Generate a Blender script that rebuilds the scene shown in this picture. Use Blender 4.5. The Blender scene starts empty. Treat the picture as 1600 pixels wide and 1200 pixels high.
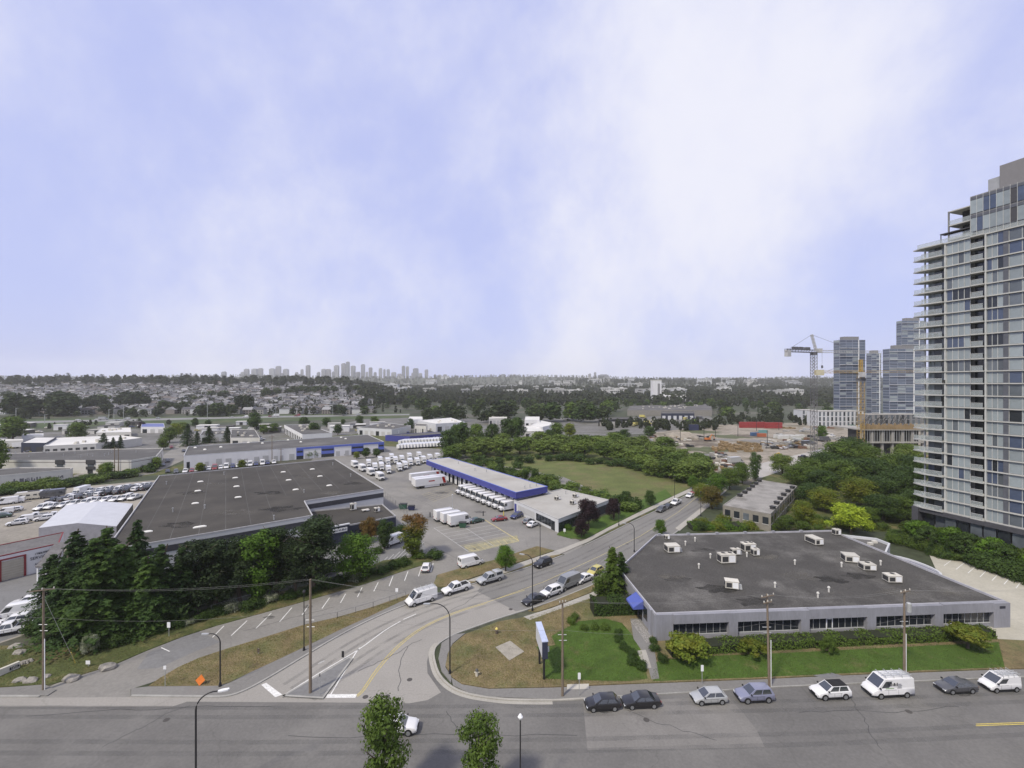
import bpy, bmesh, math, random
import numpy as np
from mathutils import Vector, Matrix

# ------------------------------------------------------------------ camera, sky, sun, exposure
H = 40.0                       # eye height of the flat the picture was taken from
F = 1600 * 16 / 36.0
S = bpy.context.scene
C = S.collection
cam_d = bpy.data.cameras.new('camera'); cam = bpy.data.objects.new('camera', cam_d); C.objects.link(cam)
cam.location = (0, 0, H); cam.rotation_euler = (math.radians(90), 0, 0)
cam_d.lens = 16; cam_d.sensor_width = 36; cam_d.sensor_fit = 'HORIZONTAL'
cam_d.clip_start = 0.5; cam_d.clip_end = 30000
S.camera = cam
S.cycles.volume_bounces = 3; S.cycles.max_bounces = 8
S.render.resolution_x = 1024; S.render.resolution_y = 768

SUN_EL, SUN_AZ = math.radians(50), math.radians(-138)     # azimuth clockwise from +Y
W = bpy.data.worlds.new('World'); S.world = W; W.use_nodes = True
wn, wl = W.node_tree.nodes, W.node_tree.links
wn.clear()
wout = wn.new('ShaderNodeOutputWorld'); wbg = wn.new('ShaderNodeBackground')
sky = wn.new('ShaderNodeTexSky'); sky.sky_type = 'NISHITA'; sky.sun_disc = False
sky.sun_elevation = SUN_EL; sky.sun_rotation = SUN_AZ
sky.air_density = 1.0; sky.dust_density = 1.5; sky.ozone_density = 3.0
tc = wn.new('ShaderNodeTexCoord')
mp = wn.new('ShaderNodeMapping'); mp.inputs['Scale'].default_value = (1.0, 1.0, 0.85); mp.inputs['Location'].default_value = (4.15, 1.2, 0.1); mp.inputs['Rotation'].default_value = (0, 0, math.radians(30))
nz = wn.new('ShaderNodeTexNoise'); nz.inputs['Scale'].default_value = 1.55; nz.inputs['Detail'].default_value = 9; nz.inputs['Roughness'].default_value = 0.6; nz.inputs['Distortion'].default_value = 0.1
rp = wn.new('ShaderNodeValToRGB'); rp.color_ramp.interpolation = 'EASE'
rp.color_ramp.elements[0].position = 0.33; rp.color_ramp.elements[0].color = (0, 0, 0, 1)
rp.color_ramp.elements[1].position = 0.66; rp.color_ramp.elements[1].color = (1, 1, 1, 1)
veil = wn.new('ShaderNodeMix'); veil.data_type = 'RGBA'; veil.inputs['Factor'].default_value = 0.8
veil.inputs['B'].default_value = (6.5, 7.1, 11.4, 1)         # thin high overcast over the blue
clm = wn.new('ShaderNodeMix'); clm.data_type = 'RGBA'; clm.inputs['B'].default_value = (9.3, 9.4, 10.6, 1)
wl.new(tc.outputs['Generated'], mp.inputs['Vector']); wl.new(mp.outputs['Vector'], nz.inputs['Vector'])
wl.new(nz.outputs['Fac'], rp.inputs['Fac'])
wl.new(sky.outputs['Color'], veil.inputs['A'])
wl.new(veil.outputs['Result'], clm.inputs['A']); wl.new(rp.outputs['Color'], clm.inputs['Factor'])
wl.new(clm.outputs['Result'], wbg.inputs['Color']); wbg.inputs['Strength'].default_value = 0.093
wl.new(wbg.outputs['Background'], wout.inputs['Surface'])

sd = bpy.data.lights.new('sun', 'SUN'); sun = bpy.data.objects.new('sun', sd); C.objects.link(sun)
sd.energy = 3.7; sd.angle = math.radians(6); sd.color = (1.0, 0.92, 0.77)
to_sun = Vector((math.sin(SUN_AZ) * math.cos(SUN_EL), math.cos(SUN_AZ) * math.cos(SUN_EL), math.sin(SUN_EL)))
sun.rotation_euler = (-to_sun).to_track_quat('-Z', 'Y').to_euler()
S.view_settings.view_transform = 'Standard'; S.view_settings.look = 'None'
S.view_settings.exposure = 0.0; S.view_settings.gamma = 1.0; S.view_settings.use_curve_mapping = False

# ------------------------------------------------------------------ helpers
def P(px, py, z=0.0):
    k = (H - z) / (py - 600.0)
    return Vector(((px - 800.0) * k, F * k, z))
def PD(px, D, z=0.0):          # a point at a given distance D along the view, at pixel column px
    return Vector(((px - 800.0) * D / F, D, z))
def ZD(py, D):                 # height of pixel row py at distance D
    return H - (py - 600.0) * D / F

def tag(o, label=None, cat=None, group=None, kind=None):
    if label: o['label'] = label
    if cat: o['category'] = cat
    if group: o['group'] = group
    if kind: o['kind'] = kind
    return o
def link(name, data, parent=None):
    o = bpy.data.objects.new(name, data); C.objects.link(o)
    if parent: o.parent = parent
    return o
def empty(name, loc=(0, 0, 0), rz=0.0):
    o = link(name, None); o.location = loc; o.rotation_euler = (0, 0, rz); o.empty_display_size = 0.5
    return o
def copy_tree(o, parent=None):
    c = o.copy(); C.objects.link(c)
    if parent: c.parent = parent
    for ch in KIDS.get(o.name, []):
        copy_tree(ch, c)
    return c
KIDS = {}
def note_kids(root):           # remember the children once, so that copying a thing stays fast
    def rec(o):
        KIDS[o.name] = list(o.children)
        for ch in KIDS[o.name]: rec(ch)
    rec(root)

class MB:
    """collects faces of one part"""
    def __init__(s): s.v = []; s.f = []; s.m = []
    def add(s, vs, fs, mi=0):
        n = len(s.v); s.v += [tuple(v) for v in vs]
        for f in fs: s.f.append(tuple(i + n for i in f)); s.m.append(mi)
        return s
    def box(s, cx, cy, z0, sx, sy, sz, rz=0.0, mi=0, top=1.0):
        c, q = math.cos(rz), math.sin(rz); vs = []
        for z, k in ((z0, 1.0), (z0 + sz, top)):
            for dx, dy in ((-1, -1), (1, -1), (1, 1), (-1, 1)):
                x, y = dx * sx / 2 * k, dy * sy / 2 * k
                vs.append((cx + x * c - y * q, cy + x * q + y * c, z))
        return s.add(vs, [(3, 2, 1, 0), (4, 5, 6, 7), (0, 1, 5, 4), (1, 2, 6, 5), (2, 3, 7, 6), (3, 0, 4, 7)], mi)
    def prism(s, poly, z0, z1, mi=0, mtop=None, bottom=False):
        poly = [(p[0], p[1]) for p in poly]
        a = sum(poly[i][0] * poly[(i + 1) % len(poly)][1] - poly[(i + 1) % len(poly)][0] * poly[i][1] for i in range(len(poly)))
        if a < 0: poly = poly[::-1]
        n = len(poly)
        s.add([(x, y, z0) for x, y in poly] + [(x, y, z1) for x, y in poly],
              [(i, (i + 1) % n, n + (i + 1) % n, n + i) for i in range(n)], mi)
        s.add([(x, y, z1) for x, y in poly], [tuple(range(n))], mi if mtop is None else mtop)
        if bottom: s.add([(x, y, z0) for x, y in poly], [tuple(range(n - 1, -1, -1))], mi)
        return s
    def sheet(s, poly, z, mi=0):
        poly = [(p[0], p[1]) for p in poly]
        a = sum(poly[i][0] * poly[(i + 1) % len(poly)][1] - poly[(i + 1) % len(poly)][0] * poly[i][1] for i in range(len(poly)))
        if a < 0: poly = poly[::-1]
        return s.add([(x, y, z) for x, y in poly], [tuple(range(len(poly)))], mi)
    def tube(s, pts, radii, n=6, mi=0, caps=True):
        pts = [Vector(p) for p in pts]
        if not isinstance(radii, (list, tuple)): radii = [radii] * len(pts)
        base = len(s.v); rings = []
        for i, p in enumerate(pts):
            d = (pts[min(i + 1, len(pts) - 1)] - pts[max(i - 1, 0)]).normalized()
            u = d.cross(Vector((0, 0, 1)) if abs(d.z) < 0.95 else Vector((1, 0, 0))).normalized(); w = d.cross(u)
            r = radii[i]
            rings.append([p + u * r * math.cos(2 * math.pi * k / n) + w * r * math.sin(2 * math.pi * k / n) for k in range(n)])
        vs = [v for r in rings for v in r]; fs = []
        for i in range(len(pts) - 1):
            for k in range(n):
                a, b = i * n + k, i * n + (k + 1) % n
                fs.append((a, a + n, b + n, b))
        if caps: fs += [tuple(range(n)), tuple((len(pts) - 1) * n + k for k in range(n - 1, -1, -1))]
        return s.add(vs, fs, mi)
    def loft(s, rings, mi=0, caps=True, closed=True):
        n = len(rings[0]); fs = []
        for i in range(len(rings) - 1):
            for k in range(n if closed else n - 1):
                a, b = i * n + k, i * n + (k + 1) % n
                fs.append((a, b, b + n, a + n))
        if caps: fs += [tuple(range(n - 1, -1, -1)), tuple((len(rings) - 1) * n + k for k in range(n))]
        return s.add([v for r in rings for v in r], fs, mi)
    def mesh(s, name, mats, smooth=None):
        me = bpy.data.meshes.new(name)
        me.from_pydata([tuple(v) for v in s.v], [], s.f)
        for m in (mats if isinstance(mats, (list, tuple)) else [mats]): me.materials.append(m)
        if any(s.m): me.polygons.foreach_set('material_index', s.m)
        if smooth:
            me.shade_smooth(); me.set_sharp_from_angle(angle=math.radians(smooth))
        me.update()
        return me
    def build(s, name, mats, parent=None, smooth=None):
        return link(name, s.mesh(name, mats, smooth), parent)

def ribbon(pts, a, b, z0, z1=None):
    """strip along a plan polyline between offsets a and b (left positive); a slab when z1 is given"""
    pts = [Vector((p[0], p[1])) for p in pts]; L = []; R = []
    for i, p in enumerate(pts):
        d1 = (pts[i] - pts[i - 1]).normalized() if i > 0 else (pts[1] - pts[0]).normalized()
        d2 = (pts[i + 1] - pts[i]).normalized() if i < len(pts) - 1 else d1
        d = (d1 + d2).normalized(); nrm = Vector((-d.y, d.x)); k = 1 / max(0.5, nrm.dot(Vector((-d1.y, d1.x))))
        L.append(p + nrm * b * k); R.append(p + nrm * a * k)
    m = MB()
    if z1 is None:
        for i in range(len(pts) - 1):
            m.add([(*R[i], z0), (*R[i + 1], z0), (*L[i + 1], z0), (*L[i], z0)], [(0, 1, 2, 3)])
    else:
        m.loft([[(*R[i], z0), (*R[i], z1), (*L[i], z1), (*L[i], z0)] for i in range(len(pts))])
    return m
def smooth_line(pts, n=4):
    """Catmull-Rom through plan points"""
    q = [Vector((p[0], p[1], p[2] if len(p) > 2 else 0)) for p in pts]; out = []
    for i in range(len(q) - 1):
        p0, p1, p2, p3 = q[max(i - 1, 0)], q[i], q[i + 1], q[min(i + 2, len(q) - 1)]
        for k in range(n):
            t = k / n
            out.append(0.5 * ((2 * p1) + (p2 - p0) * t + (2 * p0 - 5 * p1 + 4 * p2 - p3) * t * t + (3 * p1 - p0 - 3 * p2 + p3) * t ** 3))
    return out + [q[-1]]

# ------------------------------------------------------------------ materials
def srgb(r, g, b):
    f = lambda c: ((c / 255 + 0.055) / 1.055) ** 2.4 if c > 10 else c / 255 / 12.92
    return (f(r), f(g), f(b))
MATS = {}
def mat(name, col, rough=0.8, var=0.12, scale=1.0, fine=0.0, fscale=14.0, bump=0.0, bscale=20.0, metal=0.0, spec=0.3, world=False,
        orand=0.0, col2=None, c2scale=0.2, c2pos=(0.5, 0.65), stretch=(1, 1, 1), cracks=0.0, cscale=0.1, coat=0.0):
    if name in MATS: return MATS[name]
    m = bpy.data.materials.new(name); MATS[name] = m; m.use_nodes = True
    n, l = m.node_tree.nodes, m.node_tree.links
    b = n['Principled BSDF']; b.inputs['Roughness'].default_value = rough; b.inputs['Metallic'].default_value = metal
    b.inputs['Specular IOR Level'].default_value = spec
    if coat: b.inputs['Coat Weight'].default_value = coat; b.inputs['Coat Roughness'].default_value = 0.06
    if world:
        src = n.new('ShaderNodeNewGeometry').outputs['Position']
    else:
        src = n.new('ShaderNodeTexCoord').outputs['Object']
    mpn = n.new('ShaderNodeMapping'); mpn.inputs['Scale'].default_value = stretch; l.new(src, mpn.inputs['Vector']); src = mpn.outputs['Vector']
    def noise(sc, det=4, rg=0.6):
        t = n.new('ShaderNodeTexNoise'); t.inputs['Scale'].default_value = sc; t.inputs['Detail'].default_value = det; t.inputs['Roughness'].default_value = rg
        l.new(src, t.inputs['Vector']); return t.outputs['Fac']
    def mul(colsock, fac, lo, hi):
        r = n.new('ShaderNodeMapRange'); r.inputs['From Min'].default_value = 0.3; r.inputs['From Max'].default_value = 0.7
        r.inputs['To Min'].default_value = lo; r.inputs['To Max'].default_value = hi; l.new(fac, r.inputs['Value'])
        v = n.new('ShaderNodeVectorMath'); v.operation = 'SCALE'; l.new(colsock, v.inputs[0]); l.new(r.outputs['Result'], v.inputs['Scale'])
        return v.outputs['Vector']
    rgb = n.new('ShaderNodeRGB'); rgb.outputs[0].default_value = (*col, 1); c = rgb.outputs[0]
    if col2 is not None:
        mx = n.new('ShaderNodeMix'); mx.data_type = 'RGBA'; l.new(c, mx.inputs['A']); mx.inputs['B'].default_value = (*col2, 1)
        r = n.new('ShaderNodeMapRange'); r.inputs['From Min'].default_value = c2pos[0]; r.inputs['From Max'].default_value = c2pos[1]
        l.new(noise(c2scale, 6, 0.65), r.inputs['Value']); l.new(r.outputs['Result'], mx.inputs['Factor']); c = mx.outputs['Result']
    if var: c = mul(c, noise(scale), 1 - var, 1 + var)
    if fine: c = mul(c, noise(fscale, 3), 1 - fine, 1 + fine)
    if cracks:
        vo = n.new('ShaderNodeTexVoronoi'); vo.feature = 'DISTANCE_TO_EDGE'; vo.inputs['Scale'].default_value = cscale
        ds = n.new('ShaderNodeTexNoise'); ds.inputs['Scale'].default_value = cscale * 4; ds.inputs['Detail'].default_value = 5; l.new(src, ds.inputs['Vector'])
        ad = n.new('ShaderNodeVectorMath'); ad.operation = 'MULTIPLY_ADD'; l.new(ds.outputs['Color'], ad.inputs[0]); ad.inputs[1].default_value = (0.5 / cscale * 0.6,) * 3; l.new(src, ad.inputs[2])
        l.new(ad.outputs['Vector'], vo.inputs['Vector'])
        r = n.new('ShaderNodeMapRange'); r.inputs['From Min'].default_value = 0.0; r.inputs['From Max'].default_value = 0.006
        r.inputs['To Min'].default_value = 1 - cracks; r.inputs['To Max'].default_value = 1.0; l.new(vo.outputs['Distance'], r.inputs['Value'])
        v = n.new('ShaderNodeVectorMath'); v.operation = 'SCALE'; l.new(c, v.inputs[0]); l.new(r.outputs['Result'], v.inputs['Scale']); c = v.outputs['Vector']
    if orand:
        oi = n.new('ShaderNodeObjectInfo')
        r = n.new('ShaderNodeMapRange'); r.inputs['To Min'].default_value = 1 - orand; r.inputs['To Max'].default_value = 1 + orand; l.new(oi.outputs['Random'], r.inputs['Value'])
        v = n.new('ShaderNodeVectorMath'); v.operation = 'SCALE'; l.new(c, v.inputs[0]); l.new(r.outputs['Result'], v.inputs['Scale']); c = v.outputs['Vector']
    l.new(c, b.inputs['Base Color'])
    if bump:
        bp = n.new('ShaderNodeBump'); bp.inputs['Strength'].default_value = bump; bp.inputs['Distance'].default_value = 0.1
        l.new(noise(bscale, 4), bp.inputs['Height']); l.new(bp.outputs['Normal'], b.inputs['Normal'])
    return m
def foliage(name, col, col2=None, var=0.35, orand=0.15, trans=0.25):
    if name in MATS: return MATS[name]
    m = mat(name, col, rough=0.65, var=var, scale=9.0, fine=0.25, fscale=60, orand=orand, col2=col2, c2scale=3.0, c2pos=(0.42, 0.62), spec=0.15)
    n, l = m.node_tree.nodes, m.node_tree.links
    b = n['Principled BSDF']; out = n['Material Output']
    tr = n.new('ShaderNodeBsdfTranslucent'); mx = n.new('ShaderNodeMixShader'); mx.inputs['Fac'].default_value = trans
    l.new(b.inputs['Base Color'].links[0].from_socket, tr.inputs['Color'])
    l.new(b.outputs['BSDF'], mx.inputs[1]); l.new(tr.outputs['BSDF'], mx.inputs[2]); l.new(mx.outputs['Shader'], out.inputs['Surface'])
    return m

m_terr = mat('terrain_ground', (0.045, 0.055, 0.028), var=0.25, scale=0.02, fine=0.3, fscale=0.6, world=True, col2=(0.09, 0.085, 0.065), c2scale=0.012, c2pos=(0.5, 0.6))
m_asph = mat('street_asphalt', (0.13, 0.126, 0.12), rough=0.85, var=0.12, scale=0.12, fine=0.1, fscale=3, world=True, cracks=0.12, cscale=0.05, col2=(0.165, 0.16, 0.15), c2scale=0.07, c2pos=(0.45, 0.7))
m_road = mat('worn_light_asphalt', (0.275, 0.262, 0.24), rough=0.88, var=0.09, scale=0.1, fine=0.08, fscale=4, world=True, cracks=0.12, cscale=0.06, col2=(0.24, 0.23, 0.212), c2scale=0.05)
m_road2 = mat('grey_asphalt', (0.185, 0.18, 0.17), rough=0.88, var=0.1, scale=0.1, fine=0.09, fscale=4, world=True, cracks=0.12, cscale=0.05, col2=(0.155, 0.15, 0.142), c2scale=0.05)
m_lot = mat('parking_asphalt', (0.205, 0.197, 0.182), rough=0.88, var=0.14, scale=0.08, fine=0.1, fscale=2, world=True, cracks=0.12, cscale=0.045, col2=(0.13, 0.128, 0.125), c2scale=0.06, c2pos=(0.5, 0.75))
m_lotd = mat('dark_parking_asphalt', (0.165, 0.165, 0.165), rough=0.88, var=0.14, scale=0.1, fine=0.1, fscale=2, world=True, cracks=0.12, cscale=0.05)
m_patch = mat('patch_asphalt', (0.11, 0.11, 0.113), rough=0.85, var=0.1, scale=0.5, fine=0.1, fscale=5, world=True)
m_conc = mat('pavement_concrete', (0.33, 0.315, 0.28), rough=0.9, var=0.1, scale=0.3, fine=0.1, fscale=5, world=True)
m_kerb = mat('kerb_concrete', (0.3, 0.295, 0.275), rough=0.9, var=0.15, scale=0.8, fine=0.1, fscale=6, world=True)
m_dry = mat('dry_grass', (0.165, 0.13, 0.068), rough=0.95, var=0.25, scale=0.35, fine=0.3, fscale=5, bump=0.6, bscale=6, world=True, col2=(0.105, 0.11, 0.045), c2scale=0.18, c2pos=(0.46, 0.66))
m_lawn = mat('green_lawn', (0.055, 0.1, 0.014), rough=0.95, var=0.2, scale=0.4, fine=0.3, fscale=6, bump=0.6, bscale=7, world=True, col2=(0.12, 0.105, 0.045), c2scale=0.3, c2pos=(0.56, 0.78))
m_verge = mat('verge_grass', (0.07, 0.085, 0.026), rough=0.95, var=0.3, scale=0.4, fine=0.3, fscale=5, bump=0.6, bscale=6, world=True, col2=(0.13, 0.105, 0.05), c2scale=0.2, c2pos=(0.48, 0.66))
m_field = mat('meadow_grass', (0.098, 0.116, 0.034), rough=0.95, var=0.2, scale=0.12, fine=0.25, fscale=1.5, world=True, col2=(0.135, 0.115, 0.055), c2scale=0.08, c2pos=(0.48, 0.68))
m_gravel = mat('yard_gravel', (0.27, 0.25, 0.215), rough=0.95, var=0.18, scale=0.05, fine=0.15, fscale=1.0, world=True, col2=(0.2, 0.185, 0.16), c2scale=0.03)
m_site = mat('site_dirt', (0.25, 0.222, 0.182), rough=0.95, var=0.15, scale=0.03, fine=0.3, fscale=0.4, world=True, col2=(0.13, 0.115, 0.08), c2scale=0.04, c2pos=(0.5, 0.62))
m_wpaint = mat('white_line_paint', (0.62, 0.62, 0.6), rough=0.7, var=0.15, scale=2, fine=0.25, fscale=9, world=True)
m_fpaint = mat('faded_line_paint', (0.4, 0.4, 0.385), rough=0.7, var=0.2, scale=1, fine=0.3, fscale=6, world=True)
m_ypaint = mat('yellow_line_paint', (0.5, 0.4, 0.1), rough=0.7, var=0.15, scale=2, fine=0.2, fscale=9, world=True)
m_fypaint = mat('faded_yellow_paint', (0.42, 0.36, 0.17), rough=0.7, var=0.2, scale=1, fine=0.3, fscale=6, world=True)
m_glass = mat('dark_glass', (0.022, 0.026, 0.032), rough=0.08, var=0.2, scale=0.7, spec=0.6)
m_glassb = mat('blue_glass', (0.06, 0.08, 0.13), rough=0.08, var=0.2, scale=0.5, spec=0.7)
m_blind = mat('glass_over_pale_blinds', (0.25, 0.285, 0.3), rough=0.1, var=0.1, scale=0.8, spec=0.5, orand=0.14)
m_mid = mat('grey_glass', (0.1, 0.115, 0.13), rough=0.06, var=0.2, scale=0.7, spec=0.6, orand=0.3)
m_alu = mat('window_aluminium', (0.5, 0.51, 0.52), rough=0.45, var=0.05, metal=0.3)
m_black = mat('black_rubber', (0.016, 0.016, 0.017), rough=0.8, var=0.1)
m_blackmet = mat('black_painted_steel', (0.018, 0.018, 0.02), rough=0.5, var=0.1, spec=0.4)
m_galv = mat('galvanised_steel', (0.42, 0.43, 0.43), rough=0.5, var=0.12, scale=2, metal=0.4)
m_white = mat('white_paint', (0.72, 0.73, 0.74), rough=0.55, var=0.05, scale=0.6)
m_wood = mat('weathered_pole_wood', (0.17, 0.135, 0.1), rough=0.9, var=0.2, scale=1.5, stretch=(4, 4, 0.4), fine=0.2, fscale=8)
m_bark = mat('tree_bark', (0.085, 0.068, 0.052), rough=0.95, var=0.3, scale=3, stretch=(5, 5, 1))
# ------------------------------------------------------------------ the land
def sstep(a, b, x):
    t = min(1, max(0, (x - a) / (b - a))); return t * t * (3 - 2 * t)
def hz(x, y):
    if y < 420: return 0.0
    a = x / y
    left = 40 * sstep(640, 1400, y) * sstep(-0.14, -0.42, a)
    ridge = (108 + 8 * math.sin(a * 9 + 1)) * sstep(2300, 4700, y) * (1 - 0.12 * sstep(0.0, 0.3, a))
    right = 58 * sstep(1500, 3000, y) * sstep(-0.02, 0.18, a)
    return max(left, ridge, right, 14 * sstep(900, 1800, y))
mb = MB()
NA, rad = 200, [12 * (5600 / 12) ** (i / 84) for i in range(85)]
vs = [(0, 0, 0)]; fs = []
for r in rad:
    for k in range(NA):
        t = 2 * math.pi * k / NA; x, y = r * math.sin(t), r * math.cos(t)
        vs.append((x, y, hz(x, y) - (0.0)))
for k in range(NA): fs.append((0, 1 + (k + 1) % NA, 1 + k))
for i in range(len(rad) - 1):
    for k in range(NA):
        a, b = 1 + i * NA + k, 1 + i * NA + (k + 1) % NA
        fs.append((a, b, b + NA, a + NA))
mb.add(vs, fs)
tag(mb.build('terrain', m_terr, smooth=60), kind='structure')

def ground(name, px, m, z, world=None, kind='structure'):
    o = MB().sheet(world if world else [P(*p) for p in px], z).build(name, m)
    return tag(o, kind=kind)
def slab(name, px, m, z, world=None):
    o = MB().prism(world if world else [P(*p) for p in px], -0.02, z).build(name, m)
    return tag(o, kind='structure')

# kerb lines of the side road, as the photograph shows them
LK = [P(*p) for p in [(204, 1089), (300, 1090), (352, 1089.5), (385, 1079), (422, 1059), (470, 1030), (527, 996), (583, 967.5), (634, 946), (690, 927.5), (744, 912), (790, 898.5), (840, 882.5), (880, 868), (914, 852.5), (950, 835), (985, 817.5), (1020, 801), (1050, 786), (1075, 773), (1100, 759), (1118, 749)]]
RK = [P(*p) for p in [(914, 1093.5), (863, 1096), (800, 1095.5), (764, 1092), (730, 1086), (704, 1075), (685, 1056), (677, 1034), (676, 1018), (684, 1006), (710, 991), (744, 978.5), (778, 966.5), (821, 953), (863, 939), (920, 916), (948, 902), (975, 886), (1010, 862), (1055, 832), (1082, 812), (1100, 797), (1116, 781), (1130, 770), (1142, 759)]]
LKs, RKs = smooth_line(LK, 4), smooth_line(RK, 4)
SK = [P(*p) for p in [(914, 1093.5), (968, 1089), (1080, 1083), (1200, 1075), (1330, 1069.5), (1470, 1064), (1600, 1058.5), (1760, 1053)]]      # far kerb of the street on the right
SKL = [P(*p) for p in [(-420, 1090), (-100, 1090), (60, 1090)]]

ground('road', None, m_road, 0.004, world=[P(-420, 1112), P(-420, 1090), P(60, 1090), P(204, 1089)] + LKs + [P(1142, 759)] + RKs[::-1] + [P(914, 1112)])
ground('road_resurfacing', None, m_road2, 0.008, world=[p for p in LKs if p.y > P(744, 912).y] + [P(1142, 759)] + [p for p in RKs[::-1] if p.y > P(821, 953).y] + [P(806, 955), P(746, 924)])
ground('street', None, m_asph, 0.012, world=[PD(-900, 43.6), P(-420, 1104), P(270, 1104), P(292, 1096.5), P(560, 1098), P(640, 1099), P(668, 1094), P(689, 1082), P(668, 1052), P(667, 1034), P(672, 1014), P(681, 1006.5)] +
       [p for p in RKs[::-1] if p.y < P(684, 1006).y] + SK[1:] + [PD(1760, 43.6)])
ground('street_patch', [(911, 1099), (1000, 1095), (1135, 1087), (1156, 1108), (1182, 1140), (1195, 1168), (918, 1172)], mat('old_street_asphalt', (0.178, 0.171, 0.16), rough=0.88, var=0.1, scale=0.3, fine=0.1, fscale=4, world=True, cracks=0.12, cscale=0.08), 0.016)
ground('pavement_near', None, m_conc, 0.02, world=[(-140, 36), (140, 36), (140, 43), (-140, 43)])

# kerbs, pavements, verges
def kerb(name, pts, a, b, z=0.14, m=None):
    return tag(ribbon(pts, a, b, -0.02, z).build(name, m or m_kerb), kind='structure')
def cut(pts, px0, px1):
    a, b = P(*px0), P(*px1); i = min(range(len(pts)), key=lambda k: (pts[k] - a).length); j = min(range(len(pts)), key=lambda k: (pts[k] - b).length)
    return pts[i:j + 1]
kerb('kerb', cut(LKs, (204, 1089), (880, 868)), 0.0, 0.28)
kerb('kerb', cut(LKs, (914, 852), (1118, 749)), 0.0, 0.28)
kerb('kerb', cut(RKs, (684, 1006), (1142, 759)), 0.0, -0.28)
kerb('kerb', cut(RKs, (914, 1093), (684, 1006)) + SK[:0], -0.32, 0.0, m=m_conc)
kerb('gutter', cut(RKs, (863, 1096), (684, 1006)), 0.02, 0.55, z=0.03, m=m_conc)
kerb('kerb', SK, 0.0, 0.28)
kerb('kerb', SKL, 0.0, 0.3)
lwalk_in = [(232, 1074), (340, 1073), (357, 1069), (393, 1051), (430, 1034), (470, 1015), (535, 983.5), (578, 964), (626, 941), (665, 927)]
slab('pavement', None, m_road2, 0.13, world=[p + Vector((-0.15, 0.2, 0)) for p in cut(LKs, (204, 1089), (690, 927))] + [P(*p) for p in lwalk_in[::-1]] + [P(205, 1077)])
slab('pavement', [(-420, 1088), (74, 1088), (88, 1079), (70, 1071), (0, 1076), (-420, 1078)], m_road2, 0.13)
drive_lo = [(204, 1077), (235, 1067), (248, 1062), (278, 1044), (312, 1029), (357, 1014), (419, 995), (476, 977), (527, 965.5), (583, 949), (634, 931), (677, 917)]
drive_hi = [(60, 1082), (85, 1069), (120, 1057), (156, 1046), (181, 1038), (227, 1018), (283, 996), (340, 977.5), (397, 962), (470, 941.5), (527, 925), (569, 913), (626, 894), (668, 881)]
ground('frontage_drive', None, m_lot, 0.008, world=[P(60, 1090), P(204, 1089)] + [P(*p) for p in drive_lo] + [P(682, 899)] + [P(*p) for p in drive_hi[::-1]])
ground('drive_patch', [(214, 1046), (248, 1044), (300, 1020), (345, 1003), (310, 986), (270, 1001), (232, 1020)], m_lotd, 0.012)
slab('dry_verge', [(232, 1073.5)] + lwalk_in[1:] + [(677, 918)] + drive_lo[:1:-1], m_dry, 0.15)
slab('hedge_verge', [(85, 1069)] + drive_hi[2:] + [(690, 868), (640, 872), (600, 876), (560, 893), (520, 905), (440, 925), (380, 940), (320, 957), (240, 985), (150, 1010), (0, 1010), (-300, 1010), (-300, 1076), (0, 1074), (60, 1071)], m_verge, 0.12)
# lots and yards
ground('delivery_lot', [(668, 881), (682, 899), (722, 888), (775, 875), (835, 855), (866, 861), (884, 867), (916, 851), (893, 838), (868, 828), (950, 800), (900, 740), (700, 702), (600, 697), (500, 705), (420, 790), (470, 860), (560, 893), (600, 876), (640, 872), (690, 868)], m_lot, 0.006)
slab('dry_verge', [(675, 918), (684, 899), (722, 888), (775, 875), (839, 854), (866, 861), (781, 889), (727, 907), (700, 917)], m_dry, 0.15)
slab('pavement', [(727, 909), (781, 890.5), (866, 862), (880, 857), (916, 843), (950, 825), (1000, 800), (1075, 765), (1110, 747), (1114, 750), (1080, 768), (1000, 806), (950, 830), (922, 846), (897, 856.5), (874, 867), (790, 896), (748, 909)], m_conc, 0.135)
slab('dry_verge', [(700, 922), (727, 909.5), (748, 909.5), (790, 896.5), (861, 869), (879, 866.5), (840, 880.5), (790, 896.8), (744, 910), (700, 922.5)], m_dry, 0.14)
slab('verge', [(910, 852.5), (922, 847), (950, 831), (986, 813), (985, 816), (950, 833), (914, 850.5)], m_verge, 0.137)
slab('verge', [(1000, 807), (1080, 769), (1080, 770), (1020, 799.5), (1003, 807.5)], m_verge, 0.137)
slab('verge', [(870, 836), (893, 842), (916, 842), (950, 824), (1000, 799), (1050, 776), (1040, 765), (960, 800), (905, 822), (876, 828)], m_lawn, 0.12)
ground('meadow', [(1052, 775), (1110, 746), (1060, 735), (960, 705), (800, 690), (700, 690), (740, 720), (880, 745), (980, 790)], m_field, 0.008)
ground('parking_bay', [(560, 892), (668, 860), (640, 815), (560, 830), (470, 880), (480, 912)], m_lotd, 0.014)
ground('rail_verge', [(0, 800), (0, 760), (110, 750), (250, 742), (420, 700), (600, 700), (720, 705), (760, 690), (700, 668), (400, 690), (250, 735), (-200, 745), (-200, 800)], m_verge, 0.004)
ground('vehicle_yard', [(-200, 1010), (0, 1005), (60, 985), (40, 940), (90, 890), (180, 850), (245, 750), (130, 760), (-200, 790)], m_gravel, 0.01)
ground('forecourt', [(-200, 1008), (0, 1003), (52, 985), (80, 920), (110, 880), (0, 890), (-200, 900)], m_lotd, 0.014)
ground('side_lane', [(240, 740), (330, 700), (345, 672), (320, 670), (285, 690), (250, 715), (115, 742), (115, 760)], m_lot, 0.008)
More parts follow.
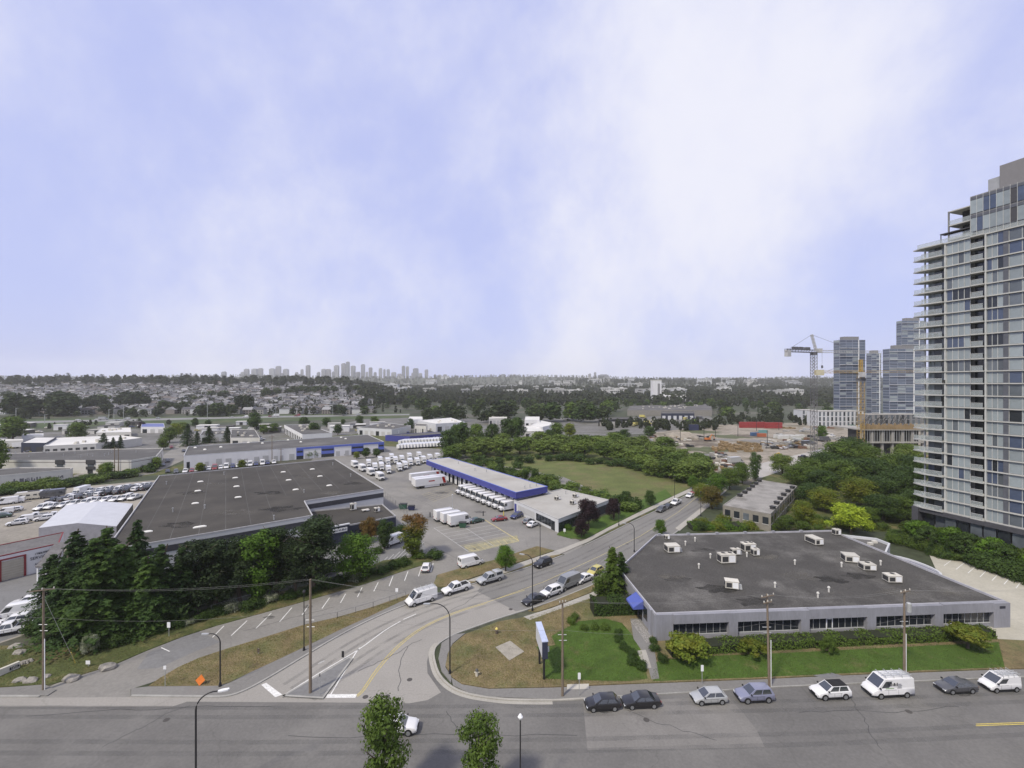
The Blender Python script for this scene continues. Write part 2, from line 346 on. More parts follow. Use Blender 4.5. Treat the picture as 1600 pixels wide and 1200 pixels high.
ground('industrial_yard', [(-300, 735), (0, 735), (250, 720), (330, 712), (600, 700), (720, 684), (760, 668), (680, 656), (540, 664), (400, 672), (330, 666), (160, 672), (-300, 690)], mat('industrial_ground', (0.14, 0.137, 0.13), var=0.2, scale=0.05, fine=0.25, fscale=0.5, world=True, col2=(0.1, 0.1, 0.08), c2scale=0.03, c2pos=(0.5, 0.62)), 0.002)
ground('industrial_yard', [(520, 664), (760, 690), (860, 682), (960, 680), (1120, 672), (1110, 648), (960, 652), (760, 655), (600, 650)], MATS['industrial_ground'], 0.006)
ground('construction_site', [(985, 690), (1100, 752), (1120, 762), (1200, 752), (1300, 720), (1440, 712), (1500, 680), (1340, 664), (1250, 660), (1120, 664), (1020, 676)], m_site, 0.012)
ground('site_road', [(1150, 750), (1200, 745), (1310, 708), (1410, 682), (1380, 680), (1290, 700), (1130, 738)], mat('site_road_concrete', (0.36, 0.345, 0.32), var=0.1, scale=0.1, fine=0.1, fscale=1, world=True), 0.016)
# the corner lawn and the office grounds
slab('corner_lawn', None, m_dry, 0.15, world=[P(*p) for p in [(696, 1041), (700, 1022), (707, 1008), (727, 992), (778, 972.5), (821, 965), (863, 951), (920, 934), (975, 915), (1010, 930), (1200, 960), (1590, 970), (1760, 962), (1760, 1045), (1570, 1046), (1330, 1055), (1180, 1062), (980, 1069.5), (863, 1074.5), (764, 1076.5), (722, 1069.5), (705, 1058)]])
slab('green_lawn', [(848, 1062), (900, 1064), (985, 1066), (1012, 1062), (1003, 1020), (985, 990), (972, 975), (945, 968), (905, 972), (880, 985), (862, 995), (868, 1010), (838, 1012), (850, 1032)], m_lawn, 0.154)
slab('green_lawn', [(1020, 1066), (1180, 1060), (1330, 1053), (1570, 1044), (1560, 1005), (1300, 1018), (1180, 1024), (1120, 1026), (1040, 1032), (1026, 1036)], m_lawn, 0.154)
slab('pavement', [(705, 1060), (722, 1071), (764, 1078), (863, 1076), (980, 1071), (1180, 1063.5), (1330, 1056.5), (1570, 1047.5), (1760, 1046), (1760, 1051), (1600, 1057.5), (1470, 1063), (1330, 1068.5), (1200, 1074), (1080, 1082), (968, 1088), (863, 1094), (764, 1090), (732, 1084), (708, 1072)], m_road2, 0.145)
slab('pavement', [(690, 1006), (710, 992.5), (727, 990.5), (707, 1007), (699, 1024), (696, 1044), (705, 1058), (705, 1068), (690, 1050), (685, 1030)], m_road2, 0.147)
slab('pavement', [(818, 965), (863, 951), (920, 929), (950, 915), (955, 921), (920, 937), (863, 957), (828, 970)], m_conc, 0.155)
slab('verge', [(825, 955), (863, 941), (920, 918), (945, 905), (950, 914), (920, 928), (863, 949.5), (840, 957)], m_dry, 0.152)
slab('footpath', [(985, 968), (1003, 968), (1020, 1000), (1030, 1062), (1018, 1063), (1006, 1022), (990, 1000)], m_road2, 0.158)
slab('footpath_step', [(995, 1018), (1009, 1017), (1018, 1045), (1008, 1047)], m_conc, 0.165)
slab('cobble_bed', [(996, 968), (1024, 1002), (1010, 1006), (985, 972)], mat('river_cobbles', (0.26, 0.25, 0.235), var=0.3, scale=4, fine=0.4, fscale=8, bump=1.0, bscale=10, world=True), 0.162)
slab('utility_pad', [(774, 1013), (797, 1003), (819, 1020), (796, 1034)], mat('pad_concrete', (0.29, 0.27, 0.23), var=0.15, scale=1, fine=0.1, world=True), 0.2)
slab('pavement', [(886, 1071), (920, 1070), (920, 1078), (886, 1079)], mat('new_concrete', (0.42, 0.4, 0.35), var=0.05, world=True), 0.158)
ground('office_parking', [(1452, 868), (1490, 873), (1600, 909), (1760, 955), (1760, 1010), (1560, 1000), (1500, 945), (1462, 890)], mat('parking_concrete', (0.4, 0.38, 0.32), var=0.08, scale=0.2, fine=0.08, fscale=3, world=True, cracks=0.12, cscale=0.07), 0.16)
slab('tower_garden', [(1090, 832), (1130, 800), (1180, 750), (1330, 700), (1500, 705), (1900, 760), (1900, 960), (1600, 905), (1480, 862), (1400, 832), (1300, 826)], m_verge, 0.1)
slab('side_walk', [(1055, 826), (1062, 830), (1110, 790), (1140, 760), (1136, 758), (1104, 787)], m_conc, 0.15)

# traffic island with its kerb and the corner's inner kerb
isl = [P(*p) for p in [(440, 1089), (546, 1027), (552, 1030), (505, 1093)]]
o = slab('traffic_island', None, m_lotd, 0.14, world=isl)
kerb('kerb', [isl[0], isl[1], isl[2], isl[3], isl[0]], -0.28, 0.0, z=0.145)
# ---- painted lines
def line(pts, w, m, z, name='lane_line'):
    return tag(ribbon(pts, -w / 2, w / 2, z).build(name, m), kind='structure')
yl = smooth_line([P(*p) for p in [(555, 1088), (566, 1078), (588, 1046), (620, 1010), (660, 980), (710, 957), (760, 941), (820, 922)]], 5)
line(yl, 0.1, m_ypaint, 0.013); 
line(smooth_line([P(*p) for p in [(558.5, 1088.5), (569.5, 1078), (592, 1046), (624, 1010), (664, 980), (714, 957.4), (760, 942.8)]], 5), 0.1, m_ypaint, 0.013)
line([P(*p) for p in [(760, 941.5), (850, 909), (935, 870), (1000, 838), (1060, 800), (1110, 760)]], 0.13, m_fypaint, 0.014)
line(smooth_line([P(*p) for p in [(442, 1087), (500, 1051), (560, 1015), (600, 986), (626, 970.5)]], 4), 0.16, m_wpaint, 0.013)
line([P(630, 968), P(650, 959.5)], 0.16, m_wpaint, 0.013)
line([P(*p) for p in [(515, 1088), (530, 1063), (556, 1020), (562, 1012)]], 0.16, m_wpaint, 0.013)
ground('stop_line', [(408, 1070), (416, 1067), (441, 1085.5), (430, 1089.5)], m_wpaint, 0.013)
ground('stop_line', [(512, 1085), (558, 1084.5), (555, 1090.5), (509, 1090.5)], m_wpaint, 0.016)
line([P(497, 1037), P(507, 1032.5)], 0.25, m_fpaint, 0.013, 'road_arrow')
for i, (a, b) in enumerate([((252, 1012), (265, 1018)), ((332, 996), (350, 978)), ((361, 993.5), (386, 970)), ((400, 982), (424, 958)), ((437, 971.5), (456, 949.5)), ((472, 961), (484, 944)), ((503, 951), (515, 934)), ((532, 942), (540, 928)), ((558.5, 933), (566, 917.5)), ((584, 924), (591, 910)), ((608, 916), (614, 900)), ((632, 907.5), (637.5, 893)), ((654, 900.5), (658, 887)), ((673, 894), (677, 880))]):
    line([P(*a), P(*b)], 0.15, m_wpaint, 0.02, 'bay_line')
for i in range(7):
    line([P(590 + i * 9, 886 - i * 3.4), P(606 + i * 9.5, 870 - i * 4)], 0.14, m_fpaint, 0.018, 'bay_line')
# marked bays and hatching in the delivery lot
def lerp(a, b, t): return (a[0] + (b[0] - a[0]) * t, a[1] + (b[1] - a[1]) * t)
qa, qb, qc, qd = (678, 825), (757, 812), (811, 845), (732, 862)
for i in range(9):
    t = i / 8
    line([P(*lerp(qa, qd, t)), P(*lerp(qb, qc, t))], 0.13, m_fpaint if i < 6 else m_fypaint, 0.012, 'bay_line')
for t in (0.0, 0.5):
    line([P(*lerp(qa, qb, t)), P(*lerp(qd, qc, t))], 0.13, m_fpaint, 0.016, 'bay_line')
line([P(*qb), P(*qc)], 0.3, m_fypaint, 0.016, 'bay_line')
ground('hatched_bay', [(723, 853), (735, 851), (808, 836), (811, 846), (745, 862), (734, 862)], mat('worn_yellow_hatching', (0.25, 0.235, 0.16), var=0.25, scale=0.4, fine=0.3, fscale=3, world=True), 0.009)
for i in range(9):
    line([P(*lerp((726, 854), (806, 838), i / 8)), P(*lerp((740, 862), (811, 846), i / 8))], 0.12, m_fypaint, 0.014, 'hatch_line')
for i in range(6):
    line([P(*lerp((658, 773), (676, 784), i / 5)), P(*lerp((700, 762), (712, 771), i / 5))], 0.14, m_fypaint, 0.012, 'bay_line')
for i in range(9):
    line([P(*lerp((588, 741), (640, 728), i / 8)), P(*lerp((582, 735), (632, 722), i / 8))], 0.13, m_fypaint, 0.012, 'bay_line')
for i in range(9):
    a = lerp((1475, 885), (1600, 924), i / 8 * 1.2); b = lerp((1490, 874), (1612, 908), i / 8 * 1.2)
    line([P(*a), P(*b)], 0.14, m_wpaint, 0.17, 'bay_line')
line([PD(1525, 53.5), PD(1640, 53.9), PD(1800, 54.6)], 0.12, m_ypaint, 0.02)
line([PD(1525, 53.25), PD(1640, 53.65), PD(1800, 54.35)], 0.12, m_ypaint, 0.02)
ground('driveway_patch', [(1270, 1057), (1300, 1053), (1318, 1058), (1290, 1062)], m_lotd, 0.162)
# highway on the far side of the yards
ground('highway', None, mat('highway_asphalt', (0.2, 0.2, 0.195), var=0.08, world=True), 0.05, world=[PD(-150, 425), PD(0, 455), PD(400, 535), PD(640, 585), PD(640, 610), PD(400, 565), PD(0, 482), PD(-150, 452)])
ground('highway_verge', None, mat('highway_grass', (0.045, 0.07, 0.018), var=0.25, scale=0.05, world=True, col2=(0.075, 0.08, 0.035), c2scale=0.02), 0.03, world=[PD(-150, 385), PD(0, 405), PD(400, 480), PD(640, 540), PD(640, 625), PD(400, 590), PD(0, 505), PD(-150, 470)])

# wear in the carriageways: tyre tracks, sealed cracks, covers
def worn(name, col, lo=0.45, hi=0.62, sc=0.5, amt=0.5):
    m = mat(name, col, rough=0.85, var=0.1, world=True); n, l = m.node_tree.nodes, m.node_tree.links
    g = n.new('ShaderNodeNewGeometry'); t = n.new('ShaderNodeTexNoise'); t.inputs['Scale'].default_value = sc; t.inputs['Detail'].default_value = 6; l.new(g.outputs['Position'], t.inputs['Vector'])
    r = n.new('ShaderNodeMapRange'); r.inputs['From Min'].default_value = lo; r.inputs['From Max'].default_value = hi; r.inputs['To Max'].default_value = amt; l.new(t.outputs['Fac'], r.inputs['Value'])
    tr = n.new('ShaderNodeBsdfTransparent'); mx = n.new('ShaderNodeMixShader'); l.new(r.outputs['Result'], mx.inputs['Fac']); l.new(tr.outputs['BSDF'], mx.inputs[1]); l.new(n['Principled BSDF'].outputs['BSDF'], mx.inputs[2]); l.new(mx.outputs['Shader'], n['Material Output'].inputs['Surface']); return m
m_tyre = worn('tyre_polish', (0.13, 0.13, 0.13), 0.3, 0.6, 0.35, 0.22); m_tar = mat('tar_sealant', (0.05, 0.05, 0.052), rough=0.6, world=True); m_oil = worn('oil_stain', (0.07, 0.07, 0.07), 0.35, 0.6, 0.8)
lane = cut(LKs, (422, 1059), (1100, 759))
for o_ in (-2.9, -4.5, -7.3, -8.9): tag(ribbon(lane, o_ - 0.3, o_ + 0.3, 0.0115).build('tyre_track', m_tyre), kind='structure')
for D_ in (56.4, 54.8, 51.0, 49.4): tag(ribbon([PD(-300, D_), PD(400, D_ - 0.2), PD(900, D_ + 0.2), PD(1300, D_ + 1.2), PD(1750, D_ + 3.2)], -0.33, 0.33, 0.019).build('tyre_track', m_tyre), kind='structure')
wr = random.Random(5)
def snake(x0, y0, x1, y1, w=0.07, z=0.021):
    a, b = P(x0, y0), P(x1, y1); n = 14; d = (b - a).normalized(); nn = Vector((-d.y, d.x, 0)); off = 0; pts = []
    for k in range(n + 1): off += wr.uniform(-0.28, 0.28); pts.append(a.lerp(b, k / n) + nn * off)
    tag(ribbon(pts, -w / 2, w / 2, z).build('sealed_crack', m_tar), kind='structure')
for q in [(40, 1120, 420, 1112), (450, 1150, 900, 1140), (160, 1170, 300, 1108), (700, 1110, 760, 1180), (1250, 1115, 1500, 1105), (1330, 1090, 1370, 1170), (980, 1110, 1120, 1150), (560, 1050, 660, 1000), (620, 1080, 640, 1010), (700, 960, 760, 925), (860, 895, 920, 890), (560, 760, 660, 790), (650, 840, 720, 880), (620, 765, 700, 800), (380, 985, 520, 945), (880, 925, 960, 860)]:
    snake(*q)
def cover(px, py, r=0.36, z=0.022):
    p = P(px, py, 0); tag(MB().tube([(p.x, p.y, 0), (p.x, p.y, z)], r, 16).build('manhole_cover', mat('cast_iron', (0.07, 0.065, 0.06), rough=0.6, var=0.2, scale=6)), kind='structure')
for q in [(571, 1089), (605, 1088), (640, 1062), (798, 952), (1010, 1125), (260, 1125), (1420, 1112), (742, 858), (980, 850), (680, 780)]: cover(*q)
for (x, y, rx) in [(1310, 1088, 1.2), (1100, 1098, 0.9), (945, 1108, 1.1), (700, 800, 2.0), (690, 770, 2.4), (750, 800, 1.8), (830, 870, 1.0), (420, 965, 0.9), (480, 948, 0.9), (560, 925, 0.9), (730, 1000, 1.0), (1500, 1082, 1.1)]:
    p = P(x, y); tag(MB().sheet([(p.x + rx * (1 + 0.25 * math.sin(k * 2.1)) * math.cos(k * 0.45), p.y + rx * 0.7 * math.sin(k * 0.45)) for k in range(14)], 0.0235).build('oil_stain', m_oil), kind='structure')

for i in range(26):
    p = P(wr.uniform(1010, 1330), wr.uniform(668, 712)); rx = wr.uniform(5, 16)
    tag(MB().sheet([(p.x + rx * (1 + 0.3 * math.sin(k * 1.9 + i)) * math.cos(k * 0.4), p.y + rx * 0.8 * (1 + 0.3 * math.cos(k * 2.3)) * math.sin(k * 0.4)) for k in range(16)], 0.014 + 0.0012 * (i % 2) + 0.0001 * i).build('churned_ground', [mat('churned_soil', (0.12, 0.1, 0.075), var=0.3, scale=0.2, fine=0.3, fscale=1, world=True), mat('wet_gravel', (0.17, 0.165, 0.155), var=0.2, scale=0.2, fine=0.3, fscale=1, world=True), mat('weedy_ground', (0.08, 0.09, 0.04), var=0.3, scale=0.2, world=True)][i % 3]), kind='structure')
# ------------------------------------------------------------------ buildings: tools
class Thing:
    """an Empty at the base of a thing; parts are given in world coordinates"""
    def __init__(s, name, loc, label, cat, group=None):
        s.o = empty(name, loc); s.loc = Vector(loc); tag(s.o, label, cat, group)
    def part(s, name, mb, mats, parent=None, smooth=None, kind=None):
        l = s.loc
        mb.v = [(v[0] - l.x, v[1] - l.y, v[2] - l.z) for v in mb.v]
        o = mb.build(name, mats, parent or s.o, smooth)
        if kind: o['kind'] = kind
        return o
    def copy(s, src, name, loc, rz=0.0, parent=None):       # an alike piece sharing mesh data
        o = link(name, src, parent or s.o); o.location = Vector(loc) - s.loc; o.rotation_euler = (0, 0, rz); return o
def ccw(poly):
    poly = [Vector((p[0], p[1])) for p in poly]
    a = sum(poly[i].x * poly[(i + 1) % len(poly)].y - poly[(i + 1) % len(poly)].x * poly[i].y for i in range(len(poly)))
    return poly if a > 0 else poly[::-1]
def inset(poly, d):
    poly = ccw(poly); n = len(poly); out = []
    for i in range(n):
        a, b, c = poly[i - 1], poly[i], poly[(i + 1) % n]
        n1 = (b - a).normalized(); n2 = (c - b).normalized(); n1, n2 = Vector((-n1.y, n1.x)), Vector((-n2.y, n2.x))
        m = (n1 + n2); m = m / max(0.4, m.dot(n1)) if m.length > 0.1 else n1
        out.append(b + m * d)
    return out
def ring(poly, d0, d1, z0, z1, mi=0):
    a, b = inset(poly, d0), inset(poly, d1); n = len(a); m = MB()
    rings = [[(*a[i % n], z0), (*a[i % n], z1), (*b[i % n], z1), (*b[i % n], z0)] for i in range(n + 1)]
    return m.loft(rings, mi, caps=False)
def band(poly, z0, z1, d=0.0):
    """outer wall faces only, between two heights, pushed out by d"""
    p = inset(poly, -d) if d else ccw(poly); n = len(p)
    return MB().add([(*q, z0) for q in p] + [(*q, z1) for q in p], [(i, (i + 1) % n, n + (i + 1) % n, n + i) for i in range(n)])
def wbox(mb, p0, p1, s0, s1, z0, z1, d0, d1, mi=0):
    """box on the wall from p0 to p1 (plan): s along it in metres, d outward towards the camera side"""
    a, b = Vector((p0[0], p0[1])), Vector((p1[0], p1[1])); t = (b - a).normalized(); n = Vector((t.y, -t.x))
    if n.dot(-(a + b)) < 0: n = -n
    c = [a + t * s + n * d for s, d in ((s0, d0), (s1, d0), (s1, d1), (s0, d1))]
    q = MB().prism(c, z0, z1, bottom=True); return mb.add(q.v, q.f, mi)
def flen(a, b): return (Vector((a[0], a[1])) - Vector((b[0], b[1]))).length
def centroid(poly): return Vector((sum(p[0] for p in poly) / len(poly), sum(p[1] for p in poly) / len(poly), 0))

m_roofd = mat('dark_torch_on_roof', (0.05, 0.046, 0.04), rough=0.9, var=0.18, scale=0.12, fine=0.12, fscale=3, world=True, col2=(0.072, 0.066, 0.056), c2scale=0.08, c2pos=(0.45, 0.75))
m_roofg = mat('gravel_ballast_roof', (0.066, 0.063, 0.059), rough=0.95, var=0.15, scale=0.2, fine=0.35, fscale=5.0, world=True, col2=(0.125, 0.12, 0.112), c2scale=0.1, c2pos=(0.5, 0.72), bump=0.5, bscale=5)
m_rooflight = mat('pale_membrane_roof', (0.36, 0.35, 0.325), rough=0.85, var=0.1, scale=0.1, fine=0.06, fscale=3, world=True, col2=(0.28, 0.26, 0.23), c2scale=0.06, c2pos=(0.52, 0.75))
m_roofgrey = mat('grey_roof', (0.085, 0.083, 0.08), rough=0.9, var=0.15, scale=0.08, fine=0.1, fscale=2, world=True, col2=(0.13, 0.126, 0.12), c2scale=0.05)
m_rooftown = mat('weathered_pale_roof', (0.25, 0.24, 0.225), rough=0.9, var=0.2, scale=0.25, fine=0.12, fscale=3, world=True, col2=(0.14, 0.132, 0.12), c2scale=0.15, c2pos=(0.5, 0.68))
m_wgrey = mat('lavender_grey_wall', (0.235, 0.238, 0.265), rough=0.8, var=0.12, scale=0.5, fine=0.05, fscale=4, world=True, stretch=(1, 1, 0.25))
m_wwhite = mat('white_wall', (0.62, 0.62, 0.63), rough=0.75, var=0.06, scale=0.3, world=True, stretch=(1, 1, 0.4))
m_woff = mat('offwhite_wall', (0.52, 0.51, 0.48), rough=0.8, var=0.08, scale=0.3, world=True)
m_wpale = mat('pale_grey_wall', (0.5, 0.51, 0.53), rough=0.75, var=0.06, scale=0.3, world=True)
m_wdark = mat('charcoal_band', (0.05, 0.052, 0.062), rough=0.7, var=0.08, world=True)
m_navy = mat('navy_wall', (0.03, 0.036, 0.06), rough=0.7, var=0.1, world=True)
m_blue = mat('royal_blue_metal', (0.05, 0.055, 0.23), rough=0.5, var=0.08, scale=0.3, world=True)
m_bluel = mat('mid_blue_metal', (0.1, 0.14, 0.45), rough=0.5, var=0.06, world=True)
m_red = mat('dark_red_trim', (0.2, 0.03, 0.035), rough=0.6, var=0.1)
m_door = mat('roller_door_beige', (0.36, 0.33, 0.27), rough=0.7, var=0.06, world=True)
m_doorg = mat('roller_door_grey', (0.4, 0.4, 0.4), rough=0.7, var=0.08, world=True)
m_unit = mat('painted_sheet_metal', (0.5, 0.48, 0.43), rough=0.6, var=0.1, scale=1.5, orand=0.12)
m_vent = mat('dark_louvre', (0.04, 0.04, 0.042), rough=0.7)

def flat_building(name, label, roof, z, wall, roofm, par=0.35, coping=None, cat='building', base=0.0, group=None):
    poly = ccw(roof); t = Thing(name, centroid(poly) + Vector((0, 0, base)), label, cat, group)
    w = t.part('wall', band(poly, base, z), wall)
    r = t.part('roof', MB().sheet(inset(poly, 0.1), z - par), roofm)
    t.part('coping', ring(poly, -0.03, 0.18, z - par - 0.05, z + 0.05), coping or wall, parent=None)
    t.poly = poly; t.roof = r; t.wall = w
    return t

# ------------------------------------------------------------------ A: the dark-roofed warehouse
ZW = 7.2
Wp = [P(*p, ZW) for p in [(248.7, 743), (523, 717), (599, 764), (476, 782.5), (488.7, 805)]]
dF = (Wp[4] - P(300, 837, ZW)); dL = (P(187.5, 827, ZW) - Wp[0])
den = dF.x * dL.y - dF.y * dL.x; r0 = Wp[0] - Wp[4]; s_ = (r0.x * dL.y - r0.y * dL.x) / den
Wp.append(Wp[4] + dF * s_)
wh = flat_building('warehouse', 'large dark flat-roofed warehouse with white skylights and a charcoal wall band', Wp, ZW, m_wpale, m_roofd, par=0.25, coping=mat('warehouse_coping', (0.4, 0.4, 0.41), world=True))
wh.part('wall_band', band(Wp, ZW - 2.5, ZW - 1.15, 0.06), m_wdark)
wh.part('wall_base_band', band(Wp, 0.1, 1.2, 0.05), mat('grey_wall_base', (0.2, 0.2, 0.21), world=True))
sk = MB(); sk.box(0, 0, 0, 2.7, 1.35, 0.25); sk.loft([[(-1.25, -0.6, 0.25), (1.25, -0.6, 0.25), (1.25, 0.6, 0.25), (-1.25, 0.6, 0.25)], [(-1.05, -0.42, 0.5), (1.05, -0.42, 0.5), (1.05, 0.42, 0.5), (-1.05, 0.42, 0.5)], [(-0.7, -0.2, 0.62), (0.7, -0.2, 0.62), (0.7, 0.2, 0.62), (-0.7, 0.2, 0.62)]])
skm = sk.mesh('skylight', mat('milky_acrylic', (0.72, 0.71, 0.66), rough=0.35, var=0.06, spec=0.5), 35)
for (x, y) in [(313, 753), (309, 767.5), (305, 787), (367.5, 747), (369.5, 760.5), (372, 777.5), (442.5, 738), (451, 750.5), (462, 765.5), (488, 733.5), (500, 744.5), (514.5, 759), (227, 832), (312, 824)]:
    p = P(x, y, ZW - 0.25); q = wh.copy(skm, 'skylight', p, math.radians(37)); q.scale = (0.62, 0.5, 0.6)
    if y > 820: q.scale = (0.95, 0.5, 0.6)
pv = MB().tube([(0, 0, 0), (0, 0, 0.9)], 0.12, 7); pv.tube([(0, 0, 0.9), (0, 0, 1.1)], 0.2, 7); pvm = pv.mesh('vent_pipe', m_galv)
for (x, y) in [(260, 757), (350, 742), (475, 770), (428, 812), (320, 795), (520, 727), (548, 745), (270, 800)]:
    wh.copy(pvm, 'vent_pipe', P(x, y, ZW - 0.25))
# a low seam pattern over the roof and the lower office wing with its sign
an_z = 4.2
An = [P(597.5, 787.5, an_z), P(618.7, 806, an_z), P(505, 828, an_z), P(489, 812, an_z + 0.2), Wp[3] + Vector((0.6, 0.2, 0))]
an = flat_building('warehouse_office', 'low navy office wing in front of the dark warehouse with a white sign board', An, an_z, m_navy, m_roofd, par=0.25, coping=mat('grey_coping', (0.35, 0.35, 0.36)))
a0, a1 = An[2], An[1]
wv = MB(); wbox(wv, a0, a1, 6.6, 7.4, 0.2, 2.6, 0.0, 0.06); an.part('door', wv, m_glass)
for i in range(6):
    wv = MB(); wbox(wv, a0, a1, 8.0 + i * 1.35, 9.2 + i * 1.35, 1.0, 2.6, 0.0, 0.05); an.part('window', wv, m_glass)
fz = MB(); wbox(fz, a0, a1, -0.3, 6.2, 0.1, an_z + 0.35, 0.25, 0.7); an.part('entrance_portal', fz, m_navy)
fz = MB(); wbox(fz, a0, a1, -0.4, 6.3, an_z + 0.35, an_z + 0.6, 0.15, 0.8); an.part('portal_coping', fz, m_wpale)
sb = Thing('sign_board', a0, 'white sign board with dark lettering on the navy office wing', 'sign')
bm_ = MB(); wbox(bm_, a0, a1, 2.0, 5.6, an_z - 1.15, an_z - 0.15, 0.72, 0.8); sb.part('panel', bm_, m_white)
rng = random.Random(3)
def lettering(t, p0, p1, s, z, hgt, d, n, m, name='lettering', wid=0.62, seed=1):
    """small raised strokes that read as a line of lettering seen from afar"""
    r = random.Random(seed); mb = MB(); x = s
    for i in range(n):
        w = hgt * wid * r.uniform(0.75, 1.1)
        wbox(mb, p0, p1, x, x + w * 0.28, z, z + hgt * r.choice((1, 1, 0.7)), d, d + 0.02)
        if r.random() < 0.75: wbox(mb, p0, p1, x + w * 0.28, x + w * 0.8, z + hgt * r.choice((0.0, 0.45, 0.8)), z + hgt * r.choice((0.2, 0.62, 1.0)) if False else z + hgt * 0.2 + hgt * r.choice((0, 0.4, 0.75)), d, d + 0.018)
        if r.random() < 0.6: wbox(mb, p0, p1, x + w * 0.6, x + w * 0.85, z, z + hgt * r.choice((1, 0.65)), d, d + 0.016)
        x += w * 1.12
    return t.part(name, mb, m, kind='stuff')
def text_part(t, p0, p1, s, z, size, d, body, m, name='lettering', sx=1.0):
    """real characters on a wall, facing the camera side"""
    cu = bpy.data.curves.new(name, 'FONT'); cu.body = body; cu.size = size; cu.extrude = 0.012
    tmp = bpy.data.objects.new('tmp_text', cu); C.objects.link(tmp)
    bpy.context.view_layer.update(); me = bpy.data.meshes.new_from_object(tmp.evaluated_get(bpy.context.evaluated_depsgraph_get()))
    bpy.data.objects.remove(tmp); bpy.data.curves.remove(cu)
    a, b = Vector((p0[0], p0[1])), Vector((p1[0], p1[1])); tt = (b - a).normalized(); n = Vector((tt.y, -tt.x))
    if n.dot(-(a + b)) < 0: n = -n
    if Vector((tt.x, tt.y)).cross(Vector((n.x, n.y))) > 0: a, tt = b, -tt        # text must read left to right from outside
    for v in me.vertices:
        q = a + tt * (s + v.co.x * sx) + n * (d + v.co.z); v.co = Vector((q.x, q.y, z + v.co.y)) - t.loc
    me.materials.clear(); me.materials.append(m)
    return link(name, me, t.o)
m_ink = mat('dark_ink', (0.03, 0.032, 0.045), rough=0.6)
lettering(sb, a0, a1, 2.85, an_z - 0.85, 0.5, 0.81, 8, m_ink, 'lettering', 0.6, 12)
lg = MB(); wbox(lg, a0, a1, 2.25, 2.7, an_z - 0.9, an_z - 0.45, 0.8, 0.825); sb.part('emblem', lg, m_ink)

# rooftop plant, each unit a thing of its own
def hvac(label, px, py, z, sx, sy, sz, rz, fans=1, group=None, m=None, duct=False):
    p = P(px, py, z); t = Thing('rooftop_unit', p, label, 'air conditioner', group); t.o.rotation_euler = (0, 0, 0)
    def loc(x, y): c, q = math.cos(rz), math.sin(rz); return (p.x + x * c - y * q, p.y + x * q + y * c)
    b = MB(); b.box(p.x, p.y, z + 0.22, sx, sy, sz, rz); t.part('cabinet', b, m or m_unit)
    for s in (-1, 1):
        b = MB(); b.box(*loc(s * sx * 0.38, 0), z, 0.16, sy * 0.94, 0.22, rz); t.part('skid', b, m_vent)
    lv = t.part
    b = MB(); b.box(*loc(-sx / 2, 0), z + 0.22 + sz * 0.12, 0.03, sy * 0.86, sz * 0.74, rz); t.part('louvre', b, m_vent)
    b = MB(); b.box(*loc(sx * -0.22, -sy / 2), z + 0.22 + sz * 0.15, sx * 0.4, 0.03, sz * 0.66, rz); t.part('louvre', b, m_vent)
    b = MB(); b.box(*loc(sx * 0.24, -sy / 2), z + 0.22 + sz * 0.1, sx * 0.4, 0.025, sz * 0.8, rz); t.part('access_panel', b, m_white)
    b = MB(); b.box(p.x, p.y, z + 0.22 + sz, sx * 1.03, sy * 1.03, 0.06, rz); lid = t.part('lid', b, m_unit)
    for i in range(fans):
        fx = (i - (fans - 1) / 2) * sx * 0.45
        q = loc(fx, 0); b = MB().tube([(*q, z + sz + 0.2), (*q, z + sz + 0.42)], [min(sx, sy) * 0.33, min(sx, sy) * 0.3], 12); f = t.part('fan_shroud', b, m_unit)
        b = MB().tube([(*q, z + sz + 0.3), (*q, z + sz + 0.43)], min(sx, sy) * 0.25, 12); t.part('fan', b, m_vent, parent=f)
    if duct:
        b = MB(); b.box(*loc(sx * 0.62, 0), z + 0.1, sx * 0.3, sy * 0.5, sz * 0.6, rz, top=0.7); t.part('duct', b, m_galv)
    return t
for (lab, x, y, sx, sz, fans) in [('grey cooling unit on the roof of the navy office wing beside the wall', 552, 797, 1.6, 1.7, 1), ('small pale unit near the far corner of the navy office wing roof', 589, 800, 1.4, 1.0, 1), ('low flat unit in the middle of the navy office wing roof', 571, 799, 1.9, 0.25, 0)]:
    hvac(lab, x, y, an_z - 0.25, sx, 1.2, sz, math.radians(37), fans)

# ------------------------------------------------------------------ B: the office building with the gravel roof
ZO = 4.15
Op = [P(*p, ZO) for p in [(1023.8, 958.6), (1570.5, 938.8), (1500, 905), (1300, 828.5), (1024.6, 835.4), (966.6, 887.8)]]
Op[2] = Op[1].lerp(Op[3], 0.45)
of = flat_building('office_building', 'single-storey lavender grey office building under a dark gravel roof', Op, ZO, m_wgrey, m_roofg, par=0.3, coping=mat('pale_coping', (0.36, 0.36, 0.39), world=True))
o0, o1 = Op[0], Op[1]; Lw = flen(o0, o1)
bays = []
for (xa, xb) in [(1050, 1135), (1149, 1247), (1260, 1349), (1363, 1454), (1467, 1545)]:
    def s_at(x):
        d = o1 - o0; k = (x - 800) / F
        return (k * o0.y - o0.x) / (d.x - k * d.y) * Lw
    bays.append((s_at(xa), s_at(xb)))
zb0, zb1 = 0.75, 2.75
pr = MB()
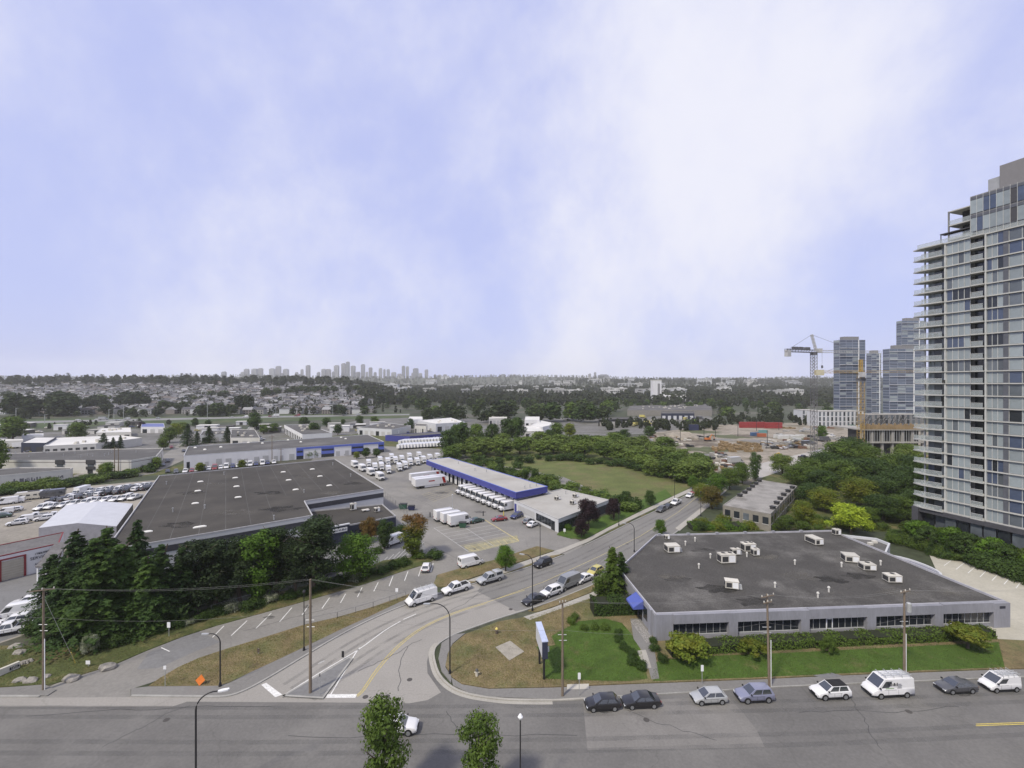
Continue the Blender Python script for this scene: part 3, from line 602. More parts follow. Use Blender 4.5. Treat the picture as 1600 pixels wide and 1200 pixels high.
for i, (s0, s1) in enumerate(bays):            # deep frames round each run of windows
    b = MB(); wbox(b, o0, o1, s0, s1, zb0 - 0.1, zb1, 0.02, 0.03); of.part('window_recess', b, m_vent)
    n = 8 if i != 2 else 9
    w = (s1 - s0) / n
    wm = [of.part('window_bay', (lambda q: (wbox(q, o0, o1, s0, s1, zb0 - 0.02, zb0 + 0.08, 0.03, 0.22), q)[1])(MB()), m_alu)]
    for k in range(n):
        b = MB(); wbox(b, o0, o1, s0 + k * w + 0.04, s0 + (k + 1) * w - 0.04, zb0 + 0.1, zb1 - 0.06, 0.03, 0.07); of.part('window_pane', b, m_glass, parent=wm[0])
        b = MB(); wbox(b, o0, o1, s0 + k * w - 0.02, s0 + k * w + 0.02, zb0 + 0.08, zb1, 0.07, 0.13); of.part('mullion', b, m_alu, parent=wm[0])
    if i == 2:
        b = MB(); wbox(b, o0, o1, s0 + 3 * w, s0 + 3 * w + 0.12, 0.3, zb1 - 0.3, 0.13, 0.2); wbox(b, o0, o1, s0 + 4 * w - 0.12, s0 + 4 * w, 0.3, zb1 - 0.3, 0.13, 0.2); wbox(b, o0, o1, s0 + 3 * w, s0 + 4 * w, zb1 - 0.42, zb1 - 0.3, 0.13, 0.21)
        of.part('door_frame', b, m_white)
# thick piers and lintels that stand forward between and above the window runs
edges = [0.0] + [e for b in bays for e in b] + [Lw]
for i in range(0, len(edges), 2):
    b = MB(); wbox(b, o0, o1, edges[i], edges[i + 1], 0.0, ZO, -0.02, 0.75 if i else 0.5)
    of.part('pier', b, m_wgrey)
for i, (s0, s1) in enumerate(bays):
    b = MB(); wbox(b, o0, o1, s0, s1, zb1, ZO + (0.12 if i in (2, 4) else 0.03), -0.02, 0.74); of.part('lintel', b, m_wgrey)
    b = MB(); wbox(b, o0, o1, s0, s1, 0.0, zb0 - 0.1, 0.0, 0.35); of.part('window_plinth', b, m_wgrey)
b = MB(); wbox(b, o0, o1, Lw - 1.9, Lw - 0.9, ZO - 0.85, ZO - 0.45, 0.76, 0.79); of.part('number_plate', b, m_ink)
# left side wall, blue awning over the door
l0, l1 = Op[0], Op[5]; LL = flen(l0, l1)
for s0 in (3.2,):
    b = MB(); wbox(b, l0, l1, s0, s0 + 1.6, 1.2, 3.2, 0.0, 0.05); of.part('window', b, m_glass)
b = MB(); wbox(b, l0, l1, 1.0, 2.0, 0.0, ZO + 0.06, -0.02, 0.35); of.part('pier', b, m_wgrey)
b = MB(); wbox(b, l0, l1, 5.4, 7.0, 0.0, 2.5, 0.0, 0.06); of.part('door', b, m_glass)
tl = (l1 - l0).normalized(); nl = Vector((-tl.y, tl.x, 0)); nl = nl if nl.x < 0 else -nl
aw = []
for s in (4.7, 8.1):
    q = Vector((l0.x, l0.y, 0)) + Vector((tl.x, tl.y, 0)) * s
    aw.append([tuple(q + nl * 0.05 + Vector((0, 0, 3.9))), tuple(q + nl * 1.8 + Vector((0, 0, 2.8))), tuple(q + nl * 1.8 + Vector((0, 0, 2.5))), tuple(q + nl * 0.05 + Vector((0, 0, 2.5)))])
of.part('awning', MB().loft(aw), mat('blue_canvas', (0.08, 0.11, 0.36), rough=0.7, var=0.06))
# parapet upstands along the far edge and the round loading porch on the right
bk0, bk1 = Op[4], Op[3]; LB = flen(bk0, bk1)
for i in range(6):
    b = MB(); s = LB * (0.02 + 0.16 * i)
    a_, b_ = Vector((bk0.x, bk0.y)), Vector((bk1.x, bk1.y)); t_ = (b_ - a_).normalized(); q = a_ + t_ * s
    b.box(q.x, q.y, ZO - 0.4, 0.7, 0.5, 0.62, math.atan2(t_.y, t_.x)); of.part('parapet_pier', b, m_wgrey)
rt0, rt1 = Op[3], Op[1]
b = MB(); t_ = (Vector((rt1.x, rt1.y)) - Vector((rt0.x, rt0.y))).normalized(); n_ = Vector((-t_.y, t_.x)); n_ = n_ if n_.x > 0 else -n_
c0 = Vector((rt0.x, rt0.y)) + t_ * flen(rt0, rt1) * 0.56
pts = [c0 + t_ * (5.2 * math.cos(math.pi * k / 10)) + n_ * (0.2 + 2.6 * math.sin(math.pi * k / 10)) for k in range(11)]
of.part('porch_wall', band(pts, 0.0, ZO - 0.4), m_wgrey)
of.part('porch_roof', MB().sheet(inset(pts, 0.05), ZO - 0.62), mat('porch_membrane', (0.2, 0.2, 0.24), var=0.1, world=True))
of.part('porch_coping', ring(pts, -0.05, 0.3, ZO - 0.65, ZO - 0.35), m_wpale)
c0 = Vector((rt0.x, rt0.y)) + t_ * 2.0
pts = [c0, c0 + n_ * 6.5 + t_ * 3.5, c0 + n_ * 6.5 + t_ * 7.0, c0 + n_ * 0.1 + t_ * 12.5]
of.part('annex_wall', band(pts, 0.0, ZO - 0.3), m_wpale); of.part('annex_roof', MB().sheet(inset(pts, 0.05), ZO - 0.8), m_roofgrey)
of.part('annex_coping', ring(pts, -0.04, 0.32, ZO - 0.85, ZO - 0.25), m_wpale)
for k, (dx, dt) in enumerate([(2.6, 6.0), (4.6, 5.0)]):
    b = MB(); q = c0 + n_ * dx + t_ * dt; b.box(q.x, q.y, ZO - 0.8, 0.9, 0.7, 0.5); of.part('roof_hatch', b, m_unit)
zr = ZO - 0.3; A10 = math.radians(5)
for (lab, x, y, sx, sy, sz, rz, f, d) in [
        ('small dark unit at the far left corner of the gravel office roof', 1042, 843, 1.0, 0.9, 0.8, A10, 0, False),
        ('pale hooded unit near the far left corner of the gravel office roof', 1050, 862, 2.7, 2.1, 1.3, A10, 0, True),
        ('wide rooftop unit with dark louvres near the middle of the gravel office roof', 1135, 879, 3.1, 1.7, 1.6, A10, 2, False),
        ('low connecting unit behind the wide louvred rooftop unit', 1149, 867, 1.8, 1.0, 1.1, A10, 1, True),
        ('boxy unit at the back of the rooftop unit cluster on the office', 1169, 861, 2.6, 1.7, 1.5, A10, 2, False),
        ('small unit at the right end of the rooftop unit cluster on the office', 1180, 868, 1.4, 1.1, 1.2, A10, 1, False),
        ('cream rooftop unit standing alone towards the street front of the office roof', 1143, 919, 2.2, 1.5, 1.2, -0.3, 0, True),
        ('long cream unit near the far edge of the gravel office roof', 1272, 849, 2.0, 3.2, 1.2, 0.15, 0, False),
        ('small white unit on the far right edge of the gravel office roof', 1307, 836, 1.4, 1.2, 1.2, A10, 1, False),
        ('long cream unit right of the middle of the gravel office roof', 1328, 877, 2.5, 2.3, 1.2, -0.25, 0, False),
        ('cream unit with a dark end beside the long unit on the office roof', 1355, 890, 2.3, 1.8, 1.0, -0.1, 1, False),
        ('cream louvred unit toward the right end of the gravel office roof', 1394, 909, 2.4, 1.6, 1.1, -0.05, 1, False)]:
    hvac(lab, x, y, zr, sx, sy, sz, rz, f, duct=d)
vp = MB().tube([(0, 0, 0), (0, 0, 0.75)], 0.14, 8); vp.tube([(0, 0, 0.75), (0, 0, 0.98)], [0.24, 0.16], 8); vpm = vp.mesh('vent_pipe', mat('vent_white', (0.55, 0.54, 0.5), rough=0.6))
for (x, y) in [(1092, 888), (1110, 872), (1071, 852), (1086, 846), (1167, 870), (1242, 882), (1211, 918), (1295, 925), (1278, 934), (1315, 886), (1376, 883)]:
    of.copy(vpm, 'vent_pipe', P(x, y, zr))

# ------------------------------------------------------------------ C: freight depot with the blue fascia
ZF = 6.3
Fp = [P(*p, ZF) for p in [(666, 719), (701, 714.5), (855.5, 760), (806, 769.5)]]
fr = Thing('freight_depot', centroid(Fp), 'long freight depot with a royal blue fascia and pale flat roof', 'building')
fr.part('fascia', band(Fp, ZF - 2.0, ZF), m_blue); fr.part('roof', MB().sheet(Fp, ZF - 0.04), m_rooflight); fr.part('soffit', MB().sheet(Fp, ZF - 1.98), m_blue)
fr.part('roof_edge', ring(Fp, -0.04, 0.25, ZF - 0.1, ZF + 0.06), m_bluel)
inn = inset(Fp, 1.9); fr.part('wall', band(inn, 0.0, ZF - 1.99), m_navy)
e0, e1 = [v for v in (inn[i] for i in range(4))][:2], None
fi = ccw(Fp)
# the camera-side long wall runs from the far left corner to the near corner
ia = min(range(4), key=lambda k: (inn[k] - Vector((Fp[0].x, Fp[0].y))).length); ib = min(range(4), key=lambda k: (inn[k] - Vector((Fp[3].x, Fp[3].y))).length)
d0, d1 = inn[ia], inn[ib]; Ld = flen(d0, d1); nd = 18
for k in range(nd):
    s = 2.0 + (Ld - 5) * k / (nd - 1)
    b = MB(); wbox(b, d0, d1, s - 1.15, s + 1.15, 0.3, 3.6, 0.0, 0.12); dk = fr.part('dock_door', b, m_white)
    for sx_ in (-1.3, 1.3):
        b = MB(); wbox(b, d0, d1, s + sx_ - 0.1, s + sx_ + 0.1, 0.2, 3.8, 0.0, 0.3); fr.part('dock_bumper', b, m_black)
for k in range(10):
    s = 4 + (Ld - 8) * k / 9; tdir = (d1 - d0).normalized(); ndir = Vector((tdir.y, -tdir.x)); ndir = ndir if ndir.x < 0 else -ndir
    q = d0 + tdir * s + ndir * 1.6; b = MB(); b.box(q.x, q.y, 0, 0.25, 0.25, ZF - 1.9); fr.part('post', b, m_wdark)
for (x, y) in [(820, 764), (828, 762), (838, 760), (716, 725), (742, 736), (760, 738)]:
    fr.copy(pvm, 'vent_pipe', P(x, y, ZF - 0.04))
ZA = 3.7
Ap = [P(*p, ZA) for p in [(803, 781), (877.5, 763.7), (952, 781), (872.5, 811)]]
fa = flat_building('depot_office', 'low pale-roofed depot office attached to the blue freight depot', Ap, ZA, m_wpale, m_rooflight, par=0.2, coping=mat('metal_edge', (0.4, 0.4, 0.4)))
a0, a1 = Ap[0], Ap[3]; La = flen(a0, a1)
b = MB(); wbox(b, a0, a1, 0.4, 1.6, 0.2, 2.7, 0, 0.06); fa.part('door', b, m_blue)
b = MB(); wbox(b, a0, a1, 2.6, La * 0.5, 0.9, 2.7, 0, 0.08); fa.part('roller_shutter', b, m_doorg)
for k in range(5):
    b = MB(); wbox(b, a0, a1, La * 0.54 + k * 1.5, La * 0.54 + 1.38 + k * 1.5, 0.7, 2.7, 0, 0.06); fa.part('window_pane', b, m_glass)
b = MB(); wbox(b, a0, a1, La - 3.3, La - 1.6, 0.1, 2.6, 0, 0.07); fa.part('door', b, m_glass)
b0, b1 = Ap[3], Ap[2]; Lb = flen(b0, b1)
b = MB(); wbox(b, b0, b1, 0.1, Lb - 0.2, 0.1, 2.65, 0, 0.05); fa.part('cladding', b, m_wdark)
for k in range(9):
    b = MB(); wbox(b, b0, b1, 0.4 + k * 1.8, 1.95 + k * 1.8, 0.6, 2.5, 0.05, 0.1); fa.part('window_pane', b, m_glass)
for (lab, x, y, sx, sz) in [('small white unit on the depot office roof against the blue fascia', 851, 772, 1.9, 0.9), ('rusty grey unit in the middle of the depot office roof', 871, 781, 1.7, 0.9), ('dark cooling unit near the copper-leaved trees on the depot office roof', 895, 788, 1.5, 1.0), ('dark unit by the far edge of the depot office roof', 899, 777, 1.5, 0.9)]:
    hvac(lab, x, y, ZA - 0.2, sx, 1.2, sz, math.radians(35), 1)
fa.copy(pvm, 'vent_pipe', P(884, 772, ZA - 0.2))

# ------------------------------------------------------------------ D: the white unit warehouse with blue bays
ZD_ = 6.3
Dp = [P(*p, ZD_) for p in [(287, 712), (600, 690), (575, 679), (294, 697.5)]]
du = flat_building('unit_warehouse', 'long white trade-unit warehouse with blue end bays and roller doors', Dp, ZD_, m_wwhite, m_roofgrey, par=0.2, coping=m_wpale)
d0, d1 = Dp[0], Dp[1]; Ld = flen(d0, d1)
def s_on(p0, p1, x):
    d = p1 - p0; k = (x - 800) / F; return (k * p0.y - p0.x) / (d.x - k * d.y) * flen(p0, p1)
for (xa, xb) in [(463, 474), (502, 522), (549, 568), (591, 600)]:
    s0, s1 = s_on(d0, d1, xa), s_on(d0, d1, xb)
    b = MB(); wbox(b, d0, d1, s0, s1, 1.9, ZD_ + 0.02, 0, 0.12); du.part('blue_cladding', b, m_bluel)
    b = MB(); wbox(b, d0, d1, s0 + 0.3, s1 - 0.3, 3.6, 4.6, 0.12, 0.17); du.part('window', b, m_glass)
    b = MB(); wbox(b, d0, d1, s0, s1, 0.1, 1.9, 0, 0.06); du.part('entrance', b, m_glass)
s0, s1 = s_on(d0, d1, 463), Ld
b = MB(); wbox(b, d0, d1, s0, s1, ZD_ - 1.0, ZD_ + 0.03, 0.12, 0.22); du.part('blue_fascia', b, m_bluel)
for k, (x, w, h_) in enumerate([(294, 5, 3.2), (312, 6, 2.6), (323, 6, 2.6), (342, 9, 3.6), (357, 9, 3.4), (374, 6, 2.8), (384, 6, 2.6), (401, 8, 3.2), (415, 9, 3.4), (431, 6, 2.8), (440, 5, 2.8), (456, 8, 3.2), (480, 7, 3), (494, 6, 2.6), (528, 6, 2.8), (542, 6, 2.8), (574, 5, 2.8), (586, 5, 2.8)]):
    s = s_on(d0, d1, x); w_ = s_on(d0, d1, x + w / 2) - s_on(d0, d1, x - w / 2)
    b = MB(); wbox(b, d0, d1, s - w_ / 2, s + w_ / 2, 0.1, h_, 0, 0.05); du.part('roller_door', b, m_glass if k == 0 else m_doorg)
for (x, y) in [(305, 700), (320, 703), (345, 699), (410, 693), (450, 688), (470, 691), (533, 684), (540, 686), (388, 692)]:
    du.copy(skm, 'roof_vent', P(x, y, ZD_ - 0.2), 0.4).scale = (0.5, 0.7, 1.0)

# ------------------------------------------------------------------ E: left-hand yards
Bp = [P(*p, 6.0) for p in [(-60, 719), (205, 719), (244, 712.5), (255, 700), (150, 702), (-60, 712)]]
bl = flat_building('warehouse', 'long cream flat-roofed warehouse with two dark stacked window groups beside the lane', Bp, 6.0, m_woff, m_roofgrey, par=0.3)
d0, d1 = Bp[0], Bp[1]
bl.part('stripe', band(Bp, 4.9, 5.15, 0.03), mat('brown_stripe', (0.12, 0.1, 0.09)))
for x in (94, 142):
    s0, s1 = s_on(d0, d1, x - 7), s_on(d0, d1, x + 7)
    for z0, z1 in ((4.2, 6.1), (1.9, 3.2)):
        b = MB(); wbox(b, d0, d1, s0, s1, z0, z1, 0.04, 0.35); du_ = bl.part('bay_canopy', b, m_vent)
    b = MB(); wbox(b, d0, d1, s0 + 0.6, s1 - 0.6, 3.2, 4.2, 0.02, 0.1); bl.part('window', b, m_mid)
b = MB(); wbox(b, d0, d1, s_on(d0, d1, 137), s_on(d0, d1, 145), 0.1, 1.9, 0.02, 0.1); bl.part('door', b, m_glass)
e0, e1 = Bp[2], Bp[3]; Le = flen(e0, e1)
for k in range(3):
    b = MB(); wbox(b, e0, e1, 3 + k * Le / 3.4, 4.2 + k * Le / 3.4, 0.2, 4.4, 0.02, 0.1); bl.part('window', b, m_glass)
rr = random.Random(9)
for k in range(16):
    bl.copy(pvm, 'vent_pipe', P(rr.uniform(15, 235), rr.uniform(706, 715), 5.7))
Gp = [P(*p, 4.6) for p in [(-60, 749), (0, 743), (110, 733), (114, 730.3), (31, 730.3), (-60, 738)]]
gl = flat_building('storage_building', 'low grey storage building with graffiti on its wall beside the brambles', Gp, 4.6, m_woff, m_roofgrey, par=0.3)
g0, g1 = Gp[1], Gp[2]
gd = mat('graffiti_paint', (0.12, 0.12, 0.14))
for (x, n, hh, sd_) in [(21, 5, 1.5, 2), (40, 2, 1.0, 4), (62, 4, 0.9, 7), (76, 4, 1.2, 8)]:
    lettering(gl, g0, g1, s_on(g0, g1, x), 1.2, hh, 0.03, n, gd, 'graffiti', 0.9, sd_)
# white gabled metal shed
ZS = 5.0
rA, rB = P(1040 / 6.667, 740 + 285 / 6.667, ZS + 1.0), P(810 / 6.667, 740 + 515 / 6.667, ZS + 1.0)
qa_, qb_ = P(208, 787, ZS), P(182, 822.5, ZS); la_, lb_ = 2 * rA - qa_, 2 * rB - qb_
la_.z = lb_.z = ZS
sh = Thing('metal_shed', Vector((rB.x, rB.y, 0)), 'white gabled metal shed between the vehicle yard and the dark warehouse', 'shed')
sh.part('roof', MB().add([rA, rB, qb_, qa_, la_, lb_], [(0, 1, 2, 3), (1, 0, 4, 5)]), mat('white_metal_roof', (0.47, 0.48, 0.51), rough=0.5, var=0.06, scale=0.4, world=True))
for a_, b_ in ((qa_, qb_), (la_, lb_)):
    sh.part('wall', MB().add([(a_.x, a_.y, 0), (b_.x, b_.y, 0), (b_.x, b_.y, ZS - 0.02), (a_.x, a_.y, ZS - 0.02)], [(0, 1, 2, 3)]), m_roofgrey)
for a_, r_, b_ in ((qb_, rB, lb_), (qa_, rA, la_)):
    sh.part('gable', MB().add([(a_.x, a_.y, 0), (b_.x, b_.y, 0), (b_.x, b_.y, ZS - 0.02), (r_.x, r_.y, r_.z - 0.03), (a_.x, a_.y, ZS - 0.02)], [(0, 1, 2, 3, 4)]), mat('gable_grey', (0.22, 0.22, 0.25), world=True))
# service centre with red trim and roller door
ZC = 5.2
s0_, s1_ = P(-70, 884, ZC), P(92, 849, ZC)
tdir = (s1_ - s0_).normalized(); ndir = Vector((-tdir.y, tdir.x, 0))
Sp = [s0_, s1_, s1_ + ndir * 9.5 + tdir * 3, s0_ + ndir * 9.5]
se = flat_building('service_centre', 'white service centre with dark red trim, beige roller door and grey roof', Sp, ZC, m_wwhite, mat('grey_shingle', (0.13, 0.125, 0.125), rough=0.95, var=0.15, scale=0.3, fine=0.2, fscale=2, world=True), par=0.1, coping=m_red)
s_a, s_b = s_on(s0_, s1_, 2), s_on(s0_, s1_, 37)
b = MB(); wbox(b, s0_, s1_, s_a, s_b, 0.1, 3.9, 0, 0.12); rd = se.part('roller_door', b, m_door)
for k in range(7):
    b = MB(); wbox(b, s0_, s1_, s_a, s_b, 0.55 + k * 0.5, 0.58 + k * 0.5, 0.12, 0.14); se.part('door_panel_joint', b, m_unit, parent=rd)
for sA in (s_a - 0.35, s_b):
    b = MB(); wbox(b, s0_, s1_, sA, sA + 0.35, 0.0, 4.2, 0, 0.2); se.part('door_trim', b, m_red)
b = MB(); wbox(b, s0_, s1_, s_a - 6, s_b + 0.35, 4.2, 4.45, 0, 0.22); se.part('door_trim', b, m_red)
text_part(se, s0_, s1_, s_on(s0_, s1_, 47), 2.9, 0.85, 0.04, 'SERVICE CENTER', m_ink, sx=0.92)
lettering(se, s0_, s1_, s_on(s0_, s1_, 55), 3.85, 0.4, 0.04, 9, m_ink, 'lettering', 0.6, 5)
lettering(se, s0_, s1_, s_on(s0_, s1_, 55), 1.7, 0.4, 0.04, 6, m_ink, 'lettering', 0.6, 6)
# sloping porch canopy on white posts in front of it
cp = Thing('porch_canopy', P(62, 905), 'grey shingled porch canopy on white posts beside the service centre', 'canopy')
c1, c2, c3, c4 = P(55, 887, 3.4), P(72, 887, 3.4), P(100, 846, 5.2), P(86, 850, 5.2)
cp.part('roof', MB().loft([[c1, c2, c3 + Vector((2, 0, 0)), c4], [v + Vector((0, 0, 0.25)) for v in (c1, c2, c3 + Vector((2, 0, 0)), c4)]]), MATS['grey_shingle'])
for q in (c1 + Vector((0.25, 0.25, 0)), c2 + Vector((-0.25, 0.25, 0))):
    cp.part('post', MB().box(q.x, q.y, 0, 0.22, 0.22, 3.4), m_white)

# ------------------------------------------------------------------ F: low weathered-roof terrace with a row of vents
ZT = 4.9
Tp = [P(*p, ZT) for p in [(1130, 789), (1187.5, 749.5), (1246, 759), (1204, 803)]]
tb = flat_building('terrace_building', 'two-storey terrace with weathered pale flat roof and rows of dark vents', Tp, ZT, mat('taupe_wall', (0.22, 0.205, 0.175), world=True), m_rooftown, par=0.12, coping=m_rooftown)
tv = MB().box(0, 0, 0, 1.1, 1.1, 0.7); tv.box(0, 0, 0.7, 1.4, 1.4, 0.15); tvm = tv.mesh('roof_vent', m_vent)
for i in range(6):
    for f0, e in ((0.07, 0), (0.93, 0)):
        q = Tp[0].lerp(Tp[1], 0.3 + 0.13 * i) if f0 < 0.5 else Tp[3].lerp(Tp[2], 0.12 + 0.155 * i)
        c_ = Tp[3].lerp(Tp[2], 0.5) if f0 < 0.5 else Tp[0].lerp(Tp[1], 0.5)
        q = q + (c_ - q).normalized() * 1.1
        tb.copy(tvm, 'roof_vent', (q.x, q.y, ZT - 0.1), 0.6)
for (a_, b_, n) in ((Tp[0], Tp[3], 5), (Tp[3], Tp[2], 11)):
    L_ = flen(a_, b_)
    for k in range(n):
        for z0 in (1.9,):
            b = MB(); wbox(b, a_, b_, (k + 0.2) * L_ / n, (k + 0.8) * L_ / n, z0, z0 + 1.9, 0, 0.05); w = tb.part('window', b, m_glass if (k + int(z0)) % 3 else m_mid)
            b = MB(); wbox(b, a_, b_, (k + 0.15) * L_ / n, (k + 0.85) * L_ / n, z0 - 0.12, z0, 0, 0.12); tb.part('sill', b, m_woff, parent=w)
    for k in range(n + 1):
        b = MB(); wbox(b, a_, b_, k * L_ / n - 0.08, k * L_ / n + 0.08, 0, ZT, 0, 0.12); tb.part('party_pier', b, MATS['taupe_wall'])

# rain marks, seams and drains on the two big roofs
m_damp = worn('damp_roof_mark', (0.025, 0.024, 0.022), 0.35, 0.6, 0.4, 0.6); m_dust = worn('dusty_roof_mark', (0.16, 0.15, 0.13), 0.4, 0.65, 0.5, 0.5); rs = random.Random(8)
def roof_marks(t, pts, z):
    for i, (x, y, r) in enumerate(pts):
        p = P(x, y, z); mb = MB().sheet([(p.x + r * (1 + 0.35 * math.sin(k * 1.7 + i)) * math.cos(k * 0.4), p.y + r * 0.55 * (1 + 0.3 * math.cos(k * 2.2 + i)) * math.sin(k * 0.4)) for k in range(16)], z + 0.006 + 0.0006 * i); t.part('water_stain', mb, m_dust if i % 2 else m_damp)
roof_marks(wh, [(300, 770, 4), (360, 800, 5), (420, 770, 4), (480, 745, 4), (280, 820, 4), (520, 770, 4), (440, 795, 5), (330, 755, 4), (550, 755, 4), (215, 835, 3)], ZW - 0.25)
roof_marks(of, [(1060, 905, 2.2), (1045, 900, 2.6), (1120, 920, 3), (1250, 900, 3.4), (1300, 905, 3), (1200, 870, 3), (1100, 860, 2.5), (1400, 925, 3), (1340, 900, 2.6), (1480, 925, 2.4), (1180, 940, 3)], ZO - 0.3)
for i in range(1, 12):
    a_, b_ = Wp[0].lerp(Wp[1], i / 12), Wp[5].lerp(Wp[4] if i < 7 else Wp[3] + (Wp[3] - Wp[5]) * 0.0, min(1, i / 12 * 1.0))
    d_ = (Wp[5] - Wp[0]).normalized(); L_ = (Wp[5] - Wp[0]).length if i < 7 else (Wp[3] - Wp[0].lerp(Wp[1], 0.62)).length * 0.86
    wh.part('roof_seam', ribbon([a_ + d_ * 0.8, a_ + d_ * (L_ - 1.0)], -0.06, 0.06, ZW - 0.243), m_roofgrey)
# ------------------------------------------------------------------ G: the apartment tower on the right
D0 = 117.0
E0 = Vector((0.883 * D0, D0)); E1 = Vector((0.9375 * D0, 0.833 * D0))
TT = (E1 - E0).normalized(); TN = Vector((TT.y, -TT.x)); TN = TN if TN.x < 0 else -TN      # along the facade, and outward
def tp(s, d, z=0.0): q = E0 + TT * s + TN * d; return Vector((q.x, q.y, z))
tw = Thing('apartment_tower', tp(12, -8), 'tall pale apartment tower with glass balconies and continuous floor slabs', 'tower')
def tbox(mb, s0, s1, d0, d1, z0, z1):
    q = MB().prism([tp(s0, d0), tp(s1, d0), tp(s1, d1), tp(s0, d1)], z0, z1, bottom=True); mb.add(q.v, q.f); return mb
m_slab = mat('tower_slab_concrete', (0.42, 0.42, 0.4), rough=0.8, var=0.08, scale=0.4, world=True)
m_core = mat('tower_wall_grey', (0.2, 0.2, 0.205), rough=0.8, world=True)
m_twdark = mat('tower_charcoal', (0.06, 0.06, 0.068), rough=0.75, var=0.1, world=True)
m_rail = mat('balcony_glass', (0.42, 0.46, 0.46), rough=0.1, spec=0.6, var=0.08)
_n, _l = m_rail.node_tree.nodes, m_rail.node_tree.links
_t = _n.new('ShaderNodeBsdfTransparent'); _x = _n.new('ShaderNodeMixShader'); _x.inputs['Fac'].default_value = 0.38
_l.new(_t.outputs['BSDF'], _x.inputs[1]); _l.new(_n['Principled BSDF'].outputs['BSDF'], _x.inputs[2]); _l.new(_x.outputs['Shader'], _n['Material Output'].inputs['Surface'])
m_frame = mat('pale_window_frame', (0.46, 0.47, 0.46), rough=0.5)
FH = 2.83; NF = 24; ZB = 74.2 - FH * (NF - 1)            # top slab at 74.2 m
SEND = 36.0
tw.part('core', tbox(MB(), 2.6, SEND, -20, -1.35, 0, 74.2), m_core)
pane = {}
def pane_mesh(w):
    k = round(w, 2)
    if k not in pane:
        mb = MB(); mb.add([(-w / 2, -0.03, 0), (w / 2, -0.03, 0), (w / 2, -0.03, FH - 0.42), (-w / 2, -0.03, FH - 0.42), (-w / 2, 0.03, 0), (w / 2, 0.03, 0), (w / 2, 0.03, FH - 0.42), (-w / 2, 0.03, FH - 0.42)],
                          [(0, 1, 2, 3), (5, 4, 7, 6), (1, 5, 6, 2), (4, 0, 3, 7), (3, 2, 6, 7)])
        pane[k] = {}
        for nm, m in (('a', m_blind), ('b', m_mid), ('c', m_glass), ('d', m_glassb)): pane[k][nm] = mb.mesh('window_pane', m)
    return pane[k]
rz_t = math.atan2(TT.y, TT.x); rt = random.Random(11)
ZA0, ZB0 = (2.3, 6.55), (6.95, 11.5)
for i in range(NF):
    z = ZB + i * FH
    if i == 0: z0s = z
    sl = MB(); q = MB().prism([tp(0.0, 0.25), tp(2.4, 1.35), tp(6.7, 1.2), tp(6.75, 0.45), tp(11.6, 0.45), tp(11.9, 0.9), tp(14.2, 0.9), tp(14.3, 0.3), tp(SEND, 0.3), tp(SEND, -6), tp(2.4, -6)], z - 0.26, z, bottom=True)
    sl.add(q.v, q.f); tw.part('floor_slab', sl, m_slab)
    if i == NF - 1: break
    pick = lambda a: 'abcd'[min(3, int(rt.choices(range(4), a)[0]))]
    row = pick((6, 2, 1, 0.6))
    for (s0, s1, n, d, wts) in ((2.45, 6.6, 3, -1.2, (3.2, 2, 1.6, 0.3)), (7.0, 11.5, 4, 0.0, None), (14.4, 17.2, 3, -0.1, None), (18.15, 24.5, 3, -0.1, None)):
        w = (s1 - s0) / n; base = pick((6.5, 1.4, 1, 0.7))
        for k in range(n):
            kind = pick(wts) if wts else (base if rt.random() < 0.82 else pick((4, 2, 1, 0.5)))
            tw.copy(pane_mesh(w - 0.09)[kind], 'window_pane', tp(s0 + w * (k + 0.5), d, z + 0.06), rz_t)
    rl = MB(); tbox(rl, 0.35, 2.3, 0.5, 0.56, z, z + 1.0); tbox(rl, 2.3, 6.6, 1.12, 1.18, z + 0.02, z + 1.05); tw.part('balcony_rail', rl, m_rail)
    rl = MB(); tbox(rl, 12.0, 14.1, 0.8, 0.86, z + 0.02, z + 1.05); tw.part('balcony_rail', rl, m_rail)
    hr = MB(); tbox(hr, 2.3, 6.6, 1.1, 1.2, z + 1.05, z + 1.12); tw.part('handrail', hr, m_frame); hr = MB(); tbox(hr, 12.0, 14.1, 0.78, 0.88, z + 1.05, z + 1.12); tw.part('handrail', hr, m_frame)
    dk = MB(); tbox(dk, 11.7, 14.2, -1.3, -1.25, z, z + FH - 0.27); tw.part('balcony_door', dk, m_glass)
    if rt.random() < 0.75:
        f = MB()
        for _ in range(rt.randint(1, 3)):
            s = rt.uniform(2.8, 6.0); tbox(f, s, s + rt.uniform(0.4, 0.9), 0.2, 0.7, z, z + rt.uniform(0.5, 0.95))
        t2 = Thing('balcony_furniture', tp(4, 0.5, z), 'dark chairs and planters set out on a tower balcony', 'furniture', 'balcony furniture on the pale tower')
        t2.part('seat', f, m_vent)
    tbm = MB()
    for k in range(5): tbox(tbm, 7.0 + k * 4.5 / 4 - 0.045, 7.0 + k * 4.5 / 4 + 0.045, 0.04, 0.12, z + 0.02, z + FH - 0.27)
    for s in (14.4, 15.33, 16.27, 18.15, 20.26, 22.4): tbox(tbm, s - 0.04, s + 0.04, -0.06, 0.02, z + 0.02, z + FH - 0.27)
    tw.part('mullion', tbm, m_frame)
for (s, d, w, m) in ((6.75, 0.35, 0.3, m_frame), (14.3, 0.35, 0.26, m_frame), (2.4, 0.1, 0.22, m_frame)):
    tw.part('column', tbox(MB(), s - w / 2, s + w / 2, -0.3, d, ZB, 74.0), m)
tw.part('spandrel_strip', tbox(MB(), 17.25, 18.1, -0.3, 0.12, ZB, 74.0), mat('charcoal_spandrel', (0.09, 0.095, 0.11), rough=0.4, spec=0.5))
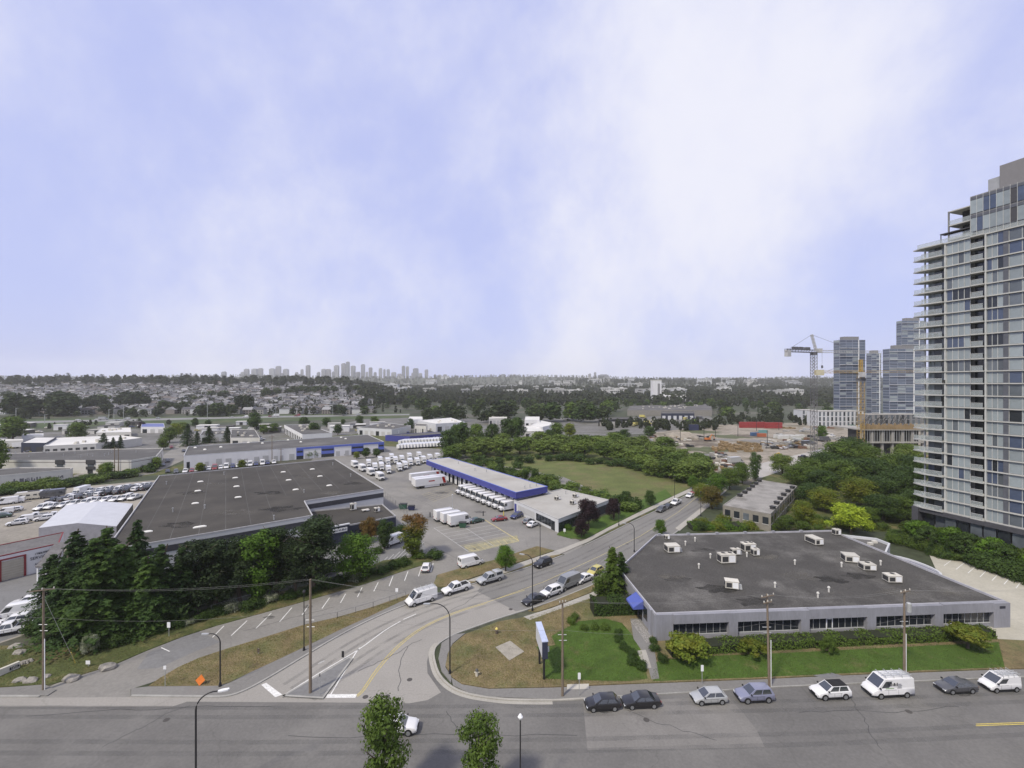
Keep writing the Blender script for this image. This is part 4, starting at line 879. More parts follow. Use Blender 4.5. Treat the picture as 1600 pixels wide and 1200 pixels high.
tw.part('wall_strip', tbox(MB(), 24.5, SEND, -0.4, 0.0, ZB, 74.0), m_blind)
# base storey with charcoal portal
b = MB(); tbox(b, 0.2, 1.6, -3, 1.2, 0, ZB - 0.26); tbox(b, 6.5, SEND, -2, 0.2, 0, 3.4); tbox(b, 0.2, SEND, -2, 0.9, ZB - 1.3, ZB - 0.27); tw.part('base_portal', b, m_twdark)
for k in range(9):
    s = 2.0 + k * 2.4
    b = MB(); tbox(b, s, s + 2.1, -0.6 if s < 6 else 0.2, -0.5 if s < 6 else 0.28, 3.5 if s < 6 else 0.6, ZB - 1.35); tw.part('base_window', b, m_mid if k % 3 else m_glass)
# parapet, penthouse set back, plant room
ZP = 74.2
b = MB(); tbox(b, 1.0, 12.0, 0.3, 0.42, ZP, ZP + 1.1); tw.part('parapet_rail', b, m_rail)
pent = [(11.0, SEND)]
tw.part('penthouse_wall', tbox(MB(), 11.2, SEND, -18, -0.55, ZP, ZP + 9.6), m_core)
for j in range(3):
    for k in range(12):
        w = 1.05 if k < 9 else 1.3
        s = 11.3 + k * 1.15; z0 = ZP + 0.1 + (0 if j == 0 else 1.2 + (j - 1) * 4.2); z1 = ZP + 1.15 if j == 0 else z0 + 3.1
        b = MB(); tbox(b, s, s + w, -0.5, -0.42, z0, z1); tw.part('penthouse_pane', b, m_rail if j == 0 else (m_twdark if k == 6 else (m_blind if rt.random() < 0.7 else m_glassb)))
    b = MB(); tbox(b, 11.2, 25.2, -0.54, -0.36, ZP + (1.2 if j == 0 else 0.25 + j * 4.2), ZP + (1.32 if j == 0 else 0.9 + j * 4.2)); tw.part('spandrel', b, MATS['charcoal_spandrel'])
for k in range(13):
    b = MB(); tbox(b, 11.24 + k * 1.15, 11.3 + k * 1.15, -0.42, -0.34, ZP + 0.1, ZP + 9.6); tw.part('mullion', b, m_frame)
for j in range(3):
    z0 = ZP + 1.0 + j * 3.4
    b = MB(); tbox(b, 6.6, 11.2, -7.5, -1.0, z0 - 0.25, z0); tw.part('terrace_slab', b, m_slab)
    if j < 2:
        b = MB(); tbox(b, 6.7, 11.1, -1.1, -1.04, z0, z0 + 1.1); tw.part('balcony_rail', b, m_rail)
        b = MB(); tbox(b, 8.2, 11.2, -7, -3.5, z0, z0 + 3.15); tw.part('terrace_wall', b, m_vent)
tw.part('terrace_post', tbox(MB(), 6.6, 6.8, -1.4, -1.0, ZP, ZP + 7.8), m_core)
b = MB(); tbox(b, 5.2, 11.0, -2.6, -0.6, ZP + 2.5, ZP + 2.7); tbox(b, 5.3, 5.45, -0.8, -0.65, ZP, ZP + 2.5); tw.part('pergola', b, m_twdark)
tw.part('plant_room', tbox(MB(), 15.2, SEND, -12, -3.0, ZP + 9.6, ZP + 15.4), mat('plant_room_cladding', (0.19, 0.185, 0.19), rough=0.6, var=0.05, world=True))
tw.part('stair_head', tbox(MB(), 13.0, 15.2, -8, -3.4, ZP + 9.6, ZP + 13.2), mat('stair_cladding', (0.3, 0.31, 0.33)))
# raised ramp and retaining walls in front of the tower
rp_ = Thing('garden_ramp', P(1500, 858), 'concrete garden ramp wall climbing past the tower base', 'wall')
for (a_, b_, z0, z1, w) in (((1455, 826), (1600, 872), 0, 1.6, 0.4), ((1437, 826), (1448, 812), 0, 1.3, 0.4), ((1425, 838), (1560, 885), 0, 0.9, 0.35), ((1560, 885), (1700, 925), 0, 0.9, 0.35)):
    rp_.part('wall', ribbon([P(*a_), P(*b_)], -w / 2, w / 2, z0, z1), m_conc)
tag(MB().sheet([P(1420, 838), P(1445, 815), P(1605, 872), P(1700, 905), P(1700, 924), P(1560, 885)], 0.5).build('garden_path', mat('path_slabs', (0.33, 0.31, 0.26), var=0.1, world=True)), kind='structure')
for (x, y) in ((1449, 848), (1531, 866), (1434, 836)):
    t = Thing('gate_pier', P(x, y), 'square concrete gate pier on the garden ramp wall by the tower', 'pier', 'piers of the garden ramp'); t.part('shaft', MB().box(*P(x, y).xy, 0, 0.9, 0.9, 1.9), m_core); t.part('cap', MB().box(*P(x, y).xy, 1.9, 1.15, 1.15, 0.2), m_conc)

# ------------------------------------------------------------------ far glass towers, podium flats, construction block, cranes
def far_tower(label, px0, px1, ytop, D, depth, nfl, wall, glass, strip=0.3, base_z=0.0, crown=True, seed=0):
    x0, x1 = (px0 - 800) * D / F, (px1 - 800) * D / F; zt = ZD(ytop, D); fh = (zt - base_z) / nfl; r = random.Random(seed)
    t = Thing('glass_tower', ((x0 + x1) / 2, D, base_z), label, 'tower')
    t.part('wall', MB().box((x0 + x1) / 2, D + depth / 2, base_z, x1 - x0, depth, zt - base_z), wall)
    xs = x0 + (x1 - x0) * strip
    for i in range(nfl):                                   # each storey: a glass band in two faces plus its slab edge
        z = base_z + i * fh
        n = 4 if (x1 - x0) > 22 else 2
        for k in range(n):
            a_, b_ = x0 + (x1 - x0) * k / n, x0 + (x1 - x0) * (k + 1) / n
            t.part('window_band', MB().box((a_ + b_) / 2, D - 0.08, z + 0.45, (b_ - a_) * 0.9, 0.16, fh - 0.75), glass[int(r.random() ** 1.5 * len(glass))])
        t.part('side_window_band', MB().box(x0 - 0.08, D + depth / 2, z + 0.5, 0.16, depth * 0.86, fh - 0.8), glass[i % len(glass)])
        if i % 3 == 0: t.part('slab_edge', MB().box(x0 + (xs - x0) * 0 + (x1 - x0) * 0.36, D - 0.45, z - 0.12, (x1 - x0) * 0.74, 0.9, 0.3), m_white)
    t.part('corner_strip', MB().box(xs + (x1 - xs) * 0.62, D - 0.3, base_z, 0.7, 0.6, zt - base_z), m_white)
    if crown: t.part('roof_plant', MB().box((x0 + x1) / 2, D + depth / 2, zt, (x1 - x0) * 0.6, depth * 0.6, 3.5), m_core)
    return t
m_steel = mat('steel_blue_glass', (0.1, 0.125, 0.17), rough=0.12, spec=0.7, orand=0.12)
gA = [m_steel, m_steel, m_steel, mat('slate_glass', (0.075, 0.09, 0.125), rough=0.12, spec=0.7, orand=0.1), m_blind]
m_ftw = mat('far_tower_frame', (0.2, 0.22, 0.27), rough=0.6, world=True)
far_tower('blue-grey glass tower with white slab bands standing behind the two cranes', 1312, 1352, 531, 470, 9, 30, m_ftw, gA, seed=1)
far_tower('slim glass tower between the two wider towers behind the yellow crane', 1362, 1377, 552, 520, 8, 30, m_ftw, gA, strip=0.5, seed=2)
far_tower('broad violet-blue glass tower beside the pale apartment tower', 1390, 1440, 545, 430, 8, 28, m_ftw, gA, strip=0.35, seed=3)
far_tower('tallest blue glass tower rising behind the broad violet-blue tower', 1409, 1446, 501, 560, 8, 40, m_ftw, gA, seed=4)
def lowrise(label, px0, px1, ytop, D, depth, cols, floors, wall, name='apartment_block', z0=0.0):
    x0, x1 = (px0 - 800) * D / F, (px1 - 800) * D / F; zt = ZD(ytop, D)
    t = Thing(name, ((x0 + x1) / 2, D, z0), label, 'building')
    t.part('wall', MB().box((x0 + x1) / 2, D + depth / 2, z0, x1 - x0, depth, zt - z0), wall)
    t.part('roof', MB().box((x0 + x1) / 2, D + depth / 2, zt, x1 - x0 + 0.6, depth + 0.6, 0.4), m_rooflight)
    fh = (zt - z0) / floors; w = (x1 - x0) / cols
    for i in range(floors):
        for k in range(cols):
            t.part('window', MB().box(x0 + (k + 0.5) * w, D - 0.05, z0 + i * fh + fh * 0.12, w * 0.45, 0.1, fh * 0.8), m_mid if (i + k) % 4 else m_glass)
    for k in range(cols + 1):
        t.part('fin', MB().box(x0 + k * w, D - 0.4, z0, 0.5, 0.8, zt - z0), wall)
    return t
lowrise('white four-storey podium block with vertical fins behind the construction yard', 1278, 1348, 643, 425, 16, 11, 3, m_wpale)
lowrise('low white block at the far left of the white podium flats', 1253, 1277, 641, 470, 14, 4, 3, m_wpale)
lowrise('grey podium block beneath the broad violet-blue glass tower', 1356, 1440, 648, 405, 12, 10, 3, m_core)
# construction block
Dk = 224.0
cb = Thing('construction_block', PD(1392, Dk), 'unfinished concrete block with open floors and timber formwork on top', 'building site')
xa, xb = (1346 - 800) * Dk / F, (1448 - 800) * Dk / F
m_rawc = mat('raw_concrete', (0.3, 0.29, 0.27), rough=0.9, var=0.15, scale=0.4, world=True)
m_form = mat('formwork_timber', (0.25, 0.18, 0.1), rough=0.9, var=0.2, scale=0.6, world=True)
zs = [ZD(v, Dk) for v in (712, 691, 671)]
for k, z in enumerate([0.2, zs[0], zs[1], zs[2]]):
    cb.part('floor_slab', MB().box((xa + xb) / 2 - (1.5 if k == 1 else 0), Dk + 11, max(0, z - 0.5), xb - xa + (4 if k == 1 else 0), 22, 0.5), m_rawc)
for k in range(7):
    x = xa + 1 + (xb - xa - 2) * k / 6
    cb.part('column', MB().box(x, Dk + 1.2, 0, 1.0, 1.0, zs[2] - 0.5), m_rawc)
cb.part('interior_shade', MB().box((xa + xb) / 2, Dk + 7, 0, xb - xa - 3, 8, zs[2] - 0.5), m_vent)  # dark box behind the columns: shade inside the open floors put into its colour
for k in range(34):
    x = xa + (xb - xa) * k / 33
    cb.part('formwork_panel', MB().box(x, Dk + 0.1, zs[2], (xb - xa) / 33 * 0.86, 0.25, 2.6 + 0.5 * math.sin(k * 2.3)), m_form)
for k in range(26):
    x = xa + 1 + (xb - xa - 2) * k / 25
    cb.part('shoring_prop', MB().tube([(x, Dk + 0.6, zs[1]), (x, Dk + 0.6, zs[2] - 0.5)], 0.11, 5), m_galv)
for k in range(40):
    x = xa + 8 + (xb - xa - 10) * rt.random()
    cb.part('rebar', MB().tube([(x, Dk + 4 + 12 * rt.random(), zs[2]), (x, Dk + 8, zs[2] + 4.5 + rt.random() * 2)], 0.12, 4), m_vent)
for k in range(5):
    cb.part('tarpaulin', MB().box(xa + 20 + k * 3.2, Dk - 6 - (k % 2) * 3, 3 + (k % 3), 4, 6, 0.6, rt.random()), mat('faded_red_tarp', (0.3, 0.16, 0.13), var=0.3, scale=0.5))

def lattice(t, p0, p1, w, nseg, m, r=0.17, name='mast'):
    """square lattice boom between two points: four chords with zig-zag lacing"""
    p0, p1 = Vector(p0), Vector(p1); d = (p1 - p0); L = d.length; d.normalize()
    u = d.cross(Vector((0, 0, 1)) if abs(d.z) < 0.9 else Vector((1, 0, 0))).normalized(); v = d.cross(u); mb = MB()
    cs = [u * sx * w / 2 + v * sy * w / 2 for sx, sy in ((-1, -1), (1, -1), (1, 1), (-1, 1))]
    for c in cs: mb.tube([p0 + c, p1 + c], r, 4)
    for i in range(nseg):
        a_, b_ = p0 + d * L * i / nseg, p0 + d * L * (i + 1) / nseg
        for k in range(4):
            c1, c2 = cs[k], cs[(k + 1) % 4]
            mb.tube([a_ + c1, b_ + c2], r * 0.6, 3, caps=False); mb.tube([b_ + c1, b_ + c2], r * 0.6, 3, caps=False)
    return t.part(name, mb, m)
m_cw = mat('crane_white', (0.42, 0.42, 0.42), rough=0.5); m_cd = mat('crane_dark', (0.1, 0.1, 0.11), rough=0.6); m_cy = mat('crane_yellow', (0.36, 0.24, 0.06), rough=0.55)
Dc = 262.0; bx = PD(1271.5, Dc); zj = ZD(549, Dc)
c1_ = Thing('tower_crane', bx, 'tall white and black tower crane with hammerhead counterweight over the building site', 'crane')
c1_.part('foot', MB().box(bx.x, bx.y, 0, 5, 5, 0.8), m_rawc)
m_cg = mat('crane_grey', (0.15, 0.15, 0.155), rough=0.6)
lattice(c1_, bx, bx + Vector((0, 0, ZD(627, Dc))), 2.4, 10, m_cg)
lattice(c1_, bx + Vector((0, 0, ZD(627, Dc))), bx + Vector((0, 0, ZD(607, Dc))), 2.4, 4, m_cd)
lattice(c1_, bx + Vector((0, 0, ZD(607, Dc))), bx + Vector((0, 0, zj - 2)), 2.4, 11, m_cg)
c1_.part('slewing_ring', MB().tube([bx + Vector((0, 0, zj - 2)), bx + Vector((0, 0, zj - 0.4))], 1.9, 10), m_cd)
c1_.part('cab', MB().box(bx.x + 2.4, bx.y - 1.4, zj - 0.8, 1.8, 2.4, 2.3), m_cw)
jd = Vector((-0.93, -0.36, 0)); 
lattice(c1_, bx + Vector((0, 0, zj)), bx + jd * 22.5 + Vector((0, 0, zj)), 1.5, 10, m_cd, name='counter_jib')
lattice(c1_, bx + Vector((0, 0, zj)), bx - jd * 60 + Vector((0, 0, zj + 1)), 1.4, 26, m_cw, r=0.09, name='jib')
apex = bx + Vector((-1.2, 0, ZD(523, Dc)))
lattice(c1_, bx + Vector((1.4, 0, zj)), apex, 0.9, 5, m_cw, name='apex_frame')
cw = bx + jd * 21; c1_.part('counterweight', MB().box(cw.x, cw.y, zj - 3.4, 2.8, 2.0, 3.6, math.atan2(jd.y, jd.x)), m_cw)
for k, f in enumerate((0.25, 0.5, 0.7)):
    q = bx + jd * 22 * f; c1_.part('winch_box', MB().box(q.x, q.y, zj + 0.8, 3.2, 1.6, 1.4, math.atan2(jd.y, jd.x)), m_cd)
c1_.part('tie_rod', MB().tube([apex, bx + jd * 20 + Vector((0, 0, zj + 0.8))], 0.08, 4), m_cd); c1_.part('tie_rod', MB().tube([apex, bx - jd * 35 + Vector((0, 0, zj + 1.6))], 0.08, 4), m_cd)
hk = bx - jd * 7; c1_.part('hoist_rope', MB().tube([hk + Vector((0, 0, zj)), hk + Vector((0, 0, zj - 8))], 0.06, 4), m_cd); c1_.part('hook_block', MB().box(hk.x, hk.y, zj - 9.6, 0.7, 0.7, 1.6), m_cd)
Dy = 214.0; by = PD(1345, Dy); zj = ZD(581, Dy)
c2_ = Thing('tower_crane', by, 'yellow tower crane beside the unfinished concrete block', 'crane')
lattice(c2_, by, by + Vector((0, 0, zj)), 2.0, 16, m_cy, r=0.1); lattice(c2_, by + Vector((0, 0, zj)), by + Vector((0, 0, ZD(562, Dy))), 1.0, 4, m_cy, name='apex_frame')
jy = Vector((-0.99, 0.14, 0))
lattice(c2_, by + Vector((0, 0, zj)), by + jy * 20 + Vector((0, 0, zj)), 1.0, 9, m_cy, r=0.08, name='counter_jib'); lattice(c2_, by + Vector((0, 0, zj)), by - jy * 48 + Vector((0, 0, zj + 0.5)), 0.9, 22, m_cy, r=0.05, name='jib')
cw = by + jy * 18; c2_.part('counterweight', MB().box(cw.x, cw.y, zj - 1.6, 3.6, 1.6, 2.6), mat('crane_cream', (0.5, 0.46, 0.33)))
c2_.part('cab', MB().box(by.x - 0.6, by.y - 1.8, zj - 2.4, 1.7, 1.8, 2.2), m_cw); c2_.part('collar', MB().box(by.x, by.y, zj - 4.2, 2.8, 2.8, 1.2), m_cd)
for e in (14, -30): c2_.part('tie_rod', MB().tube([by + Vector((0, 0, ZD(562, Dy))), by + jy * e + Vector((0, 0, zj + 0.7))], 0.07, 4), m_cd)
hg = Thing('hoist_tower', PD(1331, 246), 'green site hoist tower next to the yellow crane mast', 'hoist'); lattice(hg, PD(1331, 246), PD(1331, 246, ZD(664, 246)), 2.2, 7, mat('hoist_green', (0.05, 0.12, 0.1)), r=0.25); hg.part('cage', MB().box(*PD(1331, 246).xy, 6, 1.7, 1.7, 3.2), mat('hoist_green', (0.05, 0.12, 0.1)))
# ------------------------------------------------------------------ vegetation
RG = np.random.default_rng(5)
def leaf_mesh(name, cen, nor, size, m, aspect=0.62, extra=None):
    """many leaf-sized rhombic faces"""
    n = len(cen); rnd = RG.normal(size=(n, 3)); nor = nor / np.linalg.norm(nor, axis=1, keepdims=True)
    t = np.cross(nor, rnd); t /= np.linalg.norm(t, axis=1, keepdims=True); b = np.cross(nor, t)
    s = np.asarray(size).reshape(-1, 1) if np.ndim(size) else size
    v = np.empty((n, 4, 3)); v[:, 0] = cen - t * s; v[:, 1] = cen - b * s * aspect; v[:, 2] = cen + t * s; v[:, 3] = cen + b * s * aspect
    me = bpy.data.meshes.new(name); me.vertices.add(n * 4); me.vertices.foreach_set('co', v.reshape(-1).astype(np.float32))
    me.loops.add(n * 4); me.loops.foreach_set('vertex_index', np.arange(n * 4, dtype=np.int32))
    me.polygons.add(n); me.polygons.foreach_set('loop_start', np.arange(0, n * 4, 4, dtype=np.int32))
    me.materials.append(m); me.update(calc_edges=True)
    return me
def lobes(seed, kind):
    r = np.random.default_rng(seed); L = []
    def ring_(n, h0, h1, prof, l0, l1):
        for i in range(n):
            h = h0 + (h1 - h0) * (i + r.random()) / n; a = i * 2.4 + r.uniform(-0.7, 0.7); rr = prof(h) * r.uniform(0.35, 1.0)
            L.append((rr * math.cos(a), rr * math.sin(a), h, r.uniform(l0, l1)))
    if kind == 'round': ring_(26, 0.2, 0.87, lambda h: 0.27 * math.sin(math.pi * min(1, (h - 0.02) / 0.98) ** 0.9), 0.1, 0.16)
    elif kind == 'tall': ring_(26, 0.12, 0.92, lambda h: 0.17 * math.sin(math.pi * (1.04 - h) ** 0.7), 0.065, 0.115)
    elif kind == 'wide': ring_(30, 0.26, 0.87, lambda h: 0.46 * (1.1 - 0.6 * h), 0.1, 0.17)
    elif kind == 'pine': ring_(44, 0.24, 0.96, lambda h: 0.2 * (1.08 - h) ** 0.5, 0.045, 0.095)
    elif kind == 'bush': ring_(18, 0.15, 0.7, lambda h: 0.42, 0.18, 0.3)
    elif kind == 'flat': ring_(22, 0.4, 0.82, lambda h: 0.65 * (1.25 - h), 0.12, 0.2)
    return L
def crown(name, seed, kind, n, size, m, squash=0.8):
    r = np.random.default_rng(seed + 100); L = lobes(seed, kind); L = np.array(L)
    w = L[:, 3] ** 2; w /= w.sum(); idx = r.choice(len(L), n, p=w)
    d = r.normal(size=(n, 3)); d[:, 2] += 0.25; d /= np.linalg.norm(d, axis=1, keepdims=True)
    rad = L[idx, 3:4] * (0.55 + 0.5 * r.random((n, 1)) ** 0.6) * (1 + 0.25 * np.sin(d[:, :1] * 7 + d[:, 1:2] * 9 + idx[:, None]))
    dd = d.copy(); dd[:, 2] *= squash
    c = L[idx, :3] + dd * rad
    cc = L[:, :3].mean(0); out = c - cc; out /= np.linalg.norm(out, axis=1, keepdims=True) + 1e-6
    nor = d * 0.7 + out * 0.3 + r.normal(size=(n, 3)) * 0.45
    return leaf_mesh(name, c, nor, size * r.uniform(0.6, 1.25, n), m)
def trunk_mesh(seed, h, r0, m, limbs=6, kind='round'):
    r = random.Random(seed); mb = MB()
    pts = [(0, 0, -0.01)] + [(r.uniform(-0.012, 0.012) * k, r.uniform(-0.012, 0.012) * k, h * k / 4) for k in range(1, 5)]
    mb.tube(pts, [r0 * 1.25, r0, r0 * 0.82, r0 * 0.6, r0 * 0.25], 7)
    for i in range(limbs):
        z = h * r.uniform(0.35, 0.85); a = r.uniform(0, 6.28); l = 0.2 * r.uniform(0.6, 1.1)
        mb.tube([(0, 0, z), (l * 0.5 * math.cos(a), l * 0.5 * math.sin(a), z + l * 0.45), (l * math.cos(a), l * math.sin(a), z + l * 1.0)], [r0 * 0.45, r0 * 0.3, r0 * 0.12], 5)
    return mb.mesh('trunk', m)
def fir_crown(seed, m, whorls=30, per=11, droop=0.35, wid=0.225, size=0.0145, nq=30):
    r = np.random.default_rng(seed); C_, N_, S_ = [], [], []
    for w in range(whorls):
        h = 0.05 + 0.93 * (w / whorls) ** 0.92; R = wid * (1 - h) ** 0.78 * r.uniform(0.82, 1.12) + 0.008
        for k in range(per if w < whorls - 4 else 5):
            a = r.uniform(0, 6.28); l = R * r.uniform(0.7, 1.15); t = (np.arange(nq) + r.random(nq)) / nq
            t = t ** 0.7
            x = t * l; z = h + 0.06 * x - droop * l * t ** 2 + r.normal(size=nq) * 0.004
            side = (r.random(nq) - 0.5) * 2 * (0.3 * l * (1 - t) * t * 2.6 + 0.006)
            ca, sa = math.cos(a), math.sin(a)
            C_.append(np.stack([x * ca - side * sa, x * sa + side * ca, z - np.abs(side) * 0.25], 1))
            nn = r.normal(size=(nq, 3)) * 0.45 + np.array([0.35 * ca, 0.35 * sa, 0.85]); N_.append(nn); S_.append(size * r.uniform(0.7, 1.3, nq))
    return leaf_mesh('crown', np.concatenate(C_), np.concatenate(N_), np.concatenate(S_), m, aspect=0.42)

f_dark = foliage('fir_needles', (0.0314, 0.0598, 0.0211), (0.0533, 0.0915, 0.0232))
f_fir2 = foliage('cedar_needles', (0.0470, 0.0880, 0.0232), (0.0784, 0.1320, 0.0275))
f_pine = foliage('pine_needles', (0.0226, 0.0385, 0.0169), (0.0376, 0.0576, 0.0190))
f_green = foliage('maple_leaves', (0.0676, 0.1328, 0.0167), (0.1070, 0.1898, 0.0243))
f_mid = foliage('broad_leaves', (0.0735, 0.1188, 0.0224), (0.1029, 0.1540, 0.0277))
f_deep = foliage('deep_green_leaves', (0.0395, 0.0716, 0.0184), (0.0638, 0.1057, 0.0225))
f_will = foliage('willow_leaves', (0.1078, 0.1595, 0.0330), (0.1470, 0.1980, 0.0409))
f_lime = foliage('lime_leaves', (0.27, 0.36, 0.03), (0.36, 0.44, 0.04))
f_yel = foliage('yellowing_leaves', (0.1183, 0.1645, 0.0228), (0.1578, 0.1645, 0.0228))
f_red = foliage('golden_brown_leaves', (0.13, 0.095, 0.03), (0.15, 0.08, 0.025))
f_gold = foliage('golden_leaves', (0.125, 0.115, 0.026), (0.14, 0.1, 0.024))
f_turn = foliage('green_turning_red_leaves', (0.0980, 0.1375, 0.0198), (0.1372, 0.1485, 0.0231))
def red_top(m):
    n, l = m.node_tree.nodes, m.node_tree.links; t = n.new('ShaderNodeTexCoord'); sx = n.new('ShaderNodeSeparateXYZ'); l.new(t.outputs['Object'], sx.inputs['Vector'])
    nz_ = n.new('ShaderNodeTexNoise'); nz_.inputs['Scale'].default_value = 9; l.new(t.outputs['Object'], nz_.inputs['Vector']); ad = n.new('ShaderNodeMath'); ad.operation = 'MULTIPLY_ADD'; l.new(nz_.outputs['Fac'], ad.inputs[0]); ad.inputs[1].default_value = 0.5; l.new(sx.outputs['Z'], ad.inputs[2])
    r = n.new('ShaderNodeMapRange'); r.inputs['From Min'].default_value = 0.84; r.inputs['From Max'].default_value = 1.14; l.new(ad.outputs['Value'], r.inputs['Value'])
    mx = n.new('ShaderNodeMix'); mx.data_type = 'RGBA'; l.new(r.outputs['Result'], mx.inputs['Factor']); mx.inputs['B'].default_value = (0.155, 0.085, 0.027, 1)
    src = n['Principled BSDF'].inputs['Base Color'].links[0].from_socket; l.new(src, mx.inputs['A'])
    for nd in n:
        if nd.type == 'BSDF_TRANSLUCENT': l.new(mx.outputs['Result'], nd.inputs['Color'])
    l.new(mx.outputs['Result'], n['Principled BSDF'].inputs['Base Color'])
red_top(f_turn)
f_rust = foliage('rusty_leaves', (0.13, 0.095, 0.028), (0.15, 0.085, 0.022))
f_purp = foliage('copper_leaves', (0.0286, 0.0182, 0.0234), (0.0455, 0.0260, 0.0286))
f_bram = foliage('bramble_leaves', (0.0882, 0.1375, 0.0264), (0.1176, 0.1650, 0.0330))
f_white = foliage('white_blossom_leaves', (0.16, 0.19, 0.1), (0.35, 0.36, 0.28))
f_far = foliage('far_wood_leaves', (0.0382, 0.0601, 0.0189), (0.0573, 0.0829, 0.0223), orand=0.25)
f_fard = foliage('far_conifer_needles', (0.0255, 0.0400, 0.0172), (0.0357, 0.0515, 0.0189), orand=0.25)

PROTO = {}
def protos():
    for s in range(3):
        PROTO['round', s] = (crown('crown', s, 'round', 9000, 0.017, f_green), trunk_mesh(s, 0.72, 0.022, m_bark))
        PROTO['tall', s] = (crown('crown', 20 + s, 'tall', 7500, 0.0145, f_green), trunk_mesh(10 + s, 0.8, 0.016, m_bark, 5))
        PROTO['wide', s] = (crown('crown', 40 + s, 'wide', 9000, 0.021, f_green), trunk_mesh(20 + s, 0.66, 0.028, m_bark, 9))
        PROTO['pine', s] = (crown('crown', 60 + s, 'pine', 10000, 0.0125, f_pine, 0.6), trunk_mesh(30 + s, 0.9, 0.017, m_bark, 7))
        PROTO['fir', s] = (fir_crown(80 + s, f_dark), trunk_mesh(40 + s, 0.97, 0.016, m_bark, 0))
        PROTO['bush', s] = (crown('crown', 100 + s, 'bush', 2400, 0.045, f_mid, 0.9), None)
        PROTO['flat', s] = (crown('crown', 120 + s, 'flat', 4200, 0.034, f_green, 0.45), trunk_mesh(50 + s, 0.7, 0.03, m_bark, 8))
        PROTO['mid', s] = (crown('crown', 140 + s, 'round', 2400, 0.032, f_will), trunk_mesh(60 + s, 0.7, 0.02, m_bark, 3))
        PROTO['midbush', s] = (crown('crown', 160 + s, 'bush', 800, 0.075, f_bram, 0.9), None)
        PROTO['far', s] = (crown('crown', 180 + s, 'round', 360, 0.075, f_far), trunk_mesh(70 + s, 0.6, 0.02, m_bark, 0))
        PROTO['farfir', s] = (fir_crown(200 + s, f_fard, 12, 7, 0.3, 0.21, 0.045, 7), trunk_mesh(80 + s, 0.95, 0.016, m_bark, 0))
        PROTO['poplar', s] = (crown('crown', 220 + s, 'tall', 420, 0.055, f_fard), trunk_mesh(90 + s, 0.8, 0.016, m_bark, 0))
protos()
vr = random.Random(77)
TONE = {}
def LOOK(h, m):
    if not TONE:
        TONE.update({f_dark: 'blackish green', f_fir2: 'bluish green', f_pine: 'blackish', f_green: 'bright green', f_mid: 'mid-green', f_deep: 'dark green', f_will: 'grey-green', f_lime: 'lime', f_yel: 'yellow-green', f_red: 'reddish', f_rust: 'rusty', f_purp: 'copper-purple', f_bram: 'fresh green', f_white: 'pale', f_far: 'dull green', f_fard: 'blackish green'})
    return ('very tall' if h > 17 else 'tall' if h > 12 else 'medium-sized' if h > 8.5 else 'low') + ' ' + TONE.get(m, 'green')
def put_part(name, me, m, parent):
    o = link(name, me, parent)
    if m is not None:
        o.material_slots[0].link = 'OBJECT'; o.material_slots[0].material = m
    return o
def plant(kind, loc, h, w, m, label, cat='tree', group=None, name=None, seed=None, simple=False):
    """a tree or shrub: trunk and crown parts under one Empty; w is the crown width relative to the prototype"""
    s = vr.randrange(3) if seed is None else seed; cm, tm = PROTO[kind, s]
    if group and cat == 'tree': label = LOOK(h, m) + ' ' + label
    nm = name or {'pine': 'pine_tree', 'fir': 'fir_tree', 'bush': 'shrub', 'midbush': 'shrub', 'farfir': 'conifer_tree', 'poplar': 'poplar_tree'}.get(kind, 'leafy_tree')
    if simple or tm is None:
        o = put_part(nm, cm, m, None)
        o.location = loc; o.scale = (h * w, h * w, h); o.rotation_euler = (0, 0, vr.uniform(0, 6.28)); tag(o, label, cat, group); return o
    e = empty(nm, loc, vr.uniform(0, 6.28)); e.scale = (h * w, h * w, h); tag(e, label, cat, group)
    put_part('crown', cm, m, e); link('trunk', tm, e)
    return e
def at(px, py, z=0): return P(px, py, z)

# --- near left: firs, then pines, then broadleaf trees along the frontage
for i, (x, y, h, w, m, lab) in enumerate([
        (105, 995, 13, 1.25, f_dark, 'broad dark fir at the street end of the conifer row beside the parked pickups'),
        (150, 1000, 16.5, 1.25, f_fir2, 'tallest layered fir near the end of the conifer row'),
        (82, 975, 12, 1.2, f_dark, 'outermost dark fir overhanging the parked white pickups'),
        (168, 965, 16, 1.2, f_fir2, 'broad green fir behind the tall layered fir'),
        (230, 985, 12.5, 1.2, f_fir2, 'layered fir in front of the slim pointed fir'),
        (120, 960, 15, 1.2, f_dark, 'dark fir behind the tall layered fir by the porch canopy'),
        (190, 985, 14.5, 1.25, f_fir2, 'layered green fir between the tall fir and the slim fir'),
        (215, 960, 17, 0.8, f_dark, 'slim pointed fir rising over the warehouse skylight'),
        (250, 972, 13.5, 1.2, f_dark, 'drooping fir next to the pines in the conifer row'),
        (285, 965, 12.5, 1.1, f_dark, 'short dark fir where the fir row meets the pines')]):
    plant('fir', at(x, y), h, w * 1.35, m, lab, seed=i % 3)
for i, (x, y, h, w, m, lab) in enumerate([
        (308, 955, 12.5, 1.25, f_pine, 'dark pine next to the last fir in the row along the warehouse'),
        (338, 950, 12.2, 1.2, f_pine, 'second dark pine from the firs along the warehouse'),
        (375, 942, 11.8, 1.15, f_pine, 'dark pine just left of the light green birch'),
        (432, 928, 12.6, 1.2, f_pine, 'dark pine between the light green birch and the big pine'),
        (462, 930, 11.0, 1.1, f_pine, 'shorter dark pine behind the twin street poles'),
        (490, 925, 14.2, 1.3, f_pine, 'tallest broad pine beside the round maple')]):
    plant('pine', at(x, y), h, w * 1.3, m, lab, seed=i % 3)
plant('tall', at(405, 938), 13.2, 1.35, f_green, 'light green birch standing among the dark pines', seed=0)
